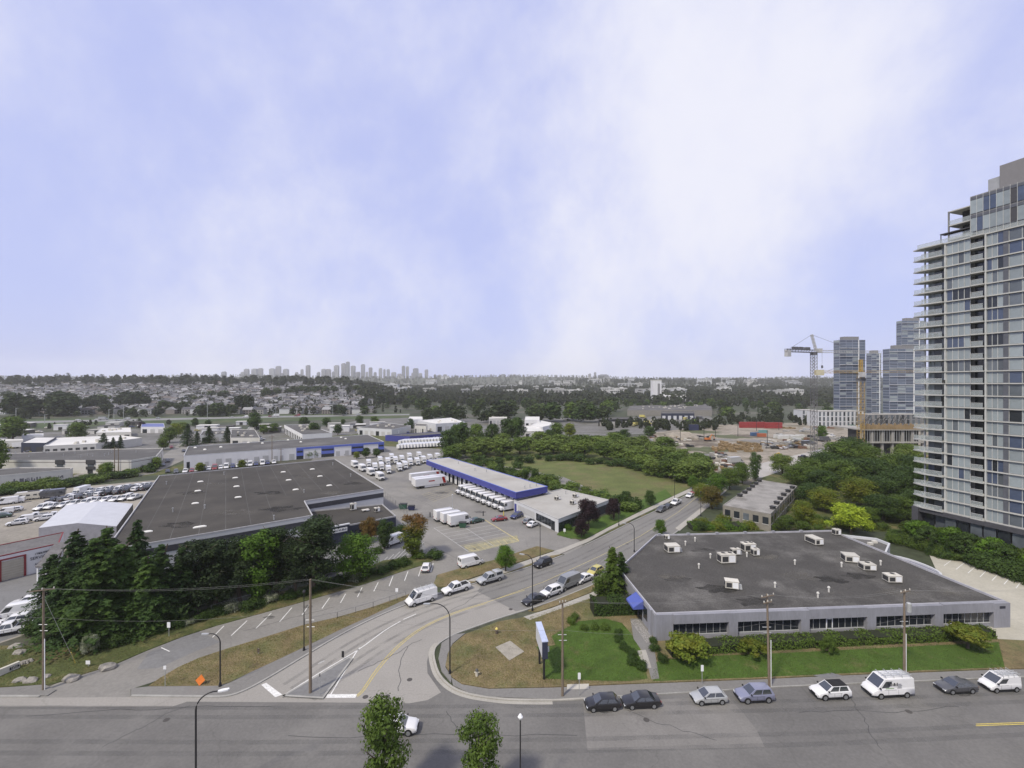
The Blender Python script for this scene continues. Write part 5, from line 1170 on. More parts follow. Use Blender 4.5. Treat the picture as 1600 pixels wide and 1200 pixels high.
plant('round', at(555, 905), 9.4, 1.55, f_green, 'round bright green maple at the end of the pine row', seed=1)
plant('tall', at(601, 858), 7.4, 1.25, f_deep, 'small upright dark green tree by the warehouse office', seed=2)
plant('wide', at(577, 846), 6.2, 0.95, f_rust, 'rusty orange small tree in front of the navy office wing', seed=0)
plant('tall', at(645, 872), 10.3, 1.45, f_turn, 'tall maple turning red and gold beside the parking bay', seed=1)
plant('bush', at(680, 873), 2.3, 1.7, f_deep, 'rounded clipped shrub beside the maple turning red', seed=0)
plant('bush', at(620, 840), 3.6, 1.3, f_deep, 'large dark shrub at the corner of the navy office wing', seed=1)
plant('bush', at(592, 864), 1.6, 1.6, f_deep, 'low clipped shrub at the end of the small parking bay', seed=2)
plant('bush', at(655, 872), 1.9, 1.9, f_mid, 'spreading shrub under the maple turning red', seed=2)
plant('round', at(790, 893), 6.0, 1.1, f_green, 'young street maple on the dry verge beside the delivery lot', seed=2)
plant('round', at(1032, 838), 4.6, 1.05, f_green, 'small bright street tree across from the depot office', seed=0)
plant('wide', at(920, 826), 8.6, 0.9, f_purp, 'large copper-leaved tree in front of the depot office', seed=0)
plant('wide', at(908, 840), 5.2, 0.9, f_purp, 'low copper-leaved tree at the corner of the depot office', seed=1)
plant('wide', at(959, 812), 6.6, 0.8, f_purp, 'copper-leaved tree beside the depot driveway', seed=2)
plant('bush', at(888, 828), 1.7, 1.4, f_green, 'small round clipped shrub at the depot office corner', seed=1)
plant('round', at(1016, 790), 5.2, 1.1, f_deep, 'small dark round tree standing alone at the meadow edge', seed=1)
plant('wide', at(140, 1022), 3.0, 0.9, f_white, 'small pale blossoming tree on a white stem by the utility pole', seed=1)
for k in range(30):
    t = k / 29; p = at(170 + 460 * t, 1012 - 122 * t - 4 + vr.uniform(-3, 3))
    plant('bush', p, vr.uniform(1.0, 2.2), 1.6, f_white if vr.random() < 0.3 else f_deep, 'low shrub in the hedge row under the pines along the frontage drive', 'shrub', 'shrubs under the frontage trees')
for k in range(22):
    t = k / 21; plant('bush', at(60 + 500 * t, 985 - 95 * t + vr.uniform(-6, 10)), vr.uniform(1.4, 3.2), 1.4, f_deep, 'dark undergrowth shrub between the conifer trunks', 'shrub', 'undergrowth between the conifers')
# the columnar tree and clipped hedge by the office entrance
plant('fir', at(957, 936), 10.0, 1.5, f_mid, 'columnar evergreen rising from the hedge at the office corner', seed=0)
plant('tall', at(940, 941), 5.6, 1.5, f_mid, 'shorter evergreen beside the columnar evergreen at the office corner', seed=1)
plant('fir', at(970, 925), 8.0, 1.5, f_deep, 'dark evergreen between the columnar evergreen and the office wall', seed=2)
def hedge(name, pts, w, h, m, label, n, size=0.16):
    pts = [Vector((p[0], p[1], 0)) for p in pts]; L = sum((pts[i + 1] - pts[i]).length for i in range(len(pts) - 1)); cen, nor = [], []
    r = np.random.default_rng(int(L * 10)); seg = [(pts[i], pts[i + 1], (pts[i + 1] - pts[i]).length) for i in range(len(pts) - 1)]
    for k in range(n):
        s = r.random() * L
        for a_, b_, l in seg:
            if s <= l: break
            s -= l
        d = (b_ - a_).normalized(); nn = Vector((-d.y, d.x, 0)); base = a_ + d * s
        hh = h * (0.9 + 0.14 * math.sin(base.x * 1.3) * math.cos(base.y * 1.7))
        f = r.random()
        if f < 0.4: q = base + nn * r.uniform(-w / 2, w / 2) + Vector((0, 0, hh * r.uniform(0.93, 1.04))); no = Vector((0, 0, 1))
        else:
            sg = 1 if r.random() < 0.5 else -1; q = base + nn * sg * w / 2 * r.uniform(0.88, 1.05) + Vector((0, 0, hh * r.random())); no = nn * sg + Vector((0, 0, 0.3))
        cen.append(q); nor.append(no)
    c0 = pts[0]
    cen = np.array([tuple(q - c0) for q in cen]); nor = np.array([tuple(q) for q in nor]) + r.normal(size=(n, 3)) * 0.5
    e = empty('clipped_hedge', c0); tag(e, label, 'hedge')
    link('foliage', leaf_mesh('foliage', cen, nor, size * r.uniform(0.6, 1.2, n), m), e)
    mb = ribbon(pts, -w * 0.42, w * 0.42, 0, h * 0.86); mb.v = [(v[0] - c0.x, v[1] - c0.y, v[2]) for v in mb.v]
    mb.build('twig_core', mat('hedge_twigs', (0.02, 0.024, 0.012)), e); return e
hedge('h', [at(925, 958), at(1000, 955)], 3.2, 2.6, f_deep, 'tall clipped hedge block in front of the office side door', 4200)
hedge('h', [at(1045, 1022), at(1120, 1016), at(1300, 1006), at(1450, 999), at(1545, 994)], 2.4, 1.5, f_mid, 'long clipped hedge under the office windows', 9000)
for i, (x, y, h, w, m, lab) in enumerate([
        (1072, 1034, 4.3, 1.5, f_yel, 'spreading yellow-green tree at the left end of the office hedge'),
        (1180, 1028, 2.9, 1.3, f_yel, 'small yellow-green shrub tree on the lawn left of the middle utility pole'),
        (1296, 1024, 3.0, 0.8, f_mid, 'thin small tree on the lawn in front of the office door'),
        (1512, 1014, 3.9, 1.5, f_yel, 'spreading flat-topped yellow-green tree at the right end of the office hedge')]):
    plant('flat' if w > 1.2 else 'wide', at(x, y), h, w, m, lab, seed=i % 3)
for i in range(13):
    a_ = lerp((962, 990), (1000, 1048), i / 12)
    plant('bush', at(a_[0] + vr.uniform(-6, 6), a_[1]), vr.uniform(0.7, 1.2), 1.35, f_deep, 'small clipped ball shrub in the bed beside the office footpath', 'shrub', 'ball shrubs by the office footpath')
for i, (x, y) in enumerate([(1020, 1005), (1022, 1018), (1034, 1034), (892, 975), (912, 985), (930, 984), (945, 985), (898, 968)]):
    plant('bush', at(x, y), vr.uniform(1.0, 1.5), 1.2, f_deep if i < 3 else f_mid, 'loose shrub growing at the edge of the office lawn', 'shrub', 'loose shrubs round the office lawn')
# foreground tree tops at the near side of the street
for (x, D, top, w, lab) in [(602, 42.6, 1086, 0.95, 'near street tree whose leafy top reaches over the white car'), (748, 42.4, 1114, 1.0, 'near street tree top standing alone below the corner lawn')]:
    q = PD(x, D); plant('tall', q, ZD(top, D), 0.95, f_mid, lab, seed=1)
# --- the willow belt round the meadow
wb = [(705, 722), (720, 715), (740, 716), (765, 712), (790, 712), (815, 709), (840, 711), (865, 709), (890, 713), (915, 713), (940, 718), (965, 722), (985, 728), (1005, 735), (1025, 742), (1045, 748), (1065, 752), (1085, 756), (1098, 752), (735, 705), (760, 703), (790, 702), (820, 702), (850, 703), (880, 704), (910, 706), (940, 708), (970, 712), (1000, 718), (1030, 726), (1055, 734), (1080, 742), (1095, 742),
      (900, 700), (930, 701), (960, 704), (990, 708), (1020, 713), (1045, 719), (1070, 726), (1088, 733), (870, 698), (840, 697), (960, 697), (1000, 701), (1035, 706)]
for i, (x, y) in enumerate(wb):
    plant('mid', at(x + vr.uniform(-5, 5), y + vr.uniform(-1.5, 1.5)), vr.uniform(7.5, 10.5), vr.uniform(1.9, 2.5), f_will if i % 5 else f_mid, 'rounded willow in the belt around the meadow', 'tree', 'willows round the meadow', 'willow_tree')
for i in range(26):
    t = i / 25; a_ = lerp((700, 728), (1095, 768), t); plant('midbush', at(a_[0], a_[1] - 26 * math.sin(math.pi * t * 0.9) + vr.uniform(-3, 3) - 0), vr.uniform(2.5, 4.5), 1.5, f_deep, 'low dark thicket along the foot of the willows', 'shrub', 'thicket at the foot of the willows')
for i in range(70):                         # brambles behind the depot
    t = vr.random(); a_ = lerp((712, 722), (985, 800), t); b_ = lerp((800, 722), (1005, 795), t); q = lerp(a_, b_, vr.random() ** 1.4 * 0.8)
    plant('midbush', at(*q), vr.uniform(1.6, 3.6), 1.6, f_bram if vr.random() < 0.6 else f_deep, 'bramble clump in the rough ground behind the depot', 'shrub', 'brambles behind the depot')
for i, (x, y, h) in enumerate([(782, 745, 6), (820, 752, 5), (836, 752, 5.5), (978, 792, 5.5), (968, 796, 5)]):
    plant('mid', at(x, y), h, 1.2, f_deep, 'tree among the brambles behind the depot', 'tree', 'small trees in the brambles')
for i, (x, y, h, w, m) in enumerate([(700, 712, 15, 1.2, f_deep), (722, 706, 18, 1.0, f_deep), (745, 700, 16, 1.1, f_mid), (770, 696, 15, 1.2, f_deep), (792, 690, 17, 1.1, f_deep), (808, 690, 18, 1.1, f_fir2), (712, 700, 15, 1.2, f_deep)]):
    plant('mid', at(x, y), h, w, m, 'tree in the dark group at the far end of the depot', 'tree', 'dark trees beyond the depot')
# --- along the far part of the road and the tower garden
for i, (x, y, h, w, k, m, lab) in enumerate([
        (1112, 795, 7.5, 1.5, 'round', f_gold, 'golden-brown bushy tree on the road side of the weathered-roof terrace'),
        (1098, 783, 6.5, 1.5, 'round', f_yel, 'yellowing bushy tree next to the golden-brown tree'),
        (1120, 775, 8.5, 1.4, 'round', f_green, 'green tree at the road bend beside the terrace'),
        (1140, 765, 8.5, 1.4, 'round', f_mid, 'dark green tree behind the left corner of the terrace'),
        (1160, 756, 9, 1.3, 'round', f_mid, 'leafy tree between the road bend and the building yard'),
        (1180, 752, 12.5, 0.9, 'tall', f_fir2, 'slender bluish tree standing above the terrace roof'),
        (1222, 742, 9.5, 1.6, 'round', f_will, 'bright willow behind the terrace roof'),
        (1082, 765, 5.6, 1.1, 'round', f_green, 'young street tree on the meadow side of the road bend'),
        (1098, 755, 6.4, 1.1, 'round', f_green, 'second young street tree near the road bend'),
        (1330, 834, 8.2, 1.5, 'wide', f_lime, 'vivid lime-yellow spreading tree behind the office building'),
        (1255, 818, 7.0, 1.4, 'round', f_yel, 'mottled yellow-green bush tree in front of the terrace'),
        (1228, 830, 4.6, 1.7, 'round', f_mid, 'rounded green bush tree at the street corner of the terrace')]):
    plant(k, at(x, y), h, w, m, lab, seed=i % 3)
for i, (x, y, h, w, m) in enumerate([(1265, 755, 11, 1.4, f_mid), (1290, 750, 12, 1.4, f_deep), (1310, 738, 15, 1.4, f_mid), (1335, 735, 16, 1.3, f_deep), (1355, 742, 14, 1.3, f_mid), (1285, 775, 10, 1.4, f_deep), (1310, 765, 12, 1.4, f_mid), (1340, 762, 12, 1.4, f_deep), (1370, 762, 12, 1.3, f_deep), (1395, 752, 12, 1.3, f_mid), (1420, 755, 12, 1.3, f_deep), (1265, 790, 8, 1.4, f_deep), (1290, 800, 8, 1.4, f_yel), (1345, 792, 10, 1.4, f_yel), (1372, 790, 10, 1.4, f_deep), (1400, 785, 11, 1.3, f_deep), (1425, 780, 12, 1.2, f_deep), (1380, 815, 8, 1.4, f_deep), (1405, 815, 8, 1.4, f_mid), (1425, 812, 9, 1.2, f_deep), (1275, 765, 9, 1.5, f_mid), (1245, 760, 9, 1.4, f_mid), (1420, 735, 13, 1.3, f_will), (1355, 818, 5, 1.5, f_mid)]):
    plant('round', at(x, y), h, w * 1.3, m, 'tree in the wooded garden between terrace and tower', 'tree', 'trees of the tower garden')
for i in range(13):
    q = tp(1.5 + i * 2.3, 3.0 + (i % 3) * 1.1, 0.1); plant('flat', q, vr.uniform(6.2, 7.6), 0.85, [f_mid, f_green, f_deep][i % 3], 'layered garden tree along the base of the pale tower', 'tree', 'layered trees at the tower base')
for i in range(16):
    q = tp(0.5 + i * 2.0, 5.2 + (i % 2), 0.1); plant('bush', q, vr.uniform(2.2, 3.4), 1.4, [f_deep, f_mid][i % 2], 'evergreen shrub under the layered trees at the tower base', 'shrub', 'shrubs at the tower base')
for (x, y) in [(1455, 868), (1479, 874)]:
    plant('fir', at(x, y), 5.0, 0.95, f_deep, 'small narrow conifer beside the garden ramp', 'tree', 'narrow conifers by the ramp')
for i in range(12):
    plant('bush', at(1525 + i * 9, 884 + i * 3.1), vr.uniform(3.4, 4.4), 1.2, f_deep, 'big dark evergreen shrub in the row above the office parking', 'shrub', 'evergreen row above the office parking')
for i in range(10):
    plant('bush', at(1425 + i * 10, 856 + i * 2.2 + vr.uniform(-4, 4)), vr.uniform(1.2, 2.4), 1.4, f_deep, 'dark shrub bed below the garden ramp', 'shrub', 'shrubs below the ramp')
for i in range(26):
    q = lerp((1395, 838), (1500, 872), vr.random()); plant('bush', at(q[0], q[1] + vr.uniform(-3, 10)), vr.uniform(1.4, 2.8), 1.5, vr.choice([f_deep, f_mid]), 'dense shrub on the bank between the office and the garden ramp', 'shrub', 'bank shrubs by the ramp')
for i in range(46):
    q = lerp((1085, 828), (1400, 828), vr.random()); plant('bush', at(q[0], q[1] - vr.random() ** 2 * 34), vr.uniform(1.4, 3.0), 1.5, vr.choice([f_deep, f_mid, f_mid, f_yel]), 'mixed garden shrub behind the gravel-roofed office', 'shrub', 'garden shrubs behind the office')
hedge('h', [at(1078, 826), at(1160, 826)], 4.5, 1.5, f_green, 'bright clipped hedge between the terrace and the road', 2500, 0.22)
# left-hand bramble bank and yard trees
for i in range(64):
    t = vr.random(); q = lerp((-60, 795), (250, 742), t); plant('midbush', at(q[0], q[1] - 8 * vr.random() - (9 if t < 0.45 else 4)), vr.uniform(1.8, 3.6), 1.7, f_bram if vr.random() < 0.55 else f_deep, 'bramble clump on the bank behind the vehicle yard', 'shrub', 'brambles behind the vehicle yard')
for i, (x, y, h, m) in enumerate([(168, 745, 6.5, f_bram), (160, 742, 5, f_yel), (245, 733, 6, f_bram), (235, 738, 4.5, f_deep)]):
    plant('mid', at(x, y), h, 1.3, m, 'bushy young tree on the bramble bank', 'tree', 'young trees on the bramble bank')
plant('mid', at(-8, 745), 17, 0.9, f_mid, 'tall sparse tree at the left edge beside the storage building', seed=0)
for i, (x, y, h, w, k, m) in enumerate([(162, 704, 11, 1.7249999999999999, 'fir', f_dark), (177, 703, 8, 1.4949999999999999, 'fir', f_dark), (188, 702, 9, 1.38, 'fir', f_dark), (293, 697, 15, 1.7249999999999999, 'fir', f_dark), (308, 694, 9, 1.7249999999999999, 'fir', f_dark), (327, 692, 12, 1.9549999999999998, 'fir', f_dark), (355, 691, 11.5, 1.7249999999999999, 'fir', f_dark), (372, 692, 6, 2.3, 'fir', f_dark), (20, 690, 18, 1.6, 'mid', f_mid), (120, 688, 13, 1.7, 'mid', f_mid), (265, 692, 11, 1.5, 'mid', f_bram), (275, 683, 11, 1.4, 'mid', f_yel), (255, 703, 8, 1.4, 'mid', f_bram), (285, 676, 9, 1.6, 'mid', f_will), (222, 671, 7, 1.7, 'mid', f_purp), (305, 668, 9, 1.2, 'mid', f_deep), (325, 667, 7, 1.5, 'mid', f_deep), (398, 672, 16, 1.2, 'mid', f_deep), (412, 678, 8, 1.7, 'mid', f_bram), (428, 676, 8, 1.7, 'mid', f_mid), (475, 667, 10, 1.6, 'mid', f_deep), (510, 667, 9, 1.6, 'mid', f_deep), (490, 684, 12, 1.3, 'mid', f_deep), (528, 680, 9, 1.4, 'mid', f_deep), (562, 665, 10, 1.4, 'mid', f_deep), (585, 664, 9, 1.6, 'mid', f_mid), (536, 664, 6, 1.4, 'mid', f_deep), (642, 673, 11, 1.0, 'mid', f_dark), (634, 674, 7, 1.2, 'mid', f_dark), (494, 715, 5, 1.6, 'mid', f_bram), (484, 716, 4, 1.6, 'mid', f_bram), (572, 716, 6, 1.4, 'mid', f_deep), (588, 714, 5, 1.6, 'mid', f_deep), (312, 738, 4.5, 1.7, 'mid', f_yel), (378, 733, 4.5, 1.5, 'mid', f_yel), (557, 717, 4, 1.6, 'mid', f_yel), (870, 688, 13, 1.4, 'mid', f_mid), (890, 684, 11, 1.5, 'mid', f_yel), (858, 690, 9, 1.4, 'mid', f_deep), (1015, 684, 9, 1.7, 'mid', f_deep), (975, 690, 9, 1.7, 'mid', f_deep), (965, 692, 8, 1.4, 'mid', f_deep), (1284, 688, 11, 1.1, 'mid', f_green)]):
    plant(k, at(x, y), h, w, m, 'tree standing among the trade yards in the middle distance', 'tree', 'trees among the trade yards', simple=False)

# grass blades over the lawns and verges nearest the street
def inside(p, poly):
    c = False; n = len(poly)
    for i in range(n):
        a, b = poly[i], poly[i - 1]
        if (a[1] > p[1]) != (b[1] > p[1]) and p[0] < (b[0] - a[0]) * (p[1] - a[1]) / (b[1] - a[1]) + a[0]: c = not c
    return c
def tufts(px, n, m, label, z=0.15, h=0.075, seed=1):
    poly = [P(*p) for p in px]; poly = [(p.x, p.y) for p in poly]; r = np.random.default_rng(seed)
    x0, x1 = min(p[0] for p in poly), max(p[0] for p in poly); y0, y1 = min(p[1] for p in poly), max(p[1] for p in poly); pts = []
    while len(pts) < n:
        p = (r.uniform(x0, x1), r.uniform(y0, y1))
        if inside(p, poly): pts.append(p)
    c = np.array([(x, y, z + h * 0.45) for x, y in pts]); nor = r.normal(size=(n, 3)); nor[:, 2] = np.abs(nor[:, 2]) + 0.7
    o = link('grass_tufts', leaf_mesh('grass_tufts', c, nor, h * r.uniform(0.5, 1.1, n), m, 0.55)); return tag(o, label, 'grass', kind='stuff')
g_dry = foliage('dry_grass_blades', (0.1715, 0.1518, 0.0475), (0.1127, 0.1265, 0.0317), orand=0); g_grn = foliage('green_grass_blades', (0.07, 0.11, 0.026), (0.095, 0.12, 0.035), orand=0); g_mix = foliage('verge_grass_blades', (0.085, 0.1, 0.034), (0.14, 0.12, 0.055), orand=0)
tufts([(232, 1073), (340, 1072), (393, 1050), (470, 1014), (535, 983), (626, 941), (677, 918), (634, 932), (583, 950), (527, 966), (476, 978), (419, 996), (357, 1015), (312, 1029), (278, 1044)], 9000, g_dry, 'dry grass blades on the verge between drive and road', seed=1)
tufts([(700, 1041), (707, 1010), (727, 994), (778, 974), (821, 967), (920, 936), (965, 925), (905, 972), (862, 995), (838, 1012), (850, 1060), (900, 1064), (980, 1067), (863, 1073), (764, 1075), (722, 1068)], 12000, g_dry, 'dry grass blades on the corner lawn', seed=2)
tufts([(846, 1064), (900, 1066), (985, 1067), (1012, 1063), (1003, 1020), (985, 990), (972, 975), (945, 966), (905, 970), (876, 985), (858, 995), (864, 1010), (834, 1012), (846, 1032)], 11000, g_grn, 'green grass blades on the lawn by the long sign', seed=3)
tufts([(1018, 1067), (1180, 1061), (1330, 1054), (1570, 1045), (1562, 1003), (1300, 1016), (1180, 1022), (1120, 1024), (1040, 1030), (1024, 1036)], 16000, g_grn, 'green grass blades on the lawn before the office hedge', seed=4)
tufts([(0, 1074), (60, 1071), (85, 1068), (156, 1045), (227, 1017), (340, 977), (470, 941), (569, 912), (560, 900), (440, 925), (320, 957), (240, 985), (150, 1010), (0, 1012)], 14000, g_mix, 'rough grass blades on the bank below the conifers', z=0.12, seed=5)
tufts([(684, 917), (690, 900), (722, 889), (775, 876), (839, 855), (862, 861), (781, 888), (727, 906)], 3500, g_dry, 'dry grass blades on the verge beside the delivery lot', seed=6)
# ------------------------------------------------------------------ vehicles
def paint(name, col, metal=0.0): return mat('car_paint_' + name, col, rough=0.35, var=0.03, spec=0.5, coat=0.6, metal=metal)
PT = {'white': paint('white', (0.66, 0.66, 0.66)), 'black': paint('black', (0.012, 0.012, 0.014)), 'silver': paint('silver', (0.42, 0.43, 0.43), 0.3), 'grey': paint('grey', (0.09, 0.092, 0.1), 0.3),
      'lav': paint('lavender', (0.23, 0.24, 0.33), 0.3), 'red': paint('red', (0.22, 0.025, 0.025)), 'blue': paint('blue', (0.03, 0.04, 0.13)), 'green': paint('dark_green', (0.03, 0.07, 0.05)), 'yellow': paint('yellow', (0.45, 0.4, 0.12)), 'midgrey': paint('mid_grey', (0.25, 0.26, 0.27), 0.3), 'cream': paint('cream', (0.58, 0.55, 0.46)), 'orange': paint('orange', (0.5, 0.16, 0.03))}
m_carglass = mat('car_glass', (0.03, 0.036, 0.042), rough=0.04, spec=1.0, var=0.0, coat=1.0)
m_lamp = mat('headlamp_glass', (0.6, 0.62, 0.64), rough=0.1, spec=0.8, var=0.0); m_tail = mat('tail_lamp_red', (0.3, 0.015, 0.012), rough=0.2, var=0.0); m_rim = mat('alloy_rim', (0.36, 0.37, 0.38), rough=0.35, metal=0.7, var=0.05)
VM = [None, m_carglass, m_black, m_rim, m_tail, m_lamp, m_galv, m_white]     # slot 0 is the paint
KIND = {
    'sedan': dict(W=1.82, H=1.45, belt=0.93, st=[(-2.35, .72, .76, .42), (-2.24, .93, .85, .3), (-1.6, 1.0, .9, .22), (-.6, .95, .91, .2), (.8, .93, .91, .2), (1.15, .9, .9, .2), (1.95, .76, .88, .22), (2.26, .62, .8, .28), (2.35, .48, .7, .36)], cab=(-1.8, -0.95, 0.25, 1.1), wb=1.38, r=0.33),
    'hatch': dict(W=1.78, H=1.5, belt=0.95, st=[(-2.12, .7, .76, .42), (-2.06, .95, .84, .3), (-1.5, 1.0, .88, .22), (-.6, .97, .89, .2), (.8, .95, .89, .2), (1.1, .93, .88, .2), (1.75, .8, .86, .22), (2.05, .64, .78, .28), (2.13, .5, .68, .36)], cab=(-2.06, -1.5, 0.2, 1.12), wb=1.32, r=0.32),
    'suv': dict(W=1.86, H=1.7, belt=1.06, st=[(-2.28, .8, .82, .46), (-2.2, 1.06, .9, .34), (-1.5, 1.1, .93, .28), (-.6, 1.08, .93, .26), (.85, 1.06, .93, .26), (1.15, 1.04, .92, .26), (1.9, .95, .9, .28), (2.2, .78, .84, .34), (2.3, .6, .74, .42)], cab=(-2.2, -1.85, 0.2, 1.1), wb=1.36, r=0.37),
    'van': dict(W=2.06, H=2.45, belt=1.3, st=[(-2.85, .8, .98, .5), (-2.8, 1.3, 1.02, .4), (-1.5, 1.32, 1.03, .36), (.5, 1.32, 1.03, .34), (1.75, 1.3, 1.03, .34), (2.0, 1.24, 1.02, .34), (2.5, 1.05, .99, .36), (2.78, .8, .9, .4), (2.85, .55, .8, .46)], cab=(-2.83, -2.78, 1.1, 2.1), wb=1.75, r=0.36, cargo=True),
    'minivan': dict(W=1.8, H=1.95, belt=1.12, st=[(-2.15, .7, .84, .46), (-2.12, 1.1, .88, .36), (-1.0, 1.14, .9, .3), (.6, 1.12, .9, .28), (1.15, 1.1, .9, .28), (1.4, 1.04, .89, .28), (1.9, .9, .86, .3), (2.1, .7, .78, .34), (2.16, .52, .68, .4)], cab=(-2.13, -2.08, 0.45, 1.45), wb=1.4, r=0.32, cargo=True),
    'pickup': dict(W=1.98, H=1.88, belt=1.12, st=[(-2.85, .9, .92, .55), (-2.8, 1.12, .97, .48), (-1.5, 1.14, .98, .42), (-.6, 1.14, .98, .4), (1.0, 1.12, .98, .4), (1.35, 1.1, .97, .4), (2.3, 1.05, .95, .42), (2.65, .9, .9, .46), (2.8, .62, .8, .52)], cab=(-0.95, -0.7, 0.55, 1.35), wb=1.8, r=0.4, bed=(-2.7, -1.05)),
    'canopy': dict(W=1.98, H=1.88, belt=1.12, st=[(-2.85, .9, .92, .55), (-2.8, 1.12, .97, .48), (-1.5, 1.14, .98, .42), (-.6, 1.14, .98, .4), (1.0, 1.12, .98, .4), (1.35, 1.1, .97, .4), (2.3, 1.05, .95, .42), (2.65, .9, .9, .46), (2.8, .62, .8, .52)], cab=(-0.95, -0.7, 0.55, 1.35), wb=1.8, r=0.4, shell=(-2.78, -1.0)),
}
def bil(c, u, v, off):
    p = c[0].lerp(c[1], u).lerp(c[3].lerp(c[2], u), v); n = (c[1] - c[0]).cross(c[3] - c[0]).normalized(); return p + n * off
def patch(mb, c, u0, u1, v0, v1, off=0.012, mi=1):
    return mb.add([bil(c, u0, v0, off), bil(c, u1, v0, off), bil(c, u1, v1, off), bil(c, u0, v1, off)], [(0, 1, 2, 3)], mi)
def car_parts(kind, roofmat=0):
    k = KIND[kind]; W, Hh, bz = k['W'], k['H'], k['belt']; out = []
    b = MB(); rings = []
    for (x, zt, w, zb) in k['st']:
        rings.append([(x, -w * .88, zb), (x, -w, zb + .14), (x, -w * 1.0, zt - .2), (x, -w * .965, zt - .06), (x, -w * .82, zt), (x, w * .82, zt), (x, w * .965, zt - .06), (x, w, zt - .2), (x, w, zb + .14), (x, w * .88, zb)])
    b.loft([r[::-1] for r in rings])
    xa, xb, xc, xd = k['cab']; wb_, wr = W / 2 * .935, W / 2 * (.88 if k.get('cargo') else .74); zc = bz - .05
    def rect(x0, x1, w, z): return [Vector((x0, -w, z)), Vector((x1, -w, z)), Vector((x1, w, z)), Vector((x0, w, z))]
    R0, R1, R2 = rect(xa, xd, wb_, zc), rect(xb, xc, wr, Hh - .06), rect(xb + .12, xc - .12, wr - .1, Hh)
    b.loft([R0, R1])
    roof = MB().loft([R1, R2]); 
    if roofmat == 0: b.add(roof.v, roof.f, 0)
    out.append(('body', b, None))
    if roofmat: out.append(('roof_panel', MB().add(roof.v, roof.f, roofmat), None))
    front = [R0[1], R0[2], R1[2], R1[1]]; rear = [R0[3], R0[0], R1[0], R1[3]]; right = [R0[0], R0[1], R1[1], R1[0]]; left = [R0[2], R0[3], R1[3], R1[2]]
    out.append(('windshield', patch(MB(), front, .06, .94, .1, .94), None))
    if k.get('cargo'):
        f0 = 0.72 if kind == 'van' else 0.62
        out.append(('side_window', patch(MB(), right, f0, .93, .12, .8), None)); out.append(('side_window', patch(MB(), left, 1 - .93, 1 - f0, .12, .8), None))
        out.append(('rear_window', patch(MB(), rear, .1, .46, .3, .82), None)); out.append(('rear_window', patch(MB(), rear, .54, .9, .3, .82), None))
    else:
        out.append(('rear_window', patch(MB(), rear, .08, .92, .15, .9), None))
        for (c, fl) in ((right, 0), (left, 1)):
            for (u0, u1) in ((.1, .5), (.54, .91)):
                out.append(('side_window', patch(MB(), c, *( (u0, u1) if not fl else (1 - u1, 1 - u0) ), .14, .9), None))
    if k.get('bed'):
        x0, x1 = k['bed']; w = W / 2 * .8
        out.append(('bed_liner', MB().add([(x0, -w, bz + .025), (x1, -w, bz + .025), (x1, w, bz + .025), (x0, w, bz + .025)], [(0, 1, 2, 3)], 2), None))
        for s in (-1, 1): out.append(('bed_rail', MB().box((x0 + x1) / 2, s * (w + .06), bz - .02, x1 - x0, .12, .17), None))
        out.append(('tailgate', MB().box(x0 - .06, 0, bz - .1, .1, W * .84, .25), None))
    if k.get('shell'):
        x0, x1 = k['shell']; w = W / 2 * .92
        out.append(('canopy_shell', MB().loft([rect(x0, x1, w, bz - .02), rect(x0 + .1, x1, w * .86, Hh + .05), rect(x0 + .25, x1 - .1, w * .7, Hh + .12)]), None))
        c = rect(x0, x1, w, bz), rect(x0 + .1, x1, w * .86, Hh + .05); out.append(('canopy_window', patch(MB(), [c[0][0], c[0][1], c[1][1], c[1][0]], .12, .88, .25, .85), None)); out.append(('canopy_window', patch(MB(), [c[0][2], c[0][3], c[1][3], c[1][2]], .12, .88, .25, .85), None))
    xf = k['st'][-1][0]; xr = k['st'][0][0]; zf = k['st'][-1][1]
    for s in (-1, 1):
        for xs_ in ((-.75, .12, .95) if not k.get('cargo') else (-.6, .75)): out.append(('door_seam', Q(MB().box(xs_, s * (W / 2 - .006), k['st'][3][3] + .2, .022, .02, bz - k['st'][3][3] - .36), 2), None))
    out.append(('number_plate', Q(MB().box(k['st'][0][0] - .01, 0, k['st'][0][1] - .22, .03, .42, .13), 7), None))
    for s in (-1, 1): out.append(('sill', Q(MB().box(0, s * (W / 2 - .02), k['st'][3][3] + .02, k['wb'] * 2 - k['r'] * 2.2, .06, .16), 2), None)); out.append(('door_handle_line', Q(MB().box(-.1 if not k.get('cargo') else .5, s * (W / 2 - .012), bz - .2, 1.6, .03, .025), 2), None))
    out.append(('bumper', MB().box(xf - .06, 0, k['st'][-1][3] - .06, .16, W * .8, .2), None)); out[-1][1].m = [2] * 6
    out.append(('bumper', MB().box(xr + .04, 0, k['st'][0][3] - .04, .16, W * .84, .2), None)); out[-1][1].m = [2] * 6
    out.append(('grille', MB().box(xf - .03, 0, zf - .06, .12, W * .4, .14), None)); out[-1][1].m = [2] * 6
    for s in (-1, 1):
        x1, z1, w1, _ = k['st'][-2]
        out.append(('headlight', MB().box(x1 - .02, s * w1 * .78, z1 - .16, .16, .34, .13), None)); out[-1][1].m = [5] * 6
        x1, z1, w1, _ = k['st'][0]
        out.append(('tail_light', MB().box(xr + .03, s * w1 * .86, z1 - .1, .08, .2, .3 if k.get('cargo') else .18), None)); out[-1][1].m = [4] * 6
        out.append(('mirror', MB().box(xd - .2, s * (W / 2 + .06), bz + .02, .12, .2, .16), None)); out[-1][1].m = [2] * 6
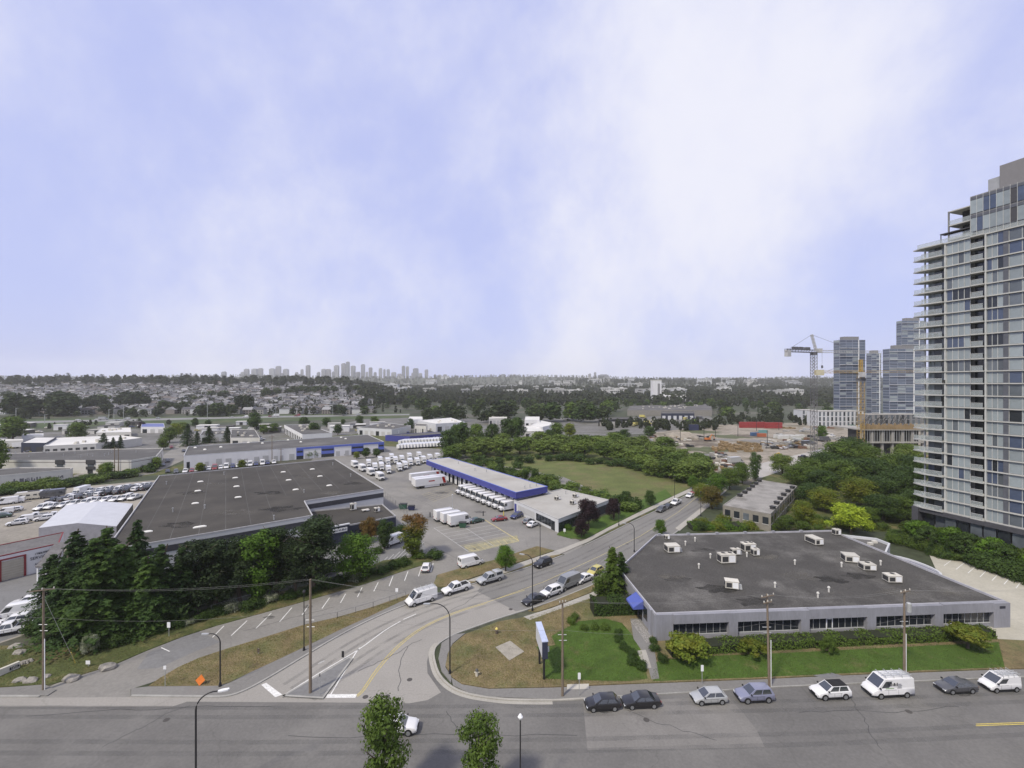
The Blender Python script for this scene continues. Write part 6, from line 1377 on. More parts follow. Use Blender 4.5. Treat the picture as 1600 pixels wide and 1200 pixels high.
    for sx in (-1, 1):
        for s in (-1, 1):
            cx, r = sx * k['wb'], k['r']; y0 = s * (W / 2 - .2); y1 = s * (W / 2 + .015)
            t = MB().tube([(cx, y0, r), (cx, y1, r)], r, 16, 2); rim = MB().tube([(cx, y1 - s * .02, r), (cx, y1 + s * .012, r)], r * .66, 14, 3); ar = MB().tube([(cx, y1 - s * .1, r + .02), (cx, y1 - s * .012, r + .02)], r * 1.16, 16, 2)
            out.append(('wheel', t, [('rim', rim), ('wheel_arch', ar)]))
    return out
CACHE = {}
def rack_parts(kind):
    k = KIND[kind]; out = []
    x0, x1, z = (-2.4, 0.9, k['H'] + .12) if kind == 'van' else (-1.9, 0.35, k['H'] + .1)
    for i in range(4):
        x = x0 + (x1 - x0) * i / 3
        mb = MB().tube([(x, -.8, k['H'] - .08), (x, -.8, z + .1), (x, .8, z + .1), (x, .8, k['H'] - .08)], .035, 5, 6); out.append(('roof_bar', mb, None))
    for y in (.15, .55):
        mb = MB()
        for yy in (y - .17, y + .17): mb.tube([(x0 - .2, yy, z + .2), (x1 + .3, yy, z + .2)], .035, 4, 6)
        for j in range(9): xx = x0 + (x1 - x0) * j / 8; mb.tube([(xx, y - .17, z + .2), (xx, y + .17, z + .2)], .02, 4, 6)
        out.append(('ladder', mb, None))
    return out
def mats_for(p): return [p] + VM[1:]
def vehicle(kind, loc, heading, col, label, cat='car', group=None, name=None, detail=True, roofmat=0, rack=False, scale=1.0):
    """heading: plan direction the nose points to"""
    rz = math.atan2(heading[1], heading[0]); p = PT[col]
    key = (kind, roofmat, rack, detail, col)
    nm = name or {'van': 'cargo_van', 'minivan': 'small_van', 'pickup': 'pickup_truck', 'canopy': 'pickup_truck'}.get(kind, 'parked_car')
    if key not in CACHE:
        parts = (car_parts(kind, roofmat) if kind in KIND else TRUCK[kind]()) + (rack_parts(kind) if rack else [])
        if detail:
            L = []
            for (n, mb, sub) in parts:
                me = mb.mesh(n, mats_for(p), 40); L.append((n, me, [(a, b.mesh(a, mats_for(p), 40)) for a, b in (sub or [])]))
            CACHE[key] = L
        else:
            a = MB()
            for (n, mb, sub) in parts:
                for q in [mb] + [b for _, b in (sub or [])]:
                    off = len(a.v); a.v += q.v; a.f += [tuple(i + off for i in f) for f in q.f]; a.m += q.m
            CACHE[key] = a.mesh(nm, mats_for(p), 40)
    if not detail:
        o = link(nm, CACHE[key]); o.location = loc; o.rotation_euler = (0, 0, rz); o.scale = (scale,) * 3; return tag(o, label, cat, group)
    e = empty(nm, loc, rz); e.scale = (scale,) * 3; tag(e, label, cat, group)
    for n, me, sub in CACHE[key]:
        o = link(n, me, e)
        for a, m_ in sub: link(a, m_, o)
    return e
def Q(mb, mi): mb.m = [mi] * len(mb.f); return mb
def wheels(xs, W, r, out):
    for x in xs:
        for s in (-1, 1):
            y0, y1 = s * (W / 2 - .35), s * (W / 2 - .03)
            out.append(('wheel', MB().tube([(x, y0, r), (x, y1, r)], r, 14, 2), [('rim', MB().tube([(x, y1 - s * .02, r), (x, y1 + s * .012, r)], r * .6, 12, 3))]))
def stepvan():
    o = [('body', MB().loft([[(-3.2, -1.1, .6), (2.2, -1.1, .6), (2.2, 1.1, .6), (-3.2, 1.1, .6)], [(-3.2, -1.13, 2.9), (1.75, -1.13, 2.9), (1.75, 1.13, 2.9), (-3.2, 1.13, 2.9)], [(-3.1, -1.0, 3.0), (1.6, -1.0, 3.0), (1.6, 1.0, 3.0), (-3.1, 1.0, 3.0)]]), None)]
    o.append(('hood', MB().loft([[(2.0, -.95, .6), (3.1, -.9, .6), (3.1, .9, .6), (2.0, .95, .6)], [(2.0, -.95, 1.5), (2.95, -.85, 1.25), (2.95, .85, 1.25), (2.0, .95, 1.5)]]), None))
    o.append(('windshield', Q(MB().add([(2.165, -.95, 1.6), (2.165, .95, 1.6), (1.87, .95, 2.55), (1.87, -.95, 2.55)], [(0, 1, 2, 3)]), 1), None))
    for s in (-1, 1):
        f = [(0, 1, 2, 3)] if s < 0 else [(3, 2, 1, 0)]
        o.append(('side_window', Q(MB().add([(.9, s * 1.145, 1.6), (1.95, s * 1.14, 1.6), (1.75, s * 1.15, 2.5), (.9, s * 1.15, 2.5)], f), 1), None))
        o.append(('headlight', Q(MB().box(3.08, s * .65, .95, .08, .3, .2), 5), None)); o.append(('mirror', Q(MB().box(2.2, s * 1.3, 1.7, .1, .2, .45), 2), None))
        o.append(('tail_light', Q(MB().box(-3.22, s * .95, .9, .06, .16, .3), 4), None))
    o.append(('bumper', Q(MB().box(3.15, 0, .45, .2, 2.0, .25), 2), None)); o.append(('grille', Q(MB().box(3.1, 0, .8, .06, .9, .4), 2), None)); o.append(('chassis', Q(MB().box(-.2, 0, .4, 6.2, 1.6, .22), 2), None))
    wheels((2.1, -1.9), 2.2, .42, o); return o
def boxtruck():
    o = [('cargo_box', MB().box(-1.2, 0, 1.05, 6.2, 2.45, 2.6), None), ('cab', MB().loft([[(2.0, -1.05, .7), (3.9, -1.0, .7), (3.9, 1.0, .7), (2.0, 1.05, .7)], [(2.0, -1.05, 1.75), (3.75, -1.0, 1.45), (3.75, 1.0, 1.45), (2.0, 1.05, 1.75)]]), None),
         ('cab_top', MB().loft([[(2.0, -1.05, 1.6), (3.1, -1.0, 1.6), (3.1, 1.0, 1.6), (2.0, 1.05, 1.6)], [(2.0, -.95, 2.5), (2.6, -.9, 2.5), (2.6, .9, 2.5), (2.0, .95, 2.5)]]), None)]
    o.append(('windshield', Q(MB().add([(3.1, -.9, 1.7), (3.1, .9, 1.7), (2.65, .82, 2.42), (2.65, -.82, 2.42)], [(0, 1, 2, 3)]), 1), None))
    for s in (-1, 1):
        f = [(0, 1, 2, 3)] if s < 0 else [(3, 2, 1, 0)]
        o.append(('side_window', Q(MB().add([(2.1, s * 1.05, 1.7), (2.95, s * 1.03, 1.7), (2.6, s * .95, 2.35), (2.1, s * .98, 2.35)], f), 1), None)); o.append(('headlight', Q(MB().box(3.88, s * .75, .95, .08, .3, .2), 5), None)); o.append(('mirror', Q(MB().box(3.0, s * 1.25, 1.6, .1, .2, .45), 2), None))
    o.append(('bumper', Q(MB().box(3.95, 0, .5, .2, 2.1, .28), 2), None)); o.append(('grille', Q(MB().box(3.9, 0, .85, .06, 1.0, .45), 2), None)); o.append(('chassis', Q(MB().box(-.4, 0, .7, 7.6, 1.0, .3), 2), None))
    wheels((2.9, -2.6), 2.4, .5, o); return o
def trailer():
    o = [('cargo_box', MB().box(0, 0, 1.15, 13.5, 2.55, 2.85), None), ('chassis', Q(MB().box(0, 0, .85, 13.0, 1.0, .3), 2), None), ('landing_gear', Q(MB().box(4.2, 0, 0.0, .25, 1.8, .9), 2), None), ('rear_door', Q(MB().box(-6.77, 0, 1.2, .05, 2.4, 2.7), 7), None), ('side_skirt', MB().box(-.5, 0, .35, 6.5, 2.3, .75), None)]
    for s in (-1, 1):
        o.append(('side_stripe', Q(MB().add([(-6.6, s * 1.285, 1.3), (-5.4, s * 1.285, 1.3), (-4.6, s * 1.285, 3.9), (-5.8, s * 1.285, 3.9)], [(0, 1, 2, 3)] if s < 0 else [(3, 2, 1, 0)]), 4), None))
        o.append(('side_emblem', Q(MB().add([(-1.6, s * 1.285, 2.5), (1.0, s * 1.285, 2.5), (1.2, s * 1.285, 2.95), (-1.4, s * 1.285, 2.95)], [(0, 1, 2, 3)] if s < 0 else [(3, 2, 1, 0)]), 4), None))
    wheels((-4.6, -5.8), 2.5, .5, o); return o
def caravan():
    o = [('body', MB().loft([[(-3.2, -1.15, .6), (3.0, -1.15, .6), (3.0, 1.15, .6), (-3.2, 1.15, .6)], [(-3.3, -1.15, 2.3), (3.5, -1.15, 2.0), (3.5, 1.15, 2.0), (-3.3, 1.15, 2.3)], [(-3.0, -1.05, 2.85), (2.6, -1.05, 2.85), (2.6, 1.05, 2.85), (-3.0, 1.05, 2.85)]]), None)]
    for s in (-1, 1):
        for x in (-2, -.3, 1.5): o.append(('side_window', Q(MB().box(x, s * 1.16, 1.5, .9, .04, .5), 1), None))
    wheels((-.4, -1.2), 2.3, .35, o); return o
TRUCK = {'stepvan': stepvan, 'boxtruck': boxtruck, 'trailer': trailer, 'caravan': caravan}
def pdir(a, b): d = P(*b) - P(*a); d.normalize(); return d
st_dir = -(SK[5] - SK[1]).normalized()                       # parked cars on the street face left
for (k, x, y, col, rm, rack, lab, cat) in [
        ('hatch', 941, 1105, 'black', 0, False, 'black hatchback parked behind the black sedan nearest the corner lawn', 'car'),
        ('sedan', 1001, 1101, 'black', 0, False, 'black sedan parked bumper to bumper with the black hatchback', 'car'),
        ('hatch', 1107, 1095, 'silver', 0, False, 'silver hatchback parked alone before the lavender car', 'car'),
        ('suv', 1178, 1092, 'lav', 0, False, 'lavender-grey compact SUV parked by the utility pole', 'car'),
        ('suv', 1297, 1087, 'white', 2, False, 'white crossover with a black roof parked before the lettered van', 'car'),
        ('van', 1386, 1083.5, 'white', 0, True, 'white cargo van with dark lettering and a roof rack', 'van'),
        ('sedan', 1493, 1078, 'grey', 0, False, 'dark grey sedan parked between the two white vans', 'car'),
        ('minivan', 1561, 1075.5, 'white', 0, True, 'small white van carrying ladders on its roof', 'van')]:
    v = vehicle(k, P(x, y, 0.016), st_dir, col, lab, cat, roofmat=rm, rack=rack, scale=1.0)
    if k == 'van':
        r_ = random.Random(4); mb = MB(); mg = MB()
        for i in range(7): mb.box(0.95 - i * 0.19 - 0.25, 1.005, 1.62, 0.13 * r_.uniform(0.6, 1.1), 0.02, 0.38 * r_.choice((1, 0.8, 0.6)))
        for i in range(4): mg.box(-0.75, 1.01 if i else 1.0, 1.3 + i * 0.17, 0.7 * r_.uniform(0.6, 1), 0.02, 0.05)
        for nm_, q_, m_ in (('lettering', mb, m_ink), ('small_print', mg, m_core)):
            o = q_.build(nm_, m_, v); o['kind'] = 'stuff'
        bx_ = MB().box(0.55, 1.0, 1.28, 1.1, 0.02, 0.06).build('logo_underline', mat('logo_green', (0.12, 0.25, 0.06)), v)
rd = lambda a, b: pdir(b, a)
for (k, x, y, hd, col, rack, lab, cat) in [
        ('van', 658, 941, rd((744, 913), (634, 946)) * -1, 'white', True, 'white cargo van with ladders on its rack on the side road', 'van'),
        ('pickup', 712, 924.5, rd((744, 913), (634, 946)) * -1, 'white', False, 'white pickup with an open black bed on the side road', 'pickup'),
        ('canopy', 765, 909, rd((790, 900), (700, 926)) * -1, 'silver', False, 'silver pickup with a canopy by the dry verge', 'pickup'),
        ('suv', 848, 884, rd((880, 868), (790, 900)) * -1, 'black', False, 'dark blue-black SUV driving on the side road past the lamp', 'car'),
        ('sedan', 834, 941, pdir((920, 916), (821, 953)), 'black', False, 'black sedan first in the row parked opposite the young maple', 'car'),
        ('suv', 861, 929.5, pdir((920, 916), (821, 953)), 'white', False, 'white SUV parked between the black sedan and grey van', 'car'),
        ('van', 887, 917, pdir((948, 902), (863, 939)), 'midgrey', False, 'grey cargo van parked behind the white SUV', 'van'),
        ('sedan', 912, 908, pdir((948, 902), (863, 939)), 'white', False, 'white sedan parked behind the grey van', 'car'),
        ('hatch', 930, 896, pdir((975, 886), (920, 916)), 'yellow', False, 'yellow taxi-like car parked last beside the evergreens', 'car'),
        ('hatch', 666, 890, pdir((632, 907), (638, 893)), 'white', False, 'white hatchback nosed into a bay on the frontage drive', 'car'),
        ('van', 736, 884, pdir((722, 888), (775, 875)), 'white', False, 'plain white high van standing in the lot behind the dry verge', 'van'),
        ('van', 613, 851, pdir((640, 842), (600, 856)), 'white', False, 'white van parked behind the maple turning red', 'van'),
        ('sedan', 745, 816, pdir((700, 815), (745, 805)), 'green', False, 'dark green sedan at the head of the marked bays', 'car'),
        ('sedan', 780, 813.5, pdir((780, 813), (760, 815)), 'red', False, 'dark red sedan crossing the delivery lot', 'car'),
        ('suv', 807, 809, pdir((830, 800), (800, 812)), 'blue', False, 'dark blue SUV parked beside the depot shutter', 'car'),
        ('hatch', 826, 817, pdir((818, 822), (836, 814)), 'midgrey', False, 'grey hatchback half hidden behind the white sedan at the depot', 'car'),
        ('sedan', 833, 822, pdir((825, 826), (843, 818)), 'white', False, 'white sedan parked at the depot office windows', 'car')]:
    vehicle(k, P(x, y, 0.016), hd, col, lab, cat, rack=rack)
vehicle('suv', PD(622, 52.5, 0.02), (1, 0), 'white', 'white car half hidden below the leafy top of the near street tree', 'car')
# delivery fleet in the depot lot
bd = -(Fp[3] - Fp[0]).normalized(); fd = Vector((bd.y, -bd.x, 0)); fd = fd if fd.x < 0 else -fd       # away from the depot front
for i in range(9):
    a_ = P(717, 772).lerp(P(784, 799), i / 8); vehicle('stepvan', a_ + Vector((0, 0, 0.012)) - fd * 2.2, fd, 'white', 'white step van in the row parked nose-out along the blue freight depot', 'van', 'step vans along the freight depot', 'step_van', detail=True, scale=1.05)
for i in range(3):
    a_ = P(697, 812).lerp(P(719, 820), i / 2); vehicle('stepvan', a_ + Vector((0, 0, 0.012)), -fd, 'white', ['white step van on the fence side of the trio by the green container', 'white step van in the middle of the trio by the green container', 'white step van on the bay side of the trio by the green container'][i], 'van', None, 'step_van', scale=1.1)
for i, (x, y) in enumerate([(664, 752), (669, 758.5), (672, 761)]):
    vehicle('trailer', P(x, y, 0.012), fd, 'white', ['white trailer with a red stripe, first from the parked box trucks', 'white trailer with a red stripe in the middle of the three at the docks', 'white trailer with a red stripe beside the empty dock bays'][i], 'trailer', None, 'semi_trailer', scale=0.95)
tf = pdir((586, 727), (600, 738)); tf = Vector((0.35, -0.94, 0))
for i, (x, y) in enumerate([(576, 729), (586, 735), (596, 734), (607, 739), (624, 735), (633, 732), (594, 724), (606, 726), (618, 724), (628, 722), (641, 727), (652, 726), (662, 723), (672, 720), (684, 718), (612, 719), (640, 718), (655, 716)]):
    vehicle('boxtruck', P(x, y, 0.012), tf, 'white', 'white box truck in the packed rows at the far end of the depot lot', 'truck', 'box trucks at the far end of the lot', 'box_truck', detail=False, scale=0.85)
for i in range(4):
    q = P(543, 731).lerp(P(584, 752), i / 3.2); vehicle('stepvan', q + Vector((0, 0, 0.012)) + Vector((3, 1.5, 0)), (Wp[2] - Wp[1]).normalized(), 'white', 'white van in the line parked along the far wall of the dark warehouse', 'van', 'vans along the dark warehouse', 'step_van', detail=False)
# cars along the far stretch of the road
for (x, y, k, col, lab) in [(1033, 799, 'suv', 'grey', 'dark SUV first of the parked line beside the meadow verge'), (1044, 793.5, 'sedan', 'black', 'black sedan between the dark SUV and white pickup by the meadow'), (1056, 788, 'pickup', 'white', 'white pickup parked by the meadow verge lamp'), (1078, 776.5, 'sedan', 'white', 'white sedan parked beyond the white pickup by the meadow'), (1085, 772, 'suv', 'red', 'dark red car parked by the young street trees'), (1092, 768.5, 'suv', 'silver', 'silver car parked by the second young street tree'), (1100, 764.5, 'suv', 'white', 'white car parked at the road bend'), (1120, 755, 'sedan', 'white', 'white car turning at the far end of the road')]:
    vehicle(k, P(x, y, 0.016) , pdir((1075, 773), (1020, 801)), col, lab, 'car', detail=False)
# vehicle yard on the left
yd = pdir((139, 768), (131, 773)); yd = Vector((0.1, -0.995, 0))
row = [(139.5, 770), (156, 769), (171, 767), (185, 766), (199, 764), (212, 763), (225, 761.5), (67, 796), (83, 794), (100.5, 792), (118, 789.5), (135, 788), (151, 785), (166, 783.5), (182, 783), (196, 781), (211, 780)]
for i, (x, y) in enumerate(row):
    vehicle(['pickup', 'suv', 'pickup', 'canopy'][i % 4] if i > 6 else ['pickup', 'suv'][i % 2], P(x, y, 0.014), yd, 'white', 'white %s parked nose-out in the front rows of the packed vehicle yard' % (['pickup', 'SUV', 'pickup', 'canopy pickup'][i % 4] if i > 6 else ['pickup', 'SUV'][i % 2]), 'car', 'white vehicles in the yard rows', detail=False)
YC = ['black', 'grey', 'white', 'black', 'midgrey', 'white', 'black', 'grey', 'black', 'white', 'grey']
for i in range(9):
    a_ = lerp((108, 779), (232, 761), i / 8); vehicle(['suv', 'hatch', 'pickup'][i % 3], P(a_[0], a_[1], 0.014), yd, ['white', 'grey', 'white', 'silver', 'black'][i % 5], '%s %s in the middle row of the yard' % (['white', 'dark grey', 'white', 'silver', 'black'][i % 5], ['SUV', 'hatchback', 'pickup'][i % 3]), 'car', 'middle row of the yard', detail=False)
for i in range(11):
    a_ = lerp((85, 785), (228, 765), i / 10); vehicle(['pickup', 'suv'][i % 2], P(a_[0], a_[1], 0.014), yd * -1, YC[i], '%s %s backed against the front row of the yard' % ({'midgrey': 'mid-grey', 'grey': 'dark grey'}.get(YC[i], YC[i]), ['pickup', 'SUV'][i % 2]), 'car', 'vehicles backed in the yard rows', detail=False)
vehicle('boxtruck', P(125, 773, 0.014), yd, 'white', 'white box truck at the end of the back row of the vehicle yard', 'truck', None, 'box_truck', detail=False, scale=0.8)
for i, (x, y, k, col, lab) in enumerate([(10, 788, 'van', 'white', 'white van at the bramble bank left of the boat trailers'), (25, 786, 'minivan', 'white', 'small white van next to the covered trailers'), (43, 781, 'caravan', 'cream', 'cream caravan in the trailer row at the bramble bank'), (60, 779, 'caravan', 'white', 'white caravan between the cream caravan and dark trailer'), (83, 777, 'caravan', 'grey', 'dark covered trailer at the end of the trailer row'), (7, 803, 'minivan', 'white', 'white van standing in the open yard by the green car'), (21, 799, 'hatch', 'white', 'white car behind the white van in the open yard'), (2, 809, 'sedan', 'green', 'dark green car in the open yard'), (27, 820, 'suv', 'white', 'white SUV standing closest to the red-trimmed service centre'), (37, 815, 'minivan', 'white', 'white van behind the SUV near the service centre'), (55, 810, 'pickup', 'white', 'white pickup left of the metal shed'), (69, 813, 'suv', 'white', 'white SUV beside the metal shed'), (84, 809, 'pickup', 'white', 'white pickup partly behind the metal shed')]):
    vehicle(k, P(x, y, 0.014), Vector((-0.8, -0.6, 0)), col, lab, 'vehicle', None, 'caravan' if k == 'caravan' else None, detail=False)
for i, (x, y, k, lab) in enumerate([(12, 990, 'pickup', 'white pickup at the near end of the row by the firs'), (20, 976, 'suv', 'white SUV behind the near pickup by the firs'), (26, 964, 'van', 'white van in the middle of the row by the firs'), (33, 954, 'hatch', 'white hatchback near the porch end of the row by the firs'), (42, 945, 'suv', 'white SUV closest to the porch canopy by the firs')]):
    vehicle(k, P(x, y, 0.02), Vector((-0.88, -0.47, 0)), 'white', lab, 'vehicle')
for i in range(16):
    x = 290 + i * 9.2; vehicle(vr.choice(['van', 'minivan', 'pickup', 'suv']), P(x + vr.uniform(-1, 1), 738.5 - i * 0.95), Vector((0.5, -0.86, 0)), 'white' if vr.random() < 0.75 else vr.choice(['blue', 'grey', 'red']), 'vehicle parked nose-out at the doors of the white trade-unit warehouse', 'car', 'vehicles at the trade units', detail=False)
for i, (x, y, col) in enumerate([(255, 728, 'grey'), (262, 722, 'black'), (262, 738, 'black'), (275, 739, 'grey'), (287, 706, 'black'), (268, 700, 'red'), (525, 712, 'black'), (538, 711, 'grey'), (512, 713, 'silver'), (553, 709, 'midgrey')]):
    vehicle('suv' if i % 2 else 'sedan', P(x, y, 0.012), Vector((0.6, -0.8, 0)), col, 'car parked on the lane between the trade buildings', 'car', 'cars on the trade lanes', detail=False)
for i in range(16):
    x = vr.uniform(20, 560); t = x / 400; D = 460 + 85 * t + vr.choice([-4, 4, 10]); vehicle(vr.choice(['sedan', 'suv', 'van', 'boxtruck']), PD(x, D, 0.06), Vector((1, 0.45, 0)) * vr.choice((1, -1)), vr.choice(['white', 'silver', 'grey', 'white', 'red']), 'vehicle travelling on the far highway', 'car', 'traffic on the highway', 'highway_vehicle', detail=False)
# white trailers packed in the yard behind the depot
for j in range(3):
    for i in range(15):
        x = 628 + i * 4.9 + j * 2; y = 701 - j * 7 - i * 0.28
        vehicle('trailer', P(x, y, 0.02), Vector((-0.25, -0.97, 0)), 'white', 'white box trailer packed in rows in the storage yard behind the depot', 'trailer', 'trailers in the storage yard', 'box_trailer', detail=False, scale=0.75)
# ------------------------------------------------------------------ street furniture
POLES = {}
def utility_pole(label, px, py, ytop, lean=0.0, arms=((0.4, 2.4),), transformer=False, conduit=True, r=0.17):
    b = P(px, py, 0.14); h = H - (ytop - 600) * b.y / F - 0.14; t = Thing('utility_pole', b, label, 'pole')
    top = b + Vector((lean, 0, h)); t.part('shaft', MB().tube([b, b.lerp(top, 0.5), top], [r, r * 0.85, r * 0.66], 9), m_wood, smooth=60)
    if conduit: t.part('conduit', MB().tube([b + Vector((r + 0.04, -0.05, 0)), b + Vector((r + 0.02, -0.05, h * 0.5))], 0.05, 5), m_white)
    for dz, w in arms:
        c = top + Vector((0, 0, -dz)); ca = t.part('crossarm', MB().box(c.x, c.y - r, c.z, w, 0.12, 0.12, 0.35), m_wood)
        for s in (-0.46, 0.0, 0.46):
            q = c + Vector((math.cos(0.35) * w * s, math.sin(0.35) * w * s - r, 0.12)); t.part('insulator', MB().tube([q, q + Vector((0, 0, 0.12)), q + Vector((0, 0, 0.26))], [0.05, 0.08, 0.03], 6), m_unit, parent=None)
    t.part('bracket', MB().tube([top + Vector((-0.6, 0, -h * 0.36)), top + Vector((0.5, 0, -h * 0.36))], 0.05, 5), m_galv)
    t.part('bracket', MB().tube([top + Vector((-0.45, 0, -h * 0.42)), top + Vector((0.55, 0, -h * 0.42))], 0.05, 5), m_galv)
    if transformer:
        c = top + Vector((0.55, -0.1, -2.9)); t.part('transformer', MB().tube([c, c + Vector((0, 0, 1.15)), c + Vector((0, 0, 1.25))], [0.3, 0.3, 0.18], 12), m_galv, smooth=40)
    POLES[px] = (top, h); return t
utility_pole('pale weathered utility pole with one crossarm beside the drive and boulders', 68, 1077, 919, arms=((0.25, 2.6),))
utility_pole('tall bare wooden pole rising from the traffic island', 485, 1082, 905, arms=(), conduit=False, r=0.2)
utility_pole('brown utility pole beside the long lawn sign', 879, 1087, 938, arms=((0.3, 0.9),), conduit=False)
utility_pole('utility pole with crossarms and cut-outs by the lavender car', 1202, 1072, 928, arms=((0.3, 2.2), (1.1, 1.4)), lean=-0.3)
utility_pole('utility pole carrying a grey transformer behind the lettered van', 1413, 1058, 922, arms=((0.2, 2.0),), transformer=True)
def wire(label, a, b, sag, r=0.009):
    pts = [a.lerp(b, k / 12) - Vector((0, 0, sag * 4 * (k / 12) * (1 - k / 12))) for k in range(13)]
    t = Thing('overhead_wire', a, label, 'wire', 'overhead wires between the poles'); t.part('strand', MB().tube(pts, r, 4), mat('wire_grey', (0.2, 0.2, 0.2)))
xs = [68, 485, 879, 1202, 1413]
ends = [POLES[x][0] for x in xs]; ends = [ends[0] + Vector((-60, 0, 0))] + ends + [ends[-1] + Vector((45, 4, 0))]
for i in range(len(ends) - 1):
    for (dz, dx, sg) in ((0.0, -0.4, 0.7), (0.05, 0.5, 0.8), (3.8, 0, 1.0)):
        wire('thin overhead wire strung between the wooden poles along the street', ends[i] + Vector((dx, 0, -dz)), ends[i + 1] + Vector((dx, 0, -dz)), sg)
tp_ = POLES[68][0]; g_ = P(118, 1037)
t = Thing('guy_wire', g_, 'slanting guy wire with a yellow guard beside the pale pole', 'wire'); t.part('strand', MB().tube([tp_ + Vector((0.2, 0, -1.5)), g_], 0.03, 4), m_galv); t.part('guard', MB().tube([g_, g_ + (tp_ - g_) * 0.16], 0.07, 6), m_ypaint)

def lamp_post(label, px, py, ytop, reach, m=None, side=-1, ang=0.0, straight=False, base=None, r=0.085, head=None):
    b = base or P(px, py, 0.14); h = H - (ytop - 600) * b.y / F - b.z; t = Thing('street_lamp', b, label, 'street lamp'); m = m or m_blackmet
    d = Vector((side * math.cos(ang), math.sin(ang), 0))
    t.part('base_plate', MB().tube([b, b + Vector((0, 0, 0.45))], [0.2, 0.16], 8), m)
    if straight:
        top = b + Vector((0, 0, h)); t.part('pole', MB().tube([b, top], [r, r * 0.7], 8), m); t.part('lamp_head', MB().tube([top, top + Vector((0, 0, 0.25)), top + Vector((0, 0, 0.5))], [0.12, 0.26, 0.1], 8), head or m); return t
    R = reach * 0.75; pts = [b, b + Vector((0, 0, h - R))]
    for k in range(1, 8):
        a = math.pi / 2 * k / 7; pts.append(b + Vector((0, 0, h - R + R * math.sin(a))) + d * (R * (1 - math.cos(a))))
    end = b + Vector((0, 0, h - 0.05)) + d * reach; pts.append(end)
    t.part('pole', MB().tube(pts, [r * 1.1, r] + [r * 0.75] * 7 + [r * 0.6], 8), m, smooth=60)
    t.part('lamp_head', MB().loft([[end + d * s + Vector((-d.y, d.x, 0)) * w * sg + Vector((0, 0, z)) for sg, z in ((-1, 0.06), (1, 0.06), (1, -0.07), (-1, -0.07))] for s, w in ((-0.1, 0.08), (0.2, 0.17), (0.75, 0.15), (0.85, 0.06))]), head or m_galv)
    return t
lamp_post('short black arched street lamp on the dry verge near the orange sign', 344, 1072, 990, 1.6)
lamp_post('slim black post with a small head behind the island pole', 475, 1016, 927, 1.0, straight=True)
lamp_post('tall black arched lamp on the corner kerb by the lawn', 703, 1052, 943, 2.8)
lamp_post('black arched lamp in the verge beside the black parked sedan', 832, 954, 868, 1.6, ang=0.4)
lamp_post('straight black lamp post beside the dark SUV on the side road', 844, 874, 823, 1.0, straight=True)
lamp_post('arched lamp between the small street tree and the gravel-roofed office', 991, 862, 817, 2.0)
lamp_post('straight black lamp post beside the depot driveway trees', 967, 821, 791, 1.0, straight=True)
lamp_post('straight lamp post beside the cars parked along the meadow', 1054, 784, 745, 1.0, straight=True)
lamp_post('lamp post near the road bend by the golden-brown tree', 1095, 806, 770, 1.0, straight=True)
lamp_post('tall slim lot lamp beside the trio of step vans', 707, 812, 775, 1.0, straight=True, m=m_galv)
lamp_post('grey arched lamp at the near pavement reaching over the street', 0, 0, 1086, 1.9, side=1, ang=0.35, base=PD(306, 43.0), m=m_blackmet, head=m_white)
lamp_post('near pavement lamp whose pale head just shows by the corner', 0, 0, 1124, 1.0, straight=True, base=PD(813, 43.2), head=m_white)

# long lawn sign seen end-on
s0, s1 = P(843, 1037, 0.15), P(850, 1061, 0.15); sd_ = (s1 - s0).normalized(); sn = Vector((-sd_.y, sd_.x, 0))
t = Thing('lawn_sign', s0, 'long blue-topped double-sided sign box on two posts on the corner lawn', 'sign')
for q in (s0, s1): t.part('post', MB().box(q.x, q.y, 0.15, 0.26, 0.26, 3.6, math.atan2(sd_.y, sd_.x)), m_blackmet)
c_ = (s0 + s1) / 2; ang = math.atan2(sd_.y, sd_.x); Ls = (s1 - s0).length
t.part('box', MB().box(c_.x, c_.y, 3.3, Ls + 1.6, 0.75, 2.3, ang), m_navy); t.part('top_sheet', MB().box(c_.x, c_.y, 5.6, Ls + 1.7, 0.85, 0.1, ang), mat('pale_blue_sheet', (0.42, 0.47, 0.62), rough=0.5))
for s in (-1, 1):
    q = c_ + sn * s * 0.385; t.part('face', MB().box(q.x, q.y, 3.45, Ls + 1.3, 0.03, 2.0, ang), m_wpale)
t.part('side_board', MB().box(*(s0 + sn * 0.9).xy, 1.8, 1.0, 0.08, 0.7, 0.1), m_wpale)
# entrance sign stone and boulders by the drive
e0_, e1_ = P(-22, 1066), P(30, 1044); t = Thing('entrance_sign', (e0_ + e1_) / 2, 'low white stone entrance sign with dark lettering among boulders', 'sign')
t.part('slab', ribbon([e0_, e1_], -0.2, 0.2, 0, 1.0), mat('pale_stone', (0.5, 0.48, 0.42), var=0.1)); lettering(t, e0_, e1_, 2.2, 0.3, 0.42, 0.21, 8, m_ink, 'lettering', 0.62, 9)
def rock(seed, sx, sy, sz):
    r = random.Random(seed); bm = bmesh.new(); bmesh.ops.create_icosphere(bm, subdivisions=2, radius=1.0)
    for v in bm.verts:
        k = 1 + r.uniform(-0.13, 0.13) + 0.16 * math.sin(v.co.x * 3 + seed) * math.cos(v.co.y * 4); v.co = Vector((v.co.x * sx * k, v.co.y * sy * k, max(-0.25, v.co.z * k) * sz))
    me = bpy.data.meshes.new('boulder'); bm.to_mesh(me); bm.free(); me.materials.append(mat('boulder_stone', (0.24, 0.225, 0.2), var=0.25, scale=2, fine=0.2)); return me
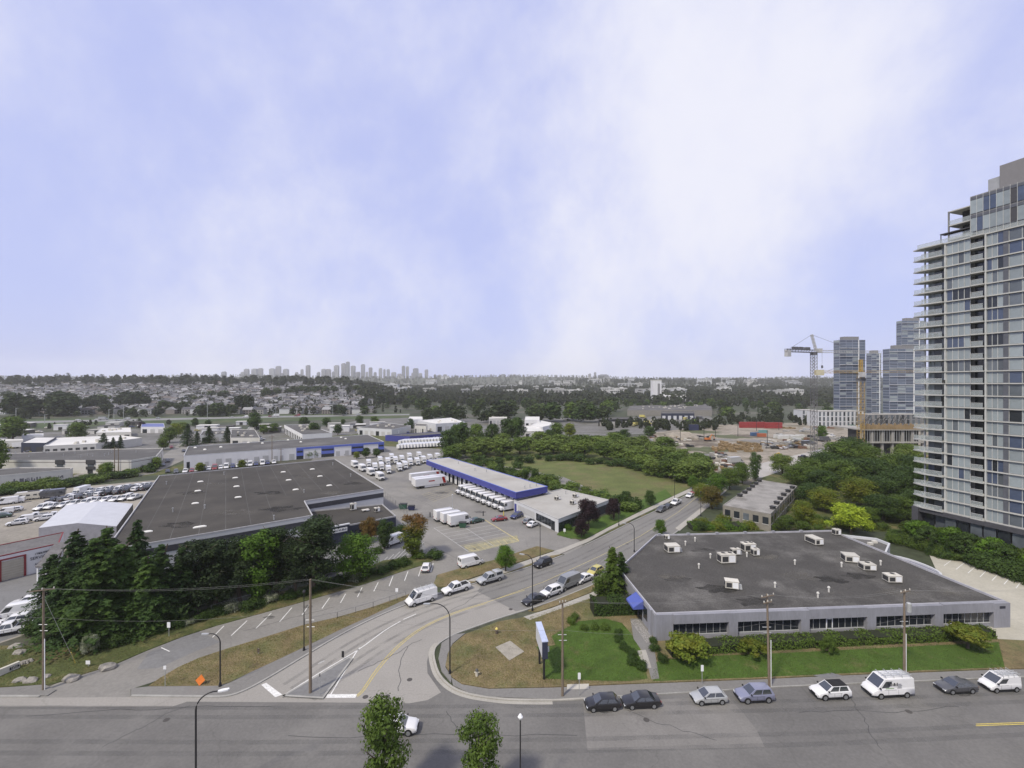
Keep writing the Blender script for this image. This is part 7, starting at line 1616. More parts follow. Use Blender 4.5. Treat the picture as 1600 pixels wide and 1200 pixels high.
for i, (x, y, s, lab) in enumerate([(31, 1063, 0.75, 'round grey boulder left of the pale utility pole'), (48, 1064, 0.8, 'long flat boulder left of the pale utility pole'), (73, 1057, 0.5, 'small boulder just behind the pale utility pole'), (111, 1061, 0.95, 'brown boulder on the verge beside the drive mouth'), (168, 1043, 1.0, 'dark mulch-covered boulder at the verge tip by the drive'), (38, 1036, 0.6, 'boulder behind the low entrance sign'), (46, 1033, 0.55, 'second boulder behind the low entrance sign'), (26, 1010, 0.9, 'boulder at the foot of the firs by the forecourt'), (30, 1020, 0.8, 'flat boulder below the forecourt edge')]):
    o = link('boulder', rock(i, s * 1.1, s * 0.8, s * 0.6)); o.location = P(x, y, 0.12); tag(o, lab, 'boulder')
def post_sign(label, px, py, ytop, w, h, m=None, col=None, rz=0.0):
    b = P(px, py, 0.14); hh = H - (ytop - 600) * b.y / F; t = Thing('road_sign', b, label, 'sign')
    t.part('post', MB().tube([b, Vector((b.x, b.y, hh))], 0.04, 6), m_galv); t.part('plate', MB().box(b.x, b.y - 0.06, hh - h, w, 0.04, h, rz), m or m_white); return t
post_sign('white parking sign on a thin post behind the black hatchback', 905, 1087, 1051, 0.35, 0.8)
post_sign('white parking sign on a thin post above the silver hatchback', 1097, 1068, 1039, 0.35, 0.8)
post_sign('white square board sign on the green strip below the firs', 264, 994, 972, 0.5, 0.85)
post_sign('small round-plate sign at the tip of the dry verge by the drive', 258, 1072, 1040, 0.35, 0.45)
post_sign('short brown marker post in the dry verge behind the stop line', 404, 1022, 1013, 0.4, 0.6, mat('brown_marker', (0.1, 0.08, 0.06)))
post_sign('thin sign post on the traffic island', 500, 1085, 1052, 0.1, 0.4, m_blackmet)
post_sign('short black marker post at the tip of the traffic island', 536, 1029, 1017, 0.35, 0.9, m_blackmet)
post_sign('white no-parking sign on the verge by the frontage fence', 620, 937, 919, 0.5, 0.7)
post_sign('white sign plate beside the clipped shrub at the depot office', 882, 834, 826, 0.6, 0.8)
post_sign('small white notice by the pale blossoming tree', 138, 1041, 1032, 0.6, 0.5)
for (x, y, lab, c1, c2) in [(776, 990, 'stubby fire hydrant with a yellow cap at the lawn edge', (0.1, 0.08, 0.07), (0.6, 0.5, 0.15)), (745, 1056, 'small pale fire hydrant on the corner lawn', (0.5, 0.47, 0.4), (0.08, 0.08, 0.08))]:
    b = P(x, y, 0.14); t = Thing('fire_hydrant', b, lab, 'hydrant'); t.part('barrel', MB().tube([b, b + Vector((0, 0, 0.7))], 0.2, 10), mat('hydrant_%d' % x, c1)); t.part('cap', MB().tube([b + Vector((0, 0, 0.7)), b + Vector((0, 0, 0.85)), b + Vector((0, 0, 1.0))], [0.24, 0.2, 0.06], 10), mat('hydrant_cap_%d' % x, c2)); t.part('outlet', MB().tube([b + Vector((-0.34, 0, 0.48)), b + Vector((0.34, 0, 0.48))], 0.08, 7), mat('hydrant_%d' % x, c1))
b = P(313, 1070, 0.14); t = Thing('construction_sign', b, 'orange temporary roadworks sign on a folding stand in the dry verge', 'sign')
m_or = mat('safety_orange', (0.62, 0.17, 0.03), rough=0.6)
t.part('panel', MB().add([b + Vector(v) for v in ((-0.62, -0.05, 0.62), (0.0, -0.2, 0.0), (0.62, 0.0, 0.62), (0.05, 0.12, 1.3), (-0.6, 0.02, 0.64), (0.02, -0.13, 0.04), (0.6, 0.06, 0.64), (0.05, 0.18, 1.28))], [(0, 1, 2, 3), (7, 6, 5, 4), (0, 4, 5, 1), (1, 5, 6, 2), (2, 6, 7, 3), (3, 7, 4, 0)]), m_or)
for sx in (-0.5, 0.5): t.part('stand_leg', MB().tube([b + Vector((0, 0.15, 0.5)), b + Vector((sx, 0.45, 0))], 0.03, 5), m_blackmet)
# fences: posts and rails, the wire too fine to show
def fence(label, pts, h=1.8, step=3.0, top=True):
    t = Thing('wire_fence', pts[0], label, 'fence'); m = mat('fence_steel', (0.2, 0.2, 0.2), rough=0.5, metal=0.3)
    for i in range(len(pts) - 1):
        a_, b_ = pts[i], pts[i + 1]; n = max(1, int((b_ - a_).length / step))
        for k in range(n + 1): q = a_.lerp(b_, k / n); t.part('post', MB().tube([q, q + Vector((0, 0, h))], 0.04, 5), m)
        for z in ((h, 0.1) if top else (0.1,)): t.part('rail', MB().tube([a_ + Vector((0, 0, z)), b_ + Vector((0, 0, z))], 0.03, 4), m)
        for z in (0.35, 0.6, 0.85, 1.1, 1.35, 1.6): t.part('wire', MB().tube([a_ + Vector((0, 0, z)), b_ + Vector((0, 0, z))], 0.008, 3), m)
fence('wire fence between the delivery lot and the warehouse office drive', [P(602, 776), P(618, 790), P(636, 807), P(650, 812), P(690, 806)])
fence('low wire fence along the dry verge of the frontage drive', [P(476, 978), P(527, 967), P(583, 951), P(634, 934)], 1.2)
fence('wire fence under the pines in front of the warehouse', [P(330, 962), P(420, 936), P(520, 908)], 1.8)
def bin_(label, px, py, sx, sy, sz, col, name='waste_bin'):
    b = P(px, py, 0.015); t = Thing(name, b, label, 'bin'); m = mat('bin_%d' % px, col, rough=0.6, var=0.15)
    t.part('tub', MB().loft([[(b.x + x * sx * k / 2, b.y + y * sy * k / 2, b.z + z) for x, y in ((-1, -1), (1, -1), (1, 1), (-1, 1))] for k, z in ((0.82, 0.1), (1.0, sz))]), m); t.part('lid', MB().box(b.x, b.y, b.z + sz, sx * 1.04, sy * 1.04, 0.1), m_vent)
    for s in (-1, 1): t.part('fork_pocket', MB().box(b.x + s * sx * 0.5, b.y, b.z + sz * 0.5, 0.14, sy * 0.7, 0.2), m)
bin_('green waste cage beside the delivery lot fence', 630, 795, 2.4, 1.6, 1.6, (0.03, 0.09, 0.06)); bin_('dark blue waste bin next to the green waste cage', 643, 797, 2.0, 1.4, 1.4, (0.02, 0.025, 0.07)); bin_('green container box in front of the trio of step vans', 723, 824, 2.0, 1.4, 1.4, (0.03, 0.08, 0.05))
for i, (x, y) in enumerate([(672, 808), (755, 806), (787, 806)]):
    b = P(x, y); t = Thing('bollard', b, ['dark bollard at the gate of the delivery lot', 'dark bollard behind the dark green sedan', 'yellow bollard before the step van row'][i], 'bollard'); t.part('shaft', MB().tube([b, b + Vector((0, 0, 1.4))], 0.15, 8), m_ypaint if i == 2 else m_vent); t.part('cap', MB().tube([b + Vector((0, 0, 1.4)), b + Vector((0, 0, 1.5))], [0.17, 0.06], 8), m_vent)
# bike rack clutter at the right end of the office
b = P(1566, 978, 0.16)
t = Thing('bicycle_rack', b, 'tangle of parked bicycles at the right end of the office', 'bicycle rack')
for k in range(4):
    c_ = b + Vector((-0.9 + 0.6 * k, 0.2 * (k % 2), 0)); t.part('hoop', MB().tube([c_ + Vector((0, 0.35 * math.cos(a), 0.38 + 0.34 * math.sin(a))) for a in [i * 0.55 for i in range(12)]], 0.03, 4), m_galv)
# ------------------------------------------------------------------ middle distance: trade yards and building site
def trade(label, px, z, wall, roofm, name='trade_building', doors=0, face=(0, 1), vents=0, winm=None, group=None):
    pts = [P(x, y, z) for x, y in px]; t = flat_building(name, label, pts, z, wall, roofm, par=0.2)
    a_, b_ = pts[face[0]], pts[face[1]]; L_ = flen(a_, b_)
    for k in range(doors):
        b = MB(); wbox(b, a_, b_, (k + 0.22) * L_ / doors, (k + 0.78) * L_ / doors, 0.1, z * 0.62, 0.0, 0.08); t.part('roller_door', b, winm or (m_doorg if k % 3 else m_glass))
    for k in range(vents):
        q = pts[0].lerp(pts[1], vr.uniform(.1, .9)).lerp(pts[3].lerp(pts[2], vr.uniform(.1, .9)), vr.uniform(.2, .8)); b = MB().box(q.x, q.y, z - 0.2, vr.uniform(1, 2.5), vr.uniform(1, 2), vr.uniform(0.7, 1.3)); t.part('roof_unit', b, m_unit)
    return t
m_rw = mat('white_sheet_roof', (0.58, 0.57, 0.54), rough=0.6, var=0.1, scale=0.05, world=True)
m_rbl = mat('blue_sheet_roof', (0.1, 0.12, 0.3), rough=0.5, world=True)
trade('long pale-roofed workshop with open bays behind the cream warehouse', [(68, 697), (150, 693), (222, 684), (187, 680), (88, 684)], 5.0, m_woff, m_rw, doors=7, vents=9, winm=m_vent)
trade('small workshop with a blue metal roof near the highway', [(220, 667), (257, 667), (256, 661.5), (222, 661.5)], 5, m_wwhite, m_rbl, doors=3)
trade('wide white-roofed depot crowded with parked vans near the highway verge', [(150, 676), (205, 675), (204, 668), (158, 669)], 5, m_woff, m_rw, doors=4, vents=5)
trade('dark-fronted gabled workshop left of the long pale-roofed workshop', [(33, 692), (72, 692), (88, 683), (55, 683)], 6, m_navy, m_rw, doors=2, winm=m_vent)
trade('low white canopy building at the far left of the trade yards', [(-30, 690), (36, 688), (36, 686), (-30, 687)], 4, m_woff, m_rw, doors=3, winm=m_vent)
trade('pale low roof beside the trees left of the trade yards', [(34, 681), (68, 680), (68, 677), (34, 678)], 4, m_wpale, m_rw)
trade('grey long warehouse with white pilastered side wall', [(444, 664), (472.5, 679), (519, 676.5), (480, 662.5)], 6.5, m_wwhite, m_roofgrey, doors=11, face=(0, 1), vents=6, winm=m_glass)
trade('brown-grey flat building beyond the blue-trimmed trade units', [(360, 684), (406, 684), (398, 671), (362, 671)], 5, m_woff, m_roofgrey, doors=3, vents=4)
trade('grey flat building behind the group of dark conifers', [(312, 680), (362, 678), (360, 672), (318, 673)], 5, m_wpale, m_roofgrey, doors=3, vents=3)
trade('pale low unit with ribbed roof beside the arched canopy', [(560, 668), (612, 671), (642, 665), (600, 660)], 5.5, m_wpale, m_roofgrey, doors=6, vents=4)
trade('long grey metal-roofed unit facing the storage yard', [(653, 657), (681, 662), (727, 659.5), (704, 652.5)], 7, m_wpale, m_rw, doors=4, face=(1, 2), vents=4)
trade('cream two-storey office block beside the arched canopy', [(648, 665), (666, 665.5), (668, 662.5), (650, 662)], 6.5, m_woff, m_roofgrey, doors=5)
trade('long navy-blue low building behind the trailer yard', [(602, 680), (640, 682), (700, 677), (697, 674), (640, 677)], 4, m_blue, m_roofgrey, doors=12, face=(1, 2))
trade('white stepped block at the edge of the far wood behind the yards', [(637, 656), (660, 655), (660, 651), (640, 651)], 8, m_wwhite, m_rw, doors=3)
trade('white warehouse cluster among trees, tall rear block', [(820, 656), (843, 656), (843, 651), (821, 651)], 8, m_wwhite, m_rw, doors=3)
trade('white flat roof in the middle of the white warehouse cluster', [(830, 664), (848, 667), (870, 662), (845, 657)], 6, m_wwhite, m_rw)
trade('pitched white roof at the front of the white warehouse cluster', [(818, 674), (850, 673), (838, 665), (822, 665)], 5, m_woff, m_rw, doors=2, winm=m_vent)
trade('lowest white roof below the white warehouse cluster', [(826, 680), (851, 681), (851, 676), (832, 676)], 4, m_wpale, m_rw)
trade('long pale block behind the dark trees beyond the depot', [(764, 654), (792, 653), (792, 650), (764, 650.5)], 6, m_woff, m_rw, doors=5)
trade('open steel shed on posts beside the timber yard', [(935, 656), (990, 654), (985, 651.5), (940, 653)], 6, m_vent, m_roofgrey, doors=6, winm=m_woff)
trade('huge pale flat-roofed store with rows of roof lights beyond the site', [(980, 641), (1113, 641), (1110, 631), (985, 634)], 7, mat('store_wall', (0.22, 0.21, 0.19), world=True), m_roofgrey, vents=24)
trade('grey-blue storefront before the huge pale store', [(1033, 646), (1085, 646), (1085, 643), (1033, 643)], 7, m_navy, m_roofgrey, doors=6, winm=m_wpale)
trade('long white low block in front of the square white tower', [(1035, 619.5), (1072, 619.5), (1072, 615.5), (1035, 615.5)], 13, m_wwhite, m_rw, doors=7, winm=m_vent)
# arched white canopy
Da = 381.0
t = Thing('arched_canopy', PD(612, Da), 'white arched roof canopy rising over the trade yard', 'canopy'); pts = []
for k in range(15):
    a = math.pi * (0.12 + 0.76 * k / 14); pts.append((math.cos(a) * -19, math.sin(a)))
zr = [ZD(681, Da) + (s - 0.37) / 0.63 * (ZD(670.5, Da) - ZD(681, Da)) for _, s in pts]
c_ = PD(612, Da); t.part('roof', MB().loft([[(c_.x + x, c_.y - 1, z), (c_.x + x, c_.y + 9, z), (c_.x + x, c_.y + 9, z - 0.9), (c_.x + x, c_.y - 1, z - 0.9)] for (x, _), z in zip(pts, zr)]), m_woff)
for x in (-16, -8, 0, 8, 16): t.part('post', MB().tube([(c_.x + x, c_.y, 0), (c_.x + x, c_.y, 4.5)], 0.3, 6), m_core)
# white square tower, far
Dq = 1000.0; q0 = PD(1025, Dq); t = Thing('office_tower', q0, 'square white tower with a tall recessed opening far beyond the site', 'tower'); zt = ZD(595, Dq)
t.part('shaft', MB().box(q0.x, q0.y, 0, 19, 16, zt), m_wwhite); t.part('recess', MB().box(q0.x + 3.6, q0.y - 8.05, 6, 5, 0.3, zt - 12), m_core); t.part('cap', MB().box(q0.x, q0.y, zt, 19.6, 16.6, 2), m_woff)
# poles along the lanes
def lane_pole(px, py, ytop, label, group=None, m=None):
    b = P(px, py); h = H - (ytop - 600) * b.y / F; t = Thing('lane_pole', b, label, 'pole', group); t.part('shaft', MB().tube([b, b + Vector((0, 0, h))], [0.2, 0.13], 6), m or m_wood); t.part('crossarm', MB().box(b.x, b.y, h - 0.8, 2.4, 0.15, 0.15, 0.4), m or m_wood)
lane_pole(179, 741, 698, 'wooden pole with a transformer in front of the cream warehouse'); lane_pole(185, 742, 700, 'second wooden pole beside the transformer pole'); lane_pole(425, 722, 680, 'dark pole in front of the white trade units'); lane_pole(439, 722, 700, 'short pole beside the dark pole at the trade units')
for (x, D, yt) in [(25, 440, 638), (70, 455, 648), (170, 470, 640), (193, 470, 634), (324, 505, 630), (178, 480, 640), (431, 540, 632), (520, 560, 628)]:
    b = PD(x, D); h = ZD(yt, D); t = Thing('highway_lamp', b, 'tall pale lamp post along the far highway', 'street lamp', 'lamps along the highway'); t.part('pole', MB().tube([b, b + Vector((0, 0, h))], 0.22, 5), m_galv); t.part('arm', MB().box(b.x + 1.2, b.y, h, 2.6, 0.3, 0.2), m_galv)
for (x, y, yt) in [(1063, 691, 667), (1100, 688, 666), (1153, 682, 662), (1182, 673, 656), (1217, 672, 655), (1118, 683, 660), (1199, 700, 672)]:
    lane_pole(x, y, yt, 'dark light pole standing in the construction yard', 'poles in the construction yard', m_blackmet)
# storage: shipping containers
def container(loc, rz, col, label, group=None, L_=12.0, h=2.7):
    key = ('cont', col, L_)
    if key not in CACHE:
        m = mat('container_%s' % col, {'red': (0.26, 0.035, 0.035), 'blue': (0.05, 0.1, 0.2), 'teal': (0.12, 0.25, 0.25), 'white': (0.5, 0.5, 0.48), 'navy': (0.03, 0.035, 0.08), 'grey': (0.2, 0.2, 0.2), 'rust': (0.32, 0.1, 0.05), 'lime': (0.3, 0.5, 0.05)}[col], rough=0.6, var=0.12, scale=0.5)
        b = MB().box(0, 0, 0.15, L_, 2.44, h - 0.15); n = int(L_ / 0.6)
        rb = MB()
        for k in range(n):
            for s in (-1, 1): rb.box(-L_ / 2 + (k + 0.5) * L_ / n, s * 1.235, 0.3, 0.28, 0.05, h - 0.5)
        CACHE[key] = (b.mesh('shell', m), rb.mesh('corrugation', m), MB().box(L_ / 2 + 0.02, 0, 0.25, 0.05, 2.2, h - 0.4).mesh('door', m))
    e = empty('shipping_container', loc, rz); tag(e, label, 'container', group)
    a, rb, d = CACHE[key]; link('shell', a, e); o = link('corrugation', rb, e); o['kind'] = 'stuff'; link('door', d, e); return e
for i in range(5):
    for j in range(2):
        container(P(1162 + i * 13.2, 668.5 + (0.8 if i > 2 else 0)) + Vector((0, 0, j * 2.7)), 0.03, 'red', 'red shipping container stacked in the long red row at the back of the site', 'stacked red containers', L_=7.6)
container(P(1190, 682.5), -0.2, 'rust', 'orange-red container beside the teal cabin on the site', L_=6); container(P(1179, 681), 0.2, 'blue', 'blue-grey container next to the orange-red one on the site', L_=6); container(P(1192, 677), 0.0, 'teal', 'teal site cabin behind the orange-red container', L_=6)
container(P(1083, 672.5), 0.1, 'navy', 'dark blue container at the left edge of the site', L_=9, h=5); container(P(1079, 660.5), 0.0, 'lime', 'lime green covered load beyond the dark blue container', L_=10, h=3)
for i, x in enumerate((1216, 1224, 1233, 1243, 1250)):
    container(P(x, 685 + (i % 2)), 0.05, 'white', 'white site cabin in the row in the middle of the building yard', 'white site cabins', L_=6 + (i % 2))
cst = random.Random(21)
m_lum = mat('stacked_timber', (0.22, 0.155, 0.078), rough=0.9, var=0.25, scale=0.5, world=True)
def pile(name, loc, rz, sx, sy, n, m, label, cat, group, h=0.35, jit=0.3):
    t = Thing(name, loc, label, cat, group)
    for k in range(n):
        b = MB(); z = loc[2] + h * (k // 3); dx = (k % 3 - 1) * sx * 0.34
        c, s = math.cos(rz), math.sin(rz); x = dx + cst.uniform(-jit, jit); y = cst.uniform(-jit, jit)
        b.box(loc[0] + x * c - y * s, loc[1] + x * s + y * c, z, sx * 0.31, sy * cst.uniform(0.8, 1.05), h * 0.92, rz + cst.uniform(-0.05, 0.05)); t.part('bundle', b, m)
for i in range(44):
    x = cst.uniform(1116, 1190); y = cst.uniform(692, 706)
    pile('timber_stack', P(x, y), cst.uniform(-0.3, 0.3), 4.2, 3.0, 7, m_lum, 'honey-coloured bundle stack of formwork timber in the building yard', 'timber', 'formwork timber stacks', h=0.55)
for i in range(110):
    x, y = cst.choice([(cst.uniform(1190, 1270), cst.uniform(690, 702)), (cst.uniform(1210, 1330), cst.uniform(668, 690)), (cst.uniform(1110, 1150), cst.uniform(706, 735)), (cst.uniform(1000, 1100), cst.uniform(682, 700))])
    pile('material_stack', P(x, y), cst.uniform(-0.6, 0.6), 5, 2.5, 7, cst.choice([m_rawc, m_vent, m_galv, m_unit, m_lum, mat('rusty_steel', (0.16, 0.09, 0.06), var=0.3)]), 'stack of mixed building material lying in the construction yard', 'materials', 'material stacks in the yard', h=0.6)
for i, (x, y, s) in enumerate([(1062, 683, 9), (1075, 686, 7), (1040, 690, 8), (1125, 742, 3)]):
    o = link('earth_mound', rock(50 + i, s * 1.3, s, s * 0.45)); o.material_slots[0].link = 'OBJECT'; o.material_slots[0].material = m_site; o.location = P(x, y); tag(o, ['pale pointed spoil heap at the left of the site', 'pale spoil heap beside the pointed heap', 'low spoil heap behind the willows', 'small rubble heap near the road bend'][i], 'earth mound')
for i, (x, y, col) in enumerate([(1262, 697, 'grey'), (1245, 700, 'black'), (1235, 700, 'midgrey'), (1225, 702, 'white'), (1290, 690, 'grey'), (1312, 688, 'white'), (1270, 694, 'black'), (1135, 722, 'white'), (1150, 725, 'silver'), (1128, 715, 'grey'), (1255, 716, 'black'), (1338, 692, 'grey'), (1350, 690, 'white'), (1205, 696, 'grey'), (1300, 682, 'white'), (1282, 684, 'midgrey')]):
    vehicle('boxtruck' if i % 4 == 0 else 'pickup', P(x, y, 0.02), Vector((0.9, 0.3, 0)), col, 'work vehicle parked among materials in the construction yard', 'truck', 'vehicles in the construction yard', 'work_vehicle', detail=False)
def digger(label, px, py, col, rz):
    b = P(px, py, 0.02); t = Thing('excavator', b, label, 'excavator'); m = mat('digger_' + col, {'yellow': (0.5, 0.33, 0.04), 'orange': (0.45, 0.15, 0.04)}[col]); c, s = math.cos(rz), math.sin(rz)
    def w(x, y, z): return (b.x + x * c - y * s, b.y + x * s + y * c, b.z + z)
    for sg in (-1, 1): t.part('track', MB().box(*w(0, sg * 1.2, 0)[:2], b.z, 3.8, 0.6, 0.9, rz), m_vent)
    t.part('body', MB().box(*w(-0.3, 0, 0)[:2], b.z + 1.0, 3.2, 2.6, 1.2, rz), m); t.part('cab', MB().box(*w(0.7, 0.7, 0)[:2], b.z + 2.2, 1.5, 1.1, 1.2, rz), m_glass)
    t.part('boom', MB().tube([w(1.2, -0.3, 1.8), w(3.4, -0.3, 4.4), w(5.2, -0.3, 3.6)], [0.32, 0.3, 0.22], 6), m); t.part('stick', MB().tube([w(5.2, -0.3, 3.6), w(5.8, -0.3, 1.2)], 0.2, 6), m); t.part('bucket', MB().box(*w(5.6, -0.3, 0)[:2], b.z + 0.4, 1.0, 0.9, 0.9, rz), m_vent)
digger('yellow excavator on the site road above the trees', 1229, 722, 'yellow', 2.6); digger('orange excavator by the timber stacks', 1106, 689, 'orange', 0.4); digger('second yellow excavator beyond the white cabins', 1340, 668, 'yellow', 0.2)
# clutter of small pale vehicles and sheds through the yards
for i in range(70):
    x, y = cst.choice([(cst.uniform(60, 420), cst.uniform(664, 688)), (cst.uniform(540, 700), cst.uniform(660, 680)), (cst.uniform(940, 1110), cst.uniform(652, 668)), (cst.uniform(-10, 60), cst.uniform(692, 708)), (cst.uniform(85, 150), cst.uniform(697, 702))])
    vehicle(cst.choice(['van', 'boxtruck', 'suv', 'pickup', 'boxtruck']), P(x, y, 0.02), Vector((cst.uniform(-1, 1), cst.uniform(-1, 1), 0)), cst.choice(['white', 'white', 'cream', 'silver', 'blue', 'grey', 'yellow']), 'van or truck parked loosely in the trade yards below the highway', 'truck', 'vehicles in the trade yards', 'yard_vehicle', detail=False)

for i in range(26):
    x, y = cst.choice([(cst.uniform(0, 240), cst.uniform(664, 682)), (cst.uniform(300, 440), cst.uniform(662, 680)), (cst.uniform(520, 640), cst.uniform(660, 676))]); p = P(x, y); w, d, h = cst.uniform(6, 16), cst.uniform(6, 10), cst.uniform(3, 5)
    t = Thing('yard_shed', p, 'small pale shed among the vehicles of the trade yards below the highway', 'shed', 'sheds in the trade yards'); wm = cst.choice([m_wpale, m_woff, m_wwhite, m_roofgrey])
    t.part('wall', MB().box(p.x, p.y, 0, w, d, h, 0.3), wm); t.part('roof', MB().box(p.x, p.y, h, w + 0.6, d + 0.6, 0.3, 0.3), cst.choice([m_rw, m_roofgrey, m_rooflight])); t.part('door', MB().box(p.x + d / 2 * math.sin(0.3), p.y - d / 2 * math.cos(0.3), 0.1, 2.8, 0.12, 2.6, 0.3), m_vent)
# ------------------------------------------------------------------ the far hillside, woods, skyline and haze
fr_ = random.Random(42)
m_hw = [mat('house_wall_%d' % i, c, rough=0.8, var=0.08) for i, c in enumerate([(0.42, 0.42, 0.43), (0.33, 0.32, 0.31), (0.26, 0.27, 0.29), (0.5, 0.51, 0.52), (0.22, 0.2, 0.19)])]
m_hr = [mat('house_roof_%d' % i, c, rough=0.9, var=0.12) for i, c in enumerate([(0.12, 0.12, 0.13), (0.17, 0.17, 0.175), (0.08, 0.08, 0.09), (0.26, 0.26, 0.27), (0.12, 0.105, 0.1)])]
HM = []
def house_mb(w, d, h, rise):
    b = MB().box(0, 0, -3, w, d, h + 3)
    b.loft([[(-w / 2 - .4, -d / 2 - .4, h), (-w / 2 - .4, d / 2 + .4, h), (-w / 2 - .4, 0, h + rise)], [(w / 2 + .4, -d / 2 - .4, h), (w / 2 + .4, d / 2 + .4, h), (w / 2 + .4, 0, h + rise)]], 1)
    for k in (-0.3, 0.0, 0.3):
        for z in (0.7, 3.4): b.box(k * w, -d / 2 - 0.04, z, w * 0.17, 0.08, 1.4, 0, 2)
    b.box(w * 0.25, d * 0.2, h + rise * 0.4, 0.8, 0.8, rise * 0.9, 0, 0)
    return b
for i in range(5): HM.append(house_mb(9 + i % 3 * 2, 11 + i % 2 * 2, 5.8 + i % 2 * 0.8, 2.2 + 0.3 * i).mesh('hillside_house', [m_hw[i], m_hr[(i * 2) % 5], m_glass]))
cand = []
D = 610.0
while D < 1420:
    x = -D * 1.2
    while x < -0.2 * D:
        a = x / D
        lim = -0.30 + 0.10 * sstep(800, 1250, D)
        if a < lim - 0.04 * fr_.random() and fr_.random() < 0.9: cand.append((D, x + fr_.uniform(-3, 3), D + fr_.uniform(-4, 4)))
        x += fr_.uniform(12, 19)
    D += 23 if fr_.random() < 0.75 else 38
cand.sort()
for k, (_, x, y) in enumerate(cand[:300]):
    o = link('hillside_house', HM[k * 7 % 5]); o.location = (x, y, hz(x, y)); o.rotation_euler = (0, 0, 0.12 + fr_.uniform(-0.1, 0.1) + (math.pi / 2 if fr_.random() < 0.4 else 0))
    tag(o, 'small gabled house with %s on the far hillside' % ['off-white walls and dark grey roof', 'greyish-beige walls and black roof', 'blue-grey walls and brown-grey roof', 'white walls and mid-grey roof', 'brownish walls and pale grey roof'][k * 7 % 5], 'house', 'houses on the far hillside')
big = MB()
for (_, x, y) in cand[300:]:
    b = house_mb(fr_.uniform(9, 14), fr_.uniform(9, 13), fr_.uniform(5, 7), fr_.uniform(2, 3)); rz = 0.12 + (math.pi / 2 if fr_.random() < 0.4 else 0); c, s = math.cos(rz), math.sin(rz); z0 = hz(x, y)
    mi = fr_.randrange(5); big.add([(x + v[0] * c - v[1] * s, y + v[0] * s + v[1] * c, z0 + v[2]) for v in b.v], b.f); n = len(b.f); big.m[-n:] = [mi if q == 0 else (5 + (mi * 2) % 5 if q == 1 else 10) for q in b.m]
tag(big.build('upper_hillside_houses', m_hw + m_hr + [m_glass]), 'mass of small houses toward the crest of the far hill', 'houses', kind='stuff')
def on_hill(px, py):
    for D in range(560, 1500, 8):
        x = (px - 800) * D / F
        if 600 + F * (H - hz(x, D)) / D <= py: return Vector((x, D, hz(x, D)))
    return Vector(((px - 800) * 1480 / F, 1480, hz((px - 800) * 1480 / F, 1480)))
def far_tree(loc, h, w, kind, m, label, group):
    return plant(kind, loc, h, w, m, label, 'tree', group, simple=True)
for (x, yb, w, n, h) in [(38, 651, 42, 12, 24), (92, 650, 36, 10, 27), (148, 642, 22, 5, 22), (172, 648, 20, 4, 14), (208, 637, 44, 10, 24), (275, 645, 42, 8, 16), (320, 650, 40, 9, 15), (350, 650, 30, 7, 16), (340, 625, 30, 4, 18), (300, 628, 14, 3, 16), (230, 650, 60, 7, 10), (60, 608, 70, 3, 14), (120, 655, 60, 6, 8), (425, 622, 25, 5, 18), (460, 618, 30, 6, 18), (485, 616, 34, 7, 19), (520, 616, 30, 5, 18), (555, 615, 30, 6, 18), (565, 640, 10, 2, 16), (545, 648, 60, 6, 12), (450, 645, 40, 5, 10), (12, 625, 14, 3, 15)]:
    for k in range(int(n * 1.35)):
        p = on_hill(x + fr_.uniform(-w / 2, w / 2), yb + fr_.uniform(-2, 2)); far_tree(p, h * fr_.uniform(0.8, 1.25), fr_.uniform(1.2, 1.8), fr_.choice(['far', 'far', 'farfir']), fr_.choice([f_far, f_fard, f_fard]), 'tree in a clump between the far hillside houses', 'trees among the hillside houses')
for k in range(7):
    p = on_hill(370 + k * 3.8, 646 + fr_.uniform(-1, 1)); far_tree(p, 26 * fr_.uniform(0.85, 1.05), 0.85, 'poplar', f_fard, 'tall slim poplar in the row on the far hillside', 'poplar row on the hillside')
for k in range(95):                                     # crest trees against the sky
    x = fr_.uniform(-40, 570); D = fr_.uniform(1150, 1500); X = (x - 800) * D / F
    if hz(X, D) < 12: continue
    far_tree((X, D, hz(X, D)), fr_.uniform(20, 38) * (0.7 if x > 340 else 1.0), fr_.uniform(1.3, 2.0), 'farfir', fr_.choice([f_far, f_fard]), 'conifer on the crest of the far hill against the sky', 'trees along the hill crest')
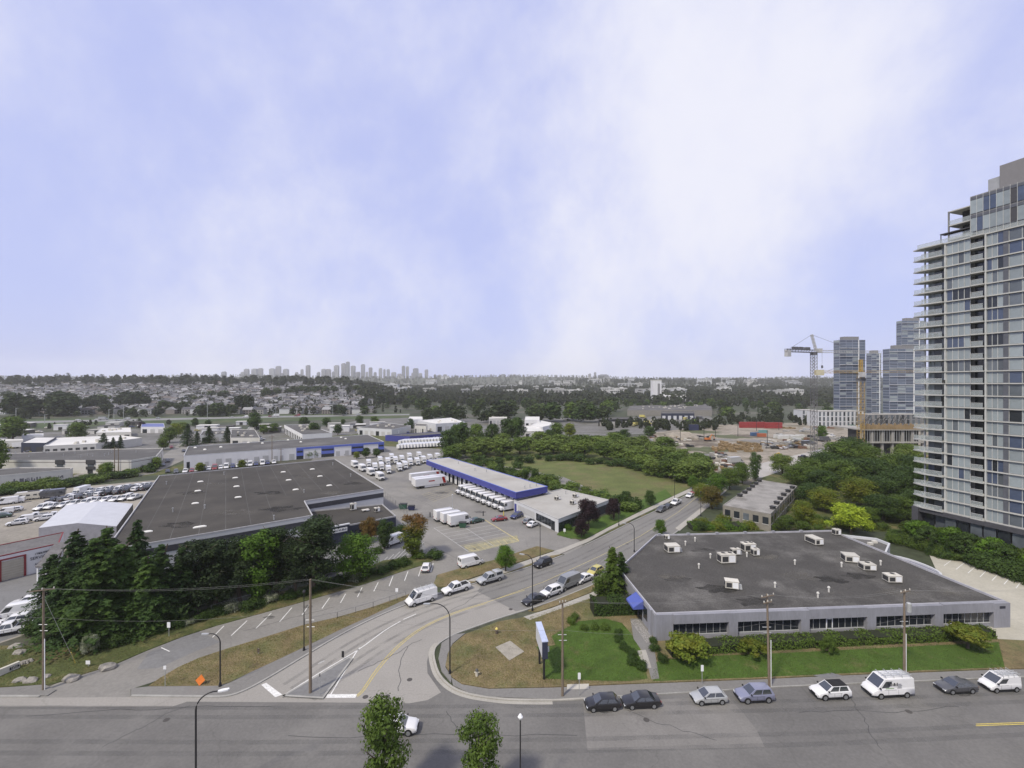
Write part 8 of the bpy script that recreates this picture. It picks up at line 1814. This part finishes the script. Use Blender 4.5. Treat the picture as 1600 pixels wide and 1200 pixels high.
# middle wood: individuals in front, the mass behind
for k in range(130):
    x = fr_.uniform(590, 1310); D = 470 + 260 * fr_.random() ** 1.2
    if x < 660: D = fr_.uniform(640, 900)
    if 970 < x < 1120 and D < 690: D = fr_.uniform(700, 900)
    if x > 1150: D = fr_.uniform(520, 860)
    hh = fr_.uniform(13, 24) if x < 960 else fr_.uniform(9, 17)
    far_tree(PD(x, D, hz((x - 800) * D / F, D)), hh, fr_.uniform(1.1, 1.7), fr_.choice(['far', 'far', 'far', 'farfir']), fr_.choice([f_far, f_far, f_mid, f_deep, f_fard]), 'tree in the wood beyond the yards and site', 'trees of the middle wood')
def wood(name, n, px0, px1, D0_, D1_, h0, h1, q, m, label, seed, cond=None):
    r = np.random.default_rng(seed); C_, N_, S_ = [], [], []
    for k in range(n):
        x = r.uniform(px0, px1); D = r.uniform(D0_, D1_); X = (x - 800) * D / F
        if cond and not cond(X, D): continue
        h = r.uniform(h0, h1); d = r.normal(size=(q, 3)); d /= np.linalg.norm(d, axis=1, keepdims=True); con = r.random() < 0.4
        zz = (d[:, 2] + 1) / 2; rr = h * (0.26 * (1.15 - zz) if con else 0.36 * np.sqrt(np.clip(1 - (zz - 0.5) ** 2 * 3, 0.1, 1)))
        c = np.stack([X + d[:, 0] * rr, D + d[:, 1] * rr, hz(X, D) + zz * h], 1); C_.append(c); N_.append(d + r.normal(size=(q, 3)) * 0.4); S_.append(np.full(q, h * 0.17) * r.uniform(0.7, 1.2, q))
    o = link(name, leaf_mesh(name, np.concatenate(C_), np.concatenate(N_), np.concatenate(S_), m, 0.8)); return tag(o, label, 'wood', kind='stuff')
m_fw = foliage('distant_wood', (0.026, 0.036, 0.017), (0.04, 0.05, 0.022), orand=0)
wood('crest_wood', 300, -60, 575, 1150, 1500, 13, 28, 70, m_fw, 'line of trees along the crest of the far hill', 7, lambda X, D: hz(X, D) > 12)
wood('roadside_scrub', 90, 940, 1120, 390, 460, 4, 8, 60, m_fw, 'roadside bushes between the big pale store and the site', 8)
wood('roadside_scrub', 70, 1120, 1290, 440, 520, 4, 9, 60, m_fw, 'roadside bushes between the site and the white podium block', 9)
wood('highway_scrub', 130, 0, 620, 405, 450, 2, 6, 50, m_fw, 'scrub along the near side of the highway', 10, lambda X, D: abs(D - (405 + 0.2 * (X * F / D + 800))) < 16)
wood('highway_scrub', 160, 0, 640, 500, 640, 4, 10, 50, m_fw, 'bushes along the far side of the highway', 11, lambda X, D: abs(D - (505 + 0.2 * (X * F / D + 800))) < 14)
wood('distant_wood', 1700, 560, 1330, 820, 1700, 12, 22, 44, m_fw, 'unbroken dark wood filling the plain behind the middle trees', 1)
wood('ridge_wood', 3600, 250, 1400, 1600, 3000, 14, 24, 26, m_fw, 'bluish wood covering the slopes below the skyline', 2)
wood('ridge_wood', 2600, -100, 1500, 3000, 4700, 16, 26, 20, m_fw, 'hazy wood along the far ridge', 3)
wood('hill_scrub', 3600, -60, 640, 610, 1420, 5, 10, 24, m_fw, 'garden trees and hedges scattered between the hillside houses', 4, lambda X, D: X / D < -0.28)
# pale far-off buildings on the plain and the ridge
m_pb = mat('distant_pale_wall', (0.4, 0.4, 0.39), orand=0.25); m_pb2 = mat('distant_grey_wall', (0.36, 0.37, 0.38), orand=0.3)
for k in range(75):
    x = fr_.choice([fr_.uniform(600, 960), fr_.uniform(900, 1300), fr_.uniform(640, 1300)]); D = fr_.choice([fr_.uniform(1150, 1500), fr_.uniform(1600, 2700), fr_.uniform(2600, 4200)]); X = (x - 800) * D / F; w = fr_.uniform(18, 70) * (1 if D < 2000 else 1.1); h = fr_.uniform(6, 12) * (1.0 if D < 2000 else 1.5)
    b = MB().box(0, 0, -4, w, 24, h + 15); b.box(0, 0, h + 11, w * 1.01, 24.4, 0.8, 0, 1); b.box(w * 0.2, 3, h + 11.8, w * 0.2, 7, 2.5, 0, 0)
    for j in range(5): b.box((j - 2) * w / 5.2, -12.1, h + 5.5, w / 7, 0.3, 2.4, 0, 2)
    o = b.build('distant_building', [fr_.choice([m_pb, m_pb2, m_pb]), m_pb, m_glass]); o.location = (X, D, hz(X, D)); tag(o, 'long pale low building far off among the woods below the ridge', 'building', 'pale buildings on the far plain')
b = None
SKY = [(346.9, 353.1, 580.6), (376.9, 382.1, 581), (382.1, 388.8, 576.2), (389.4, 393.1, 585.6), (394.1, 401.9, 576), (403.4, 410.3, 575.3), (410.6, 415, 586.8), (421.6, 429, 575.6), (431.6, 438.5, 571.9), (438.8, 443, 583), (443, 450.6, 576.3), (461.3, 465.6, 581.5), (466, 470, 584.4), (470, 473.8, 576.9), (478.4, 484.4, 570.5), (495.4, 500, 581.3), (502.8, 508.8, 576.3), (508.9, 516.5, 576.6),
       (518.8, 522.3, 580.6), (522.4, 529.4, 570.6), (533.8, 539.8, 567.5), (540.9, 546, 565), (548.5, 555, 571.3), (556, 562.5, 581), (564.4, 570, 569), (571.5, 575, 581), (576.5, 581.5, 574), (584, 588.1, 581.5), (592.1, 596.9, 575), (599.1, 602.3, 576.9), (604.4, 608.8, 576.9), (611.9, 618.8, 581.3), (621.3, 627.5, 583.8), (628.1, 632.8, 571.5), (634.4, 638.8, 572.3), (643, 645.5, 582.5), (645.6, 653.5, 575.3), (654.4, 659.4, 582.8), (663.8, 669, 577.3), (678, 681.3, 584.8), (684, 690, 585.5), (692, 698.8, 585),
       (782, 790, 584.5), (800, 804, 585), (807, 811, 585.5), (816, 820, 586), (919, 923.5, 583.5), (928, 931.5, 581.5), (935, 950, 585)]
m_sk = [mat('skyline_%d' % i, c, rough=0.6, orand=0.15) for i, c in enumerate([(0.16, 0.17, 0.2), (0.26, 0.27, 0.29), (0.2, 0.2, 0.22)])]
for i, (x0, x1, yt) in enumerate(SKY):
    D = 4650 + (i * 37 % 7) * 40; X = ((x0 + x1) / 2 - 800) * D / F; w = (x1 - x0) * D / F * 0.96; z0 = hz(X, D) - 4; zt = ZD(yt, D)
    t = Thing('skyline_tower', (X, D, z0), 'slender high-rise in the hazy skyline on the far ridge' if i < 42 else 'lone high-rise on the ridge away from the main skyline', 'tower', 'high-rises of the far skyline' if i < 42 else 'lone high-rises on the ridge')
    m = m_sk[i % 3]; t.part('shaft', MB().box(X, D, z0, w, w * 0.8, zt - z0 - 6), m); t.part('crown', MB().box(X + w * 0.05, D, zt - 6, w * 0.66, w * 0.5, 6), m)
    nb = max(3, int((zt - z0) / 16))
    for k in range(nb): t.part('balcony_band', MB().box(X - w * 0.12, D - w * 0.41, z0 + 6 + (zt - z0 - 18) * k / nb, w * 0.5, w * 0.06, 3.0), m_sk[(i + 1) % 3])
# the air itself
hb = MB().box(0, 0, -5.0, 11600, 11600, 300.0).build('haze', None); hb.data.materials.clear(); tag(hb, kind='stuff')
hm = bpy.data.materials.new('haze_air'); hm.use_nodes = True; hm.node_tree.nodes.remove(hm.node_tree.nodes['Principled BSDF'])
pv_ = hm.node_tree.nodes.new('ShaderNodeVolumePrincipled'); pv_.inputs['Color'].default_value = (1.0, 1.0, 1.0, 1); pv_.inputs['Density'].default_value = 0.00009; pv_.inputs['Anisotropy'].default_value = 0.0
hm.node_tree.links.new(pv_.outputs['Volume'], hm.node_tree.nodes['Material Output'].inputs['Volume']); hb.data.materials.append(hm)
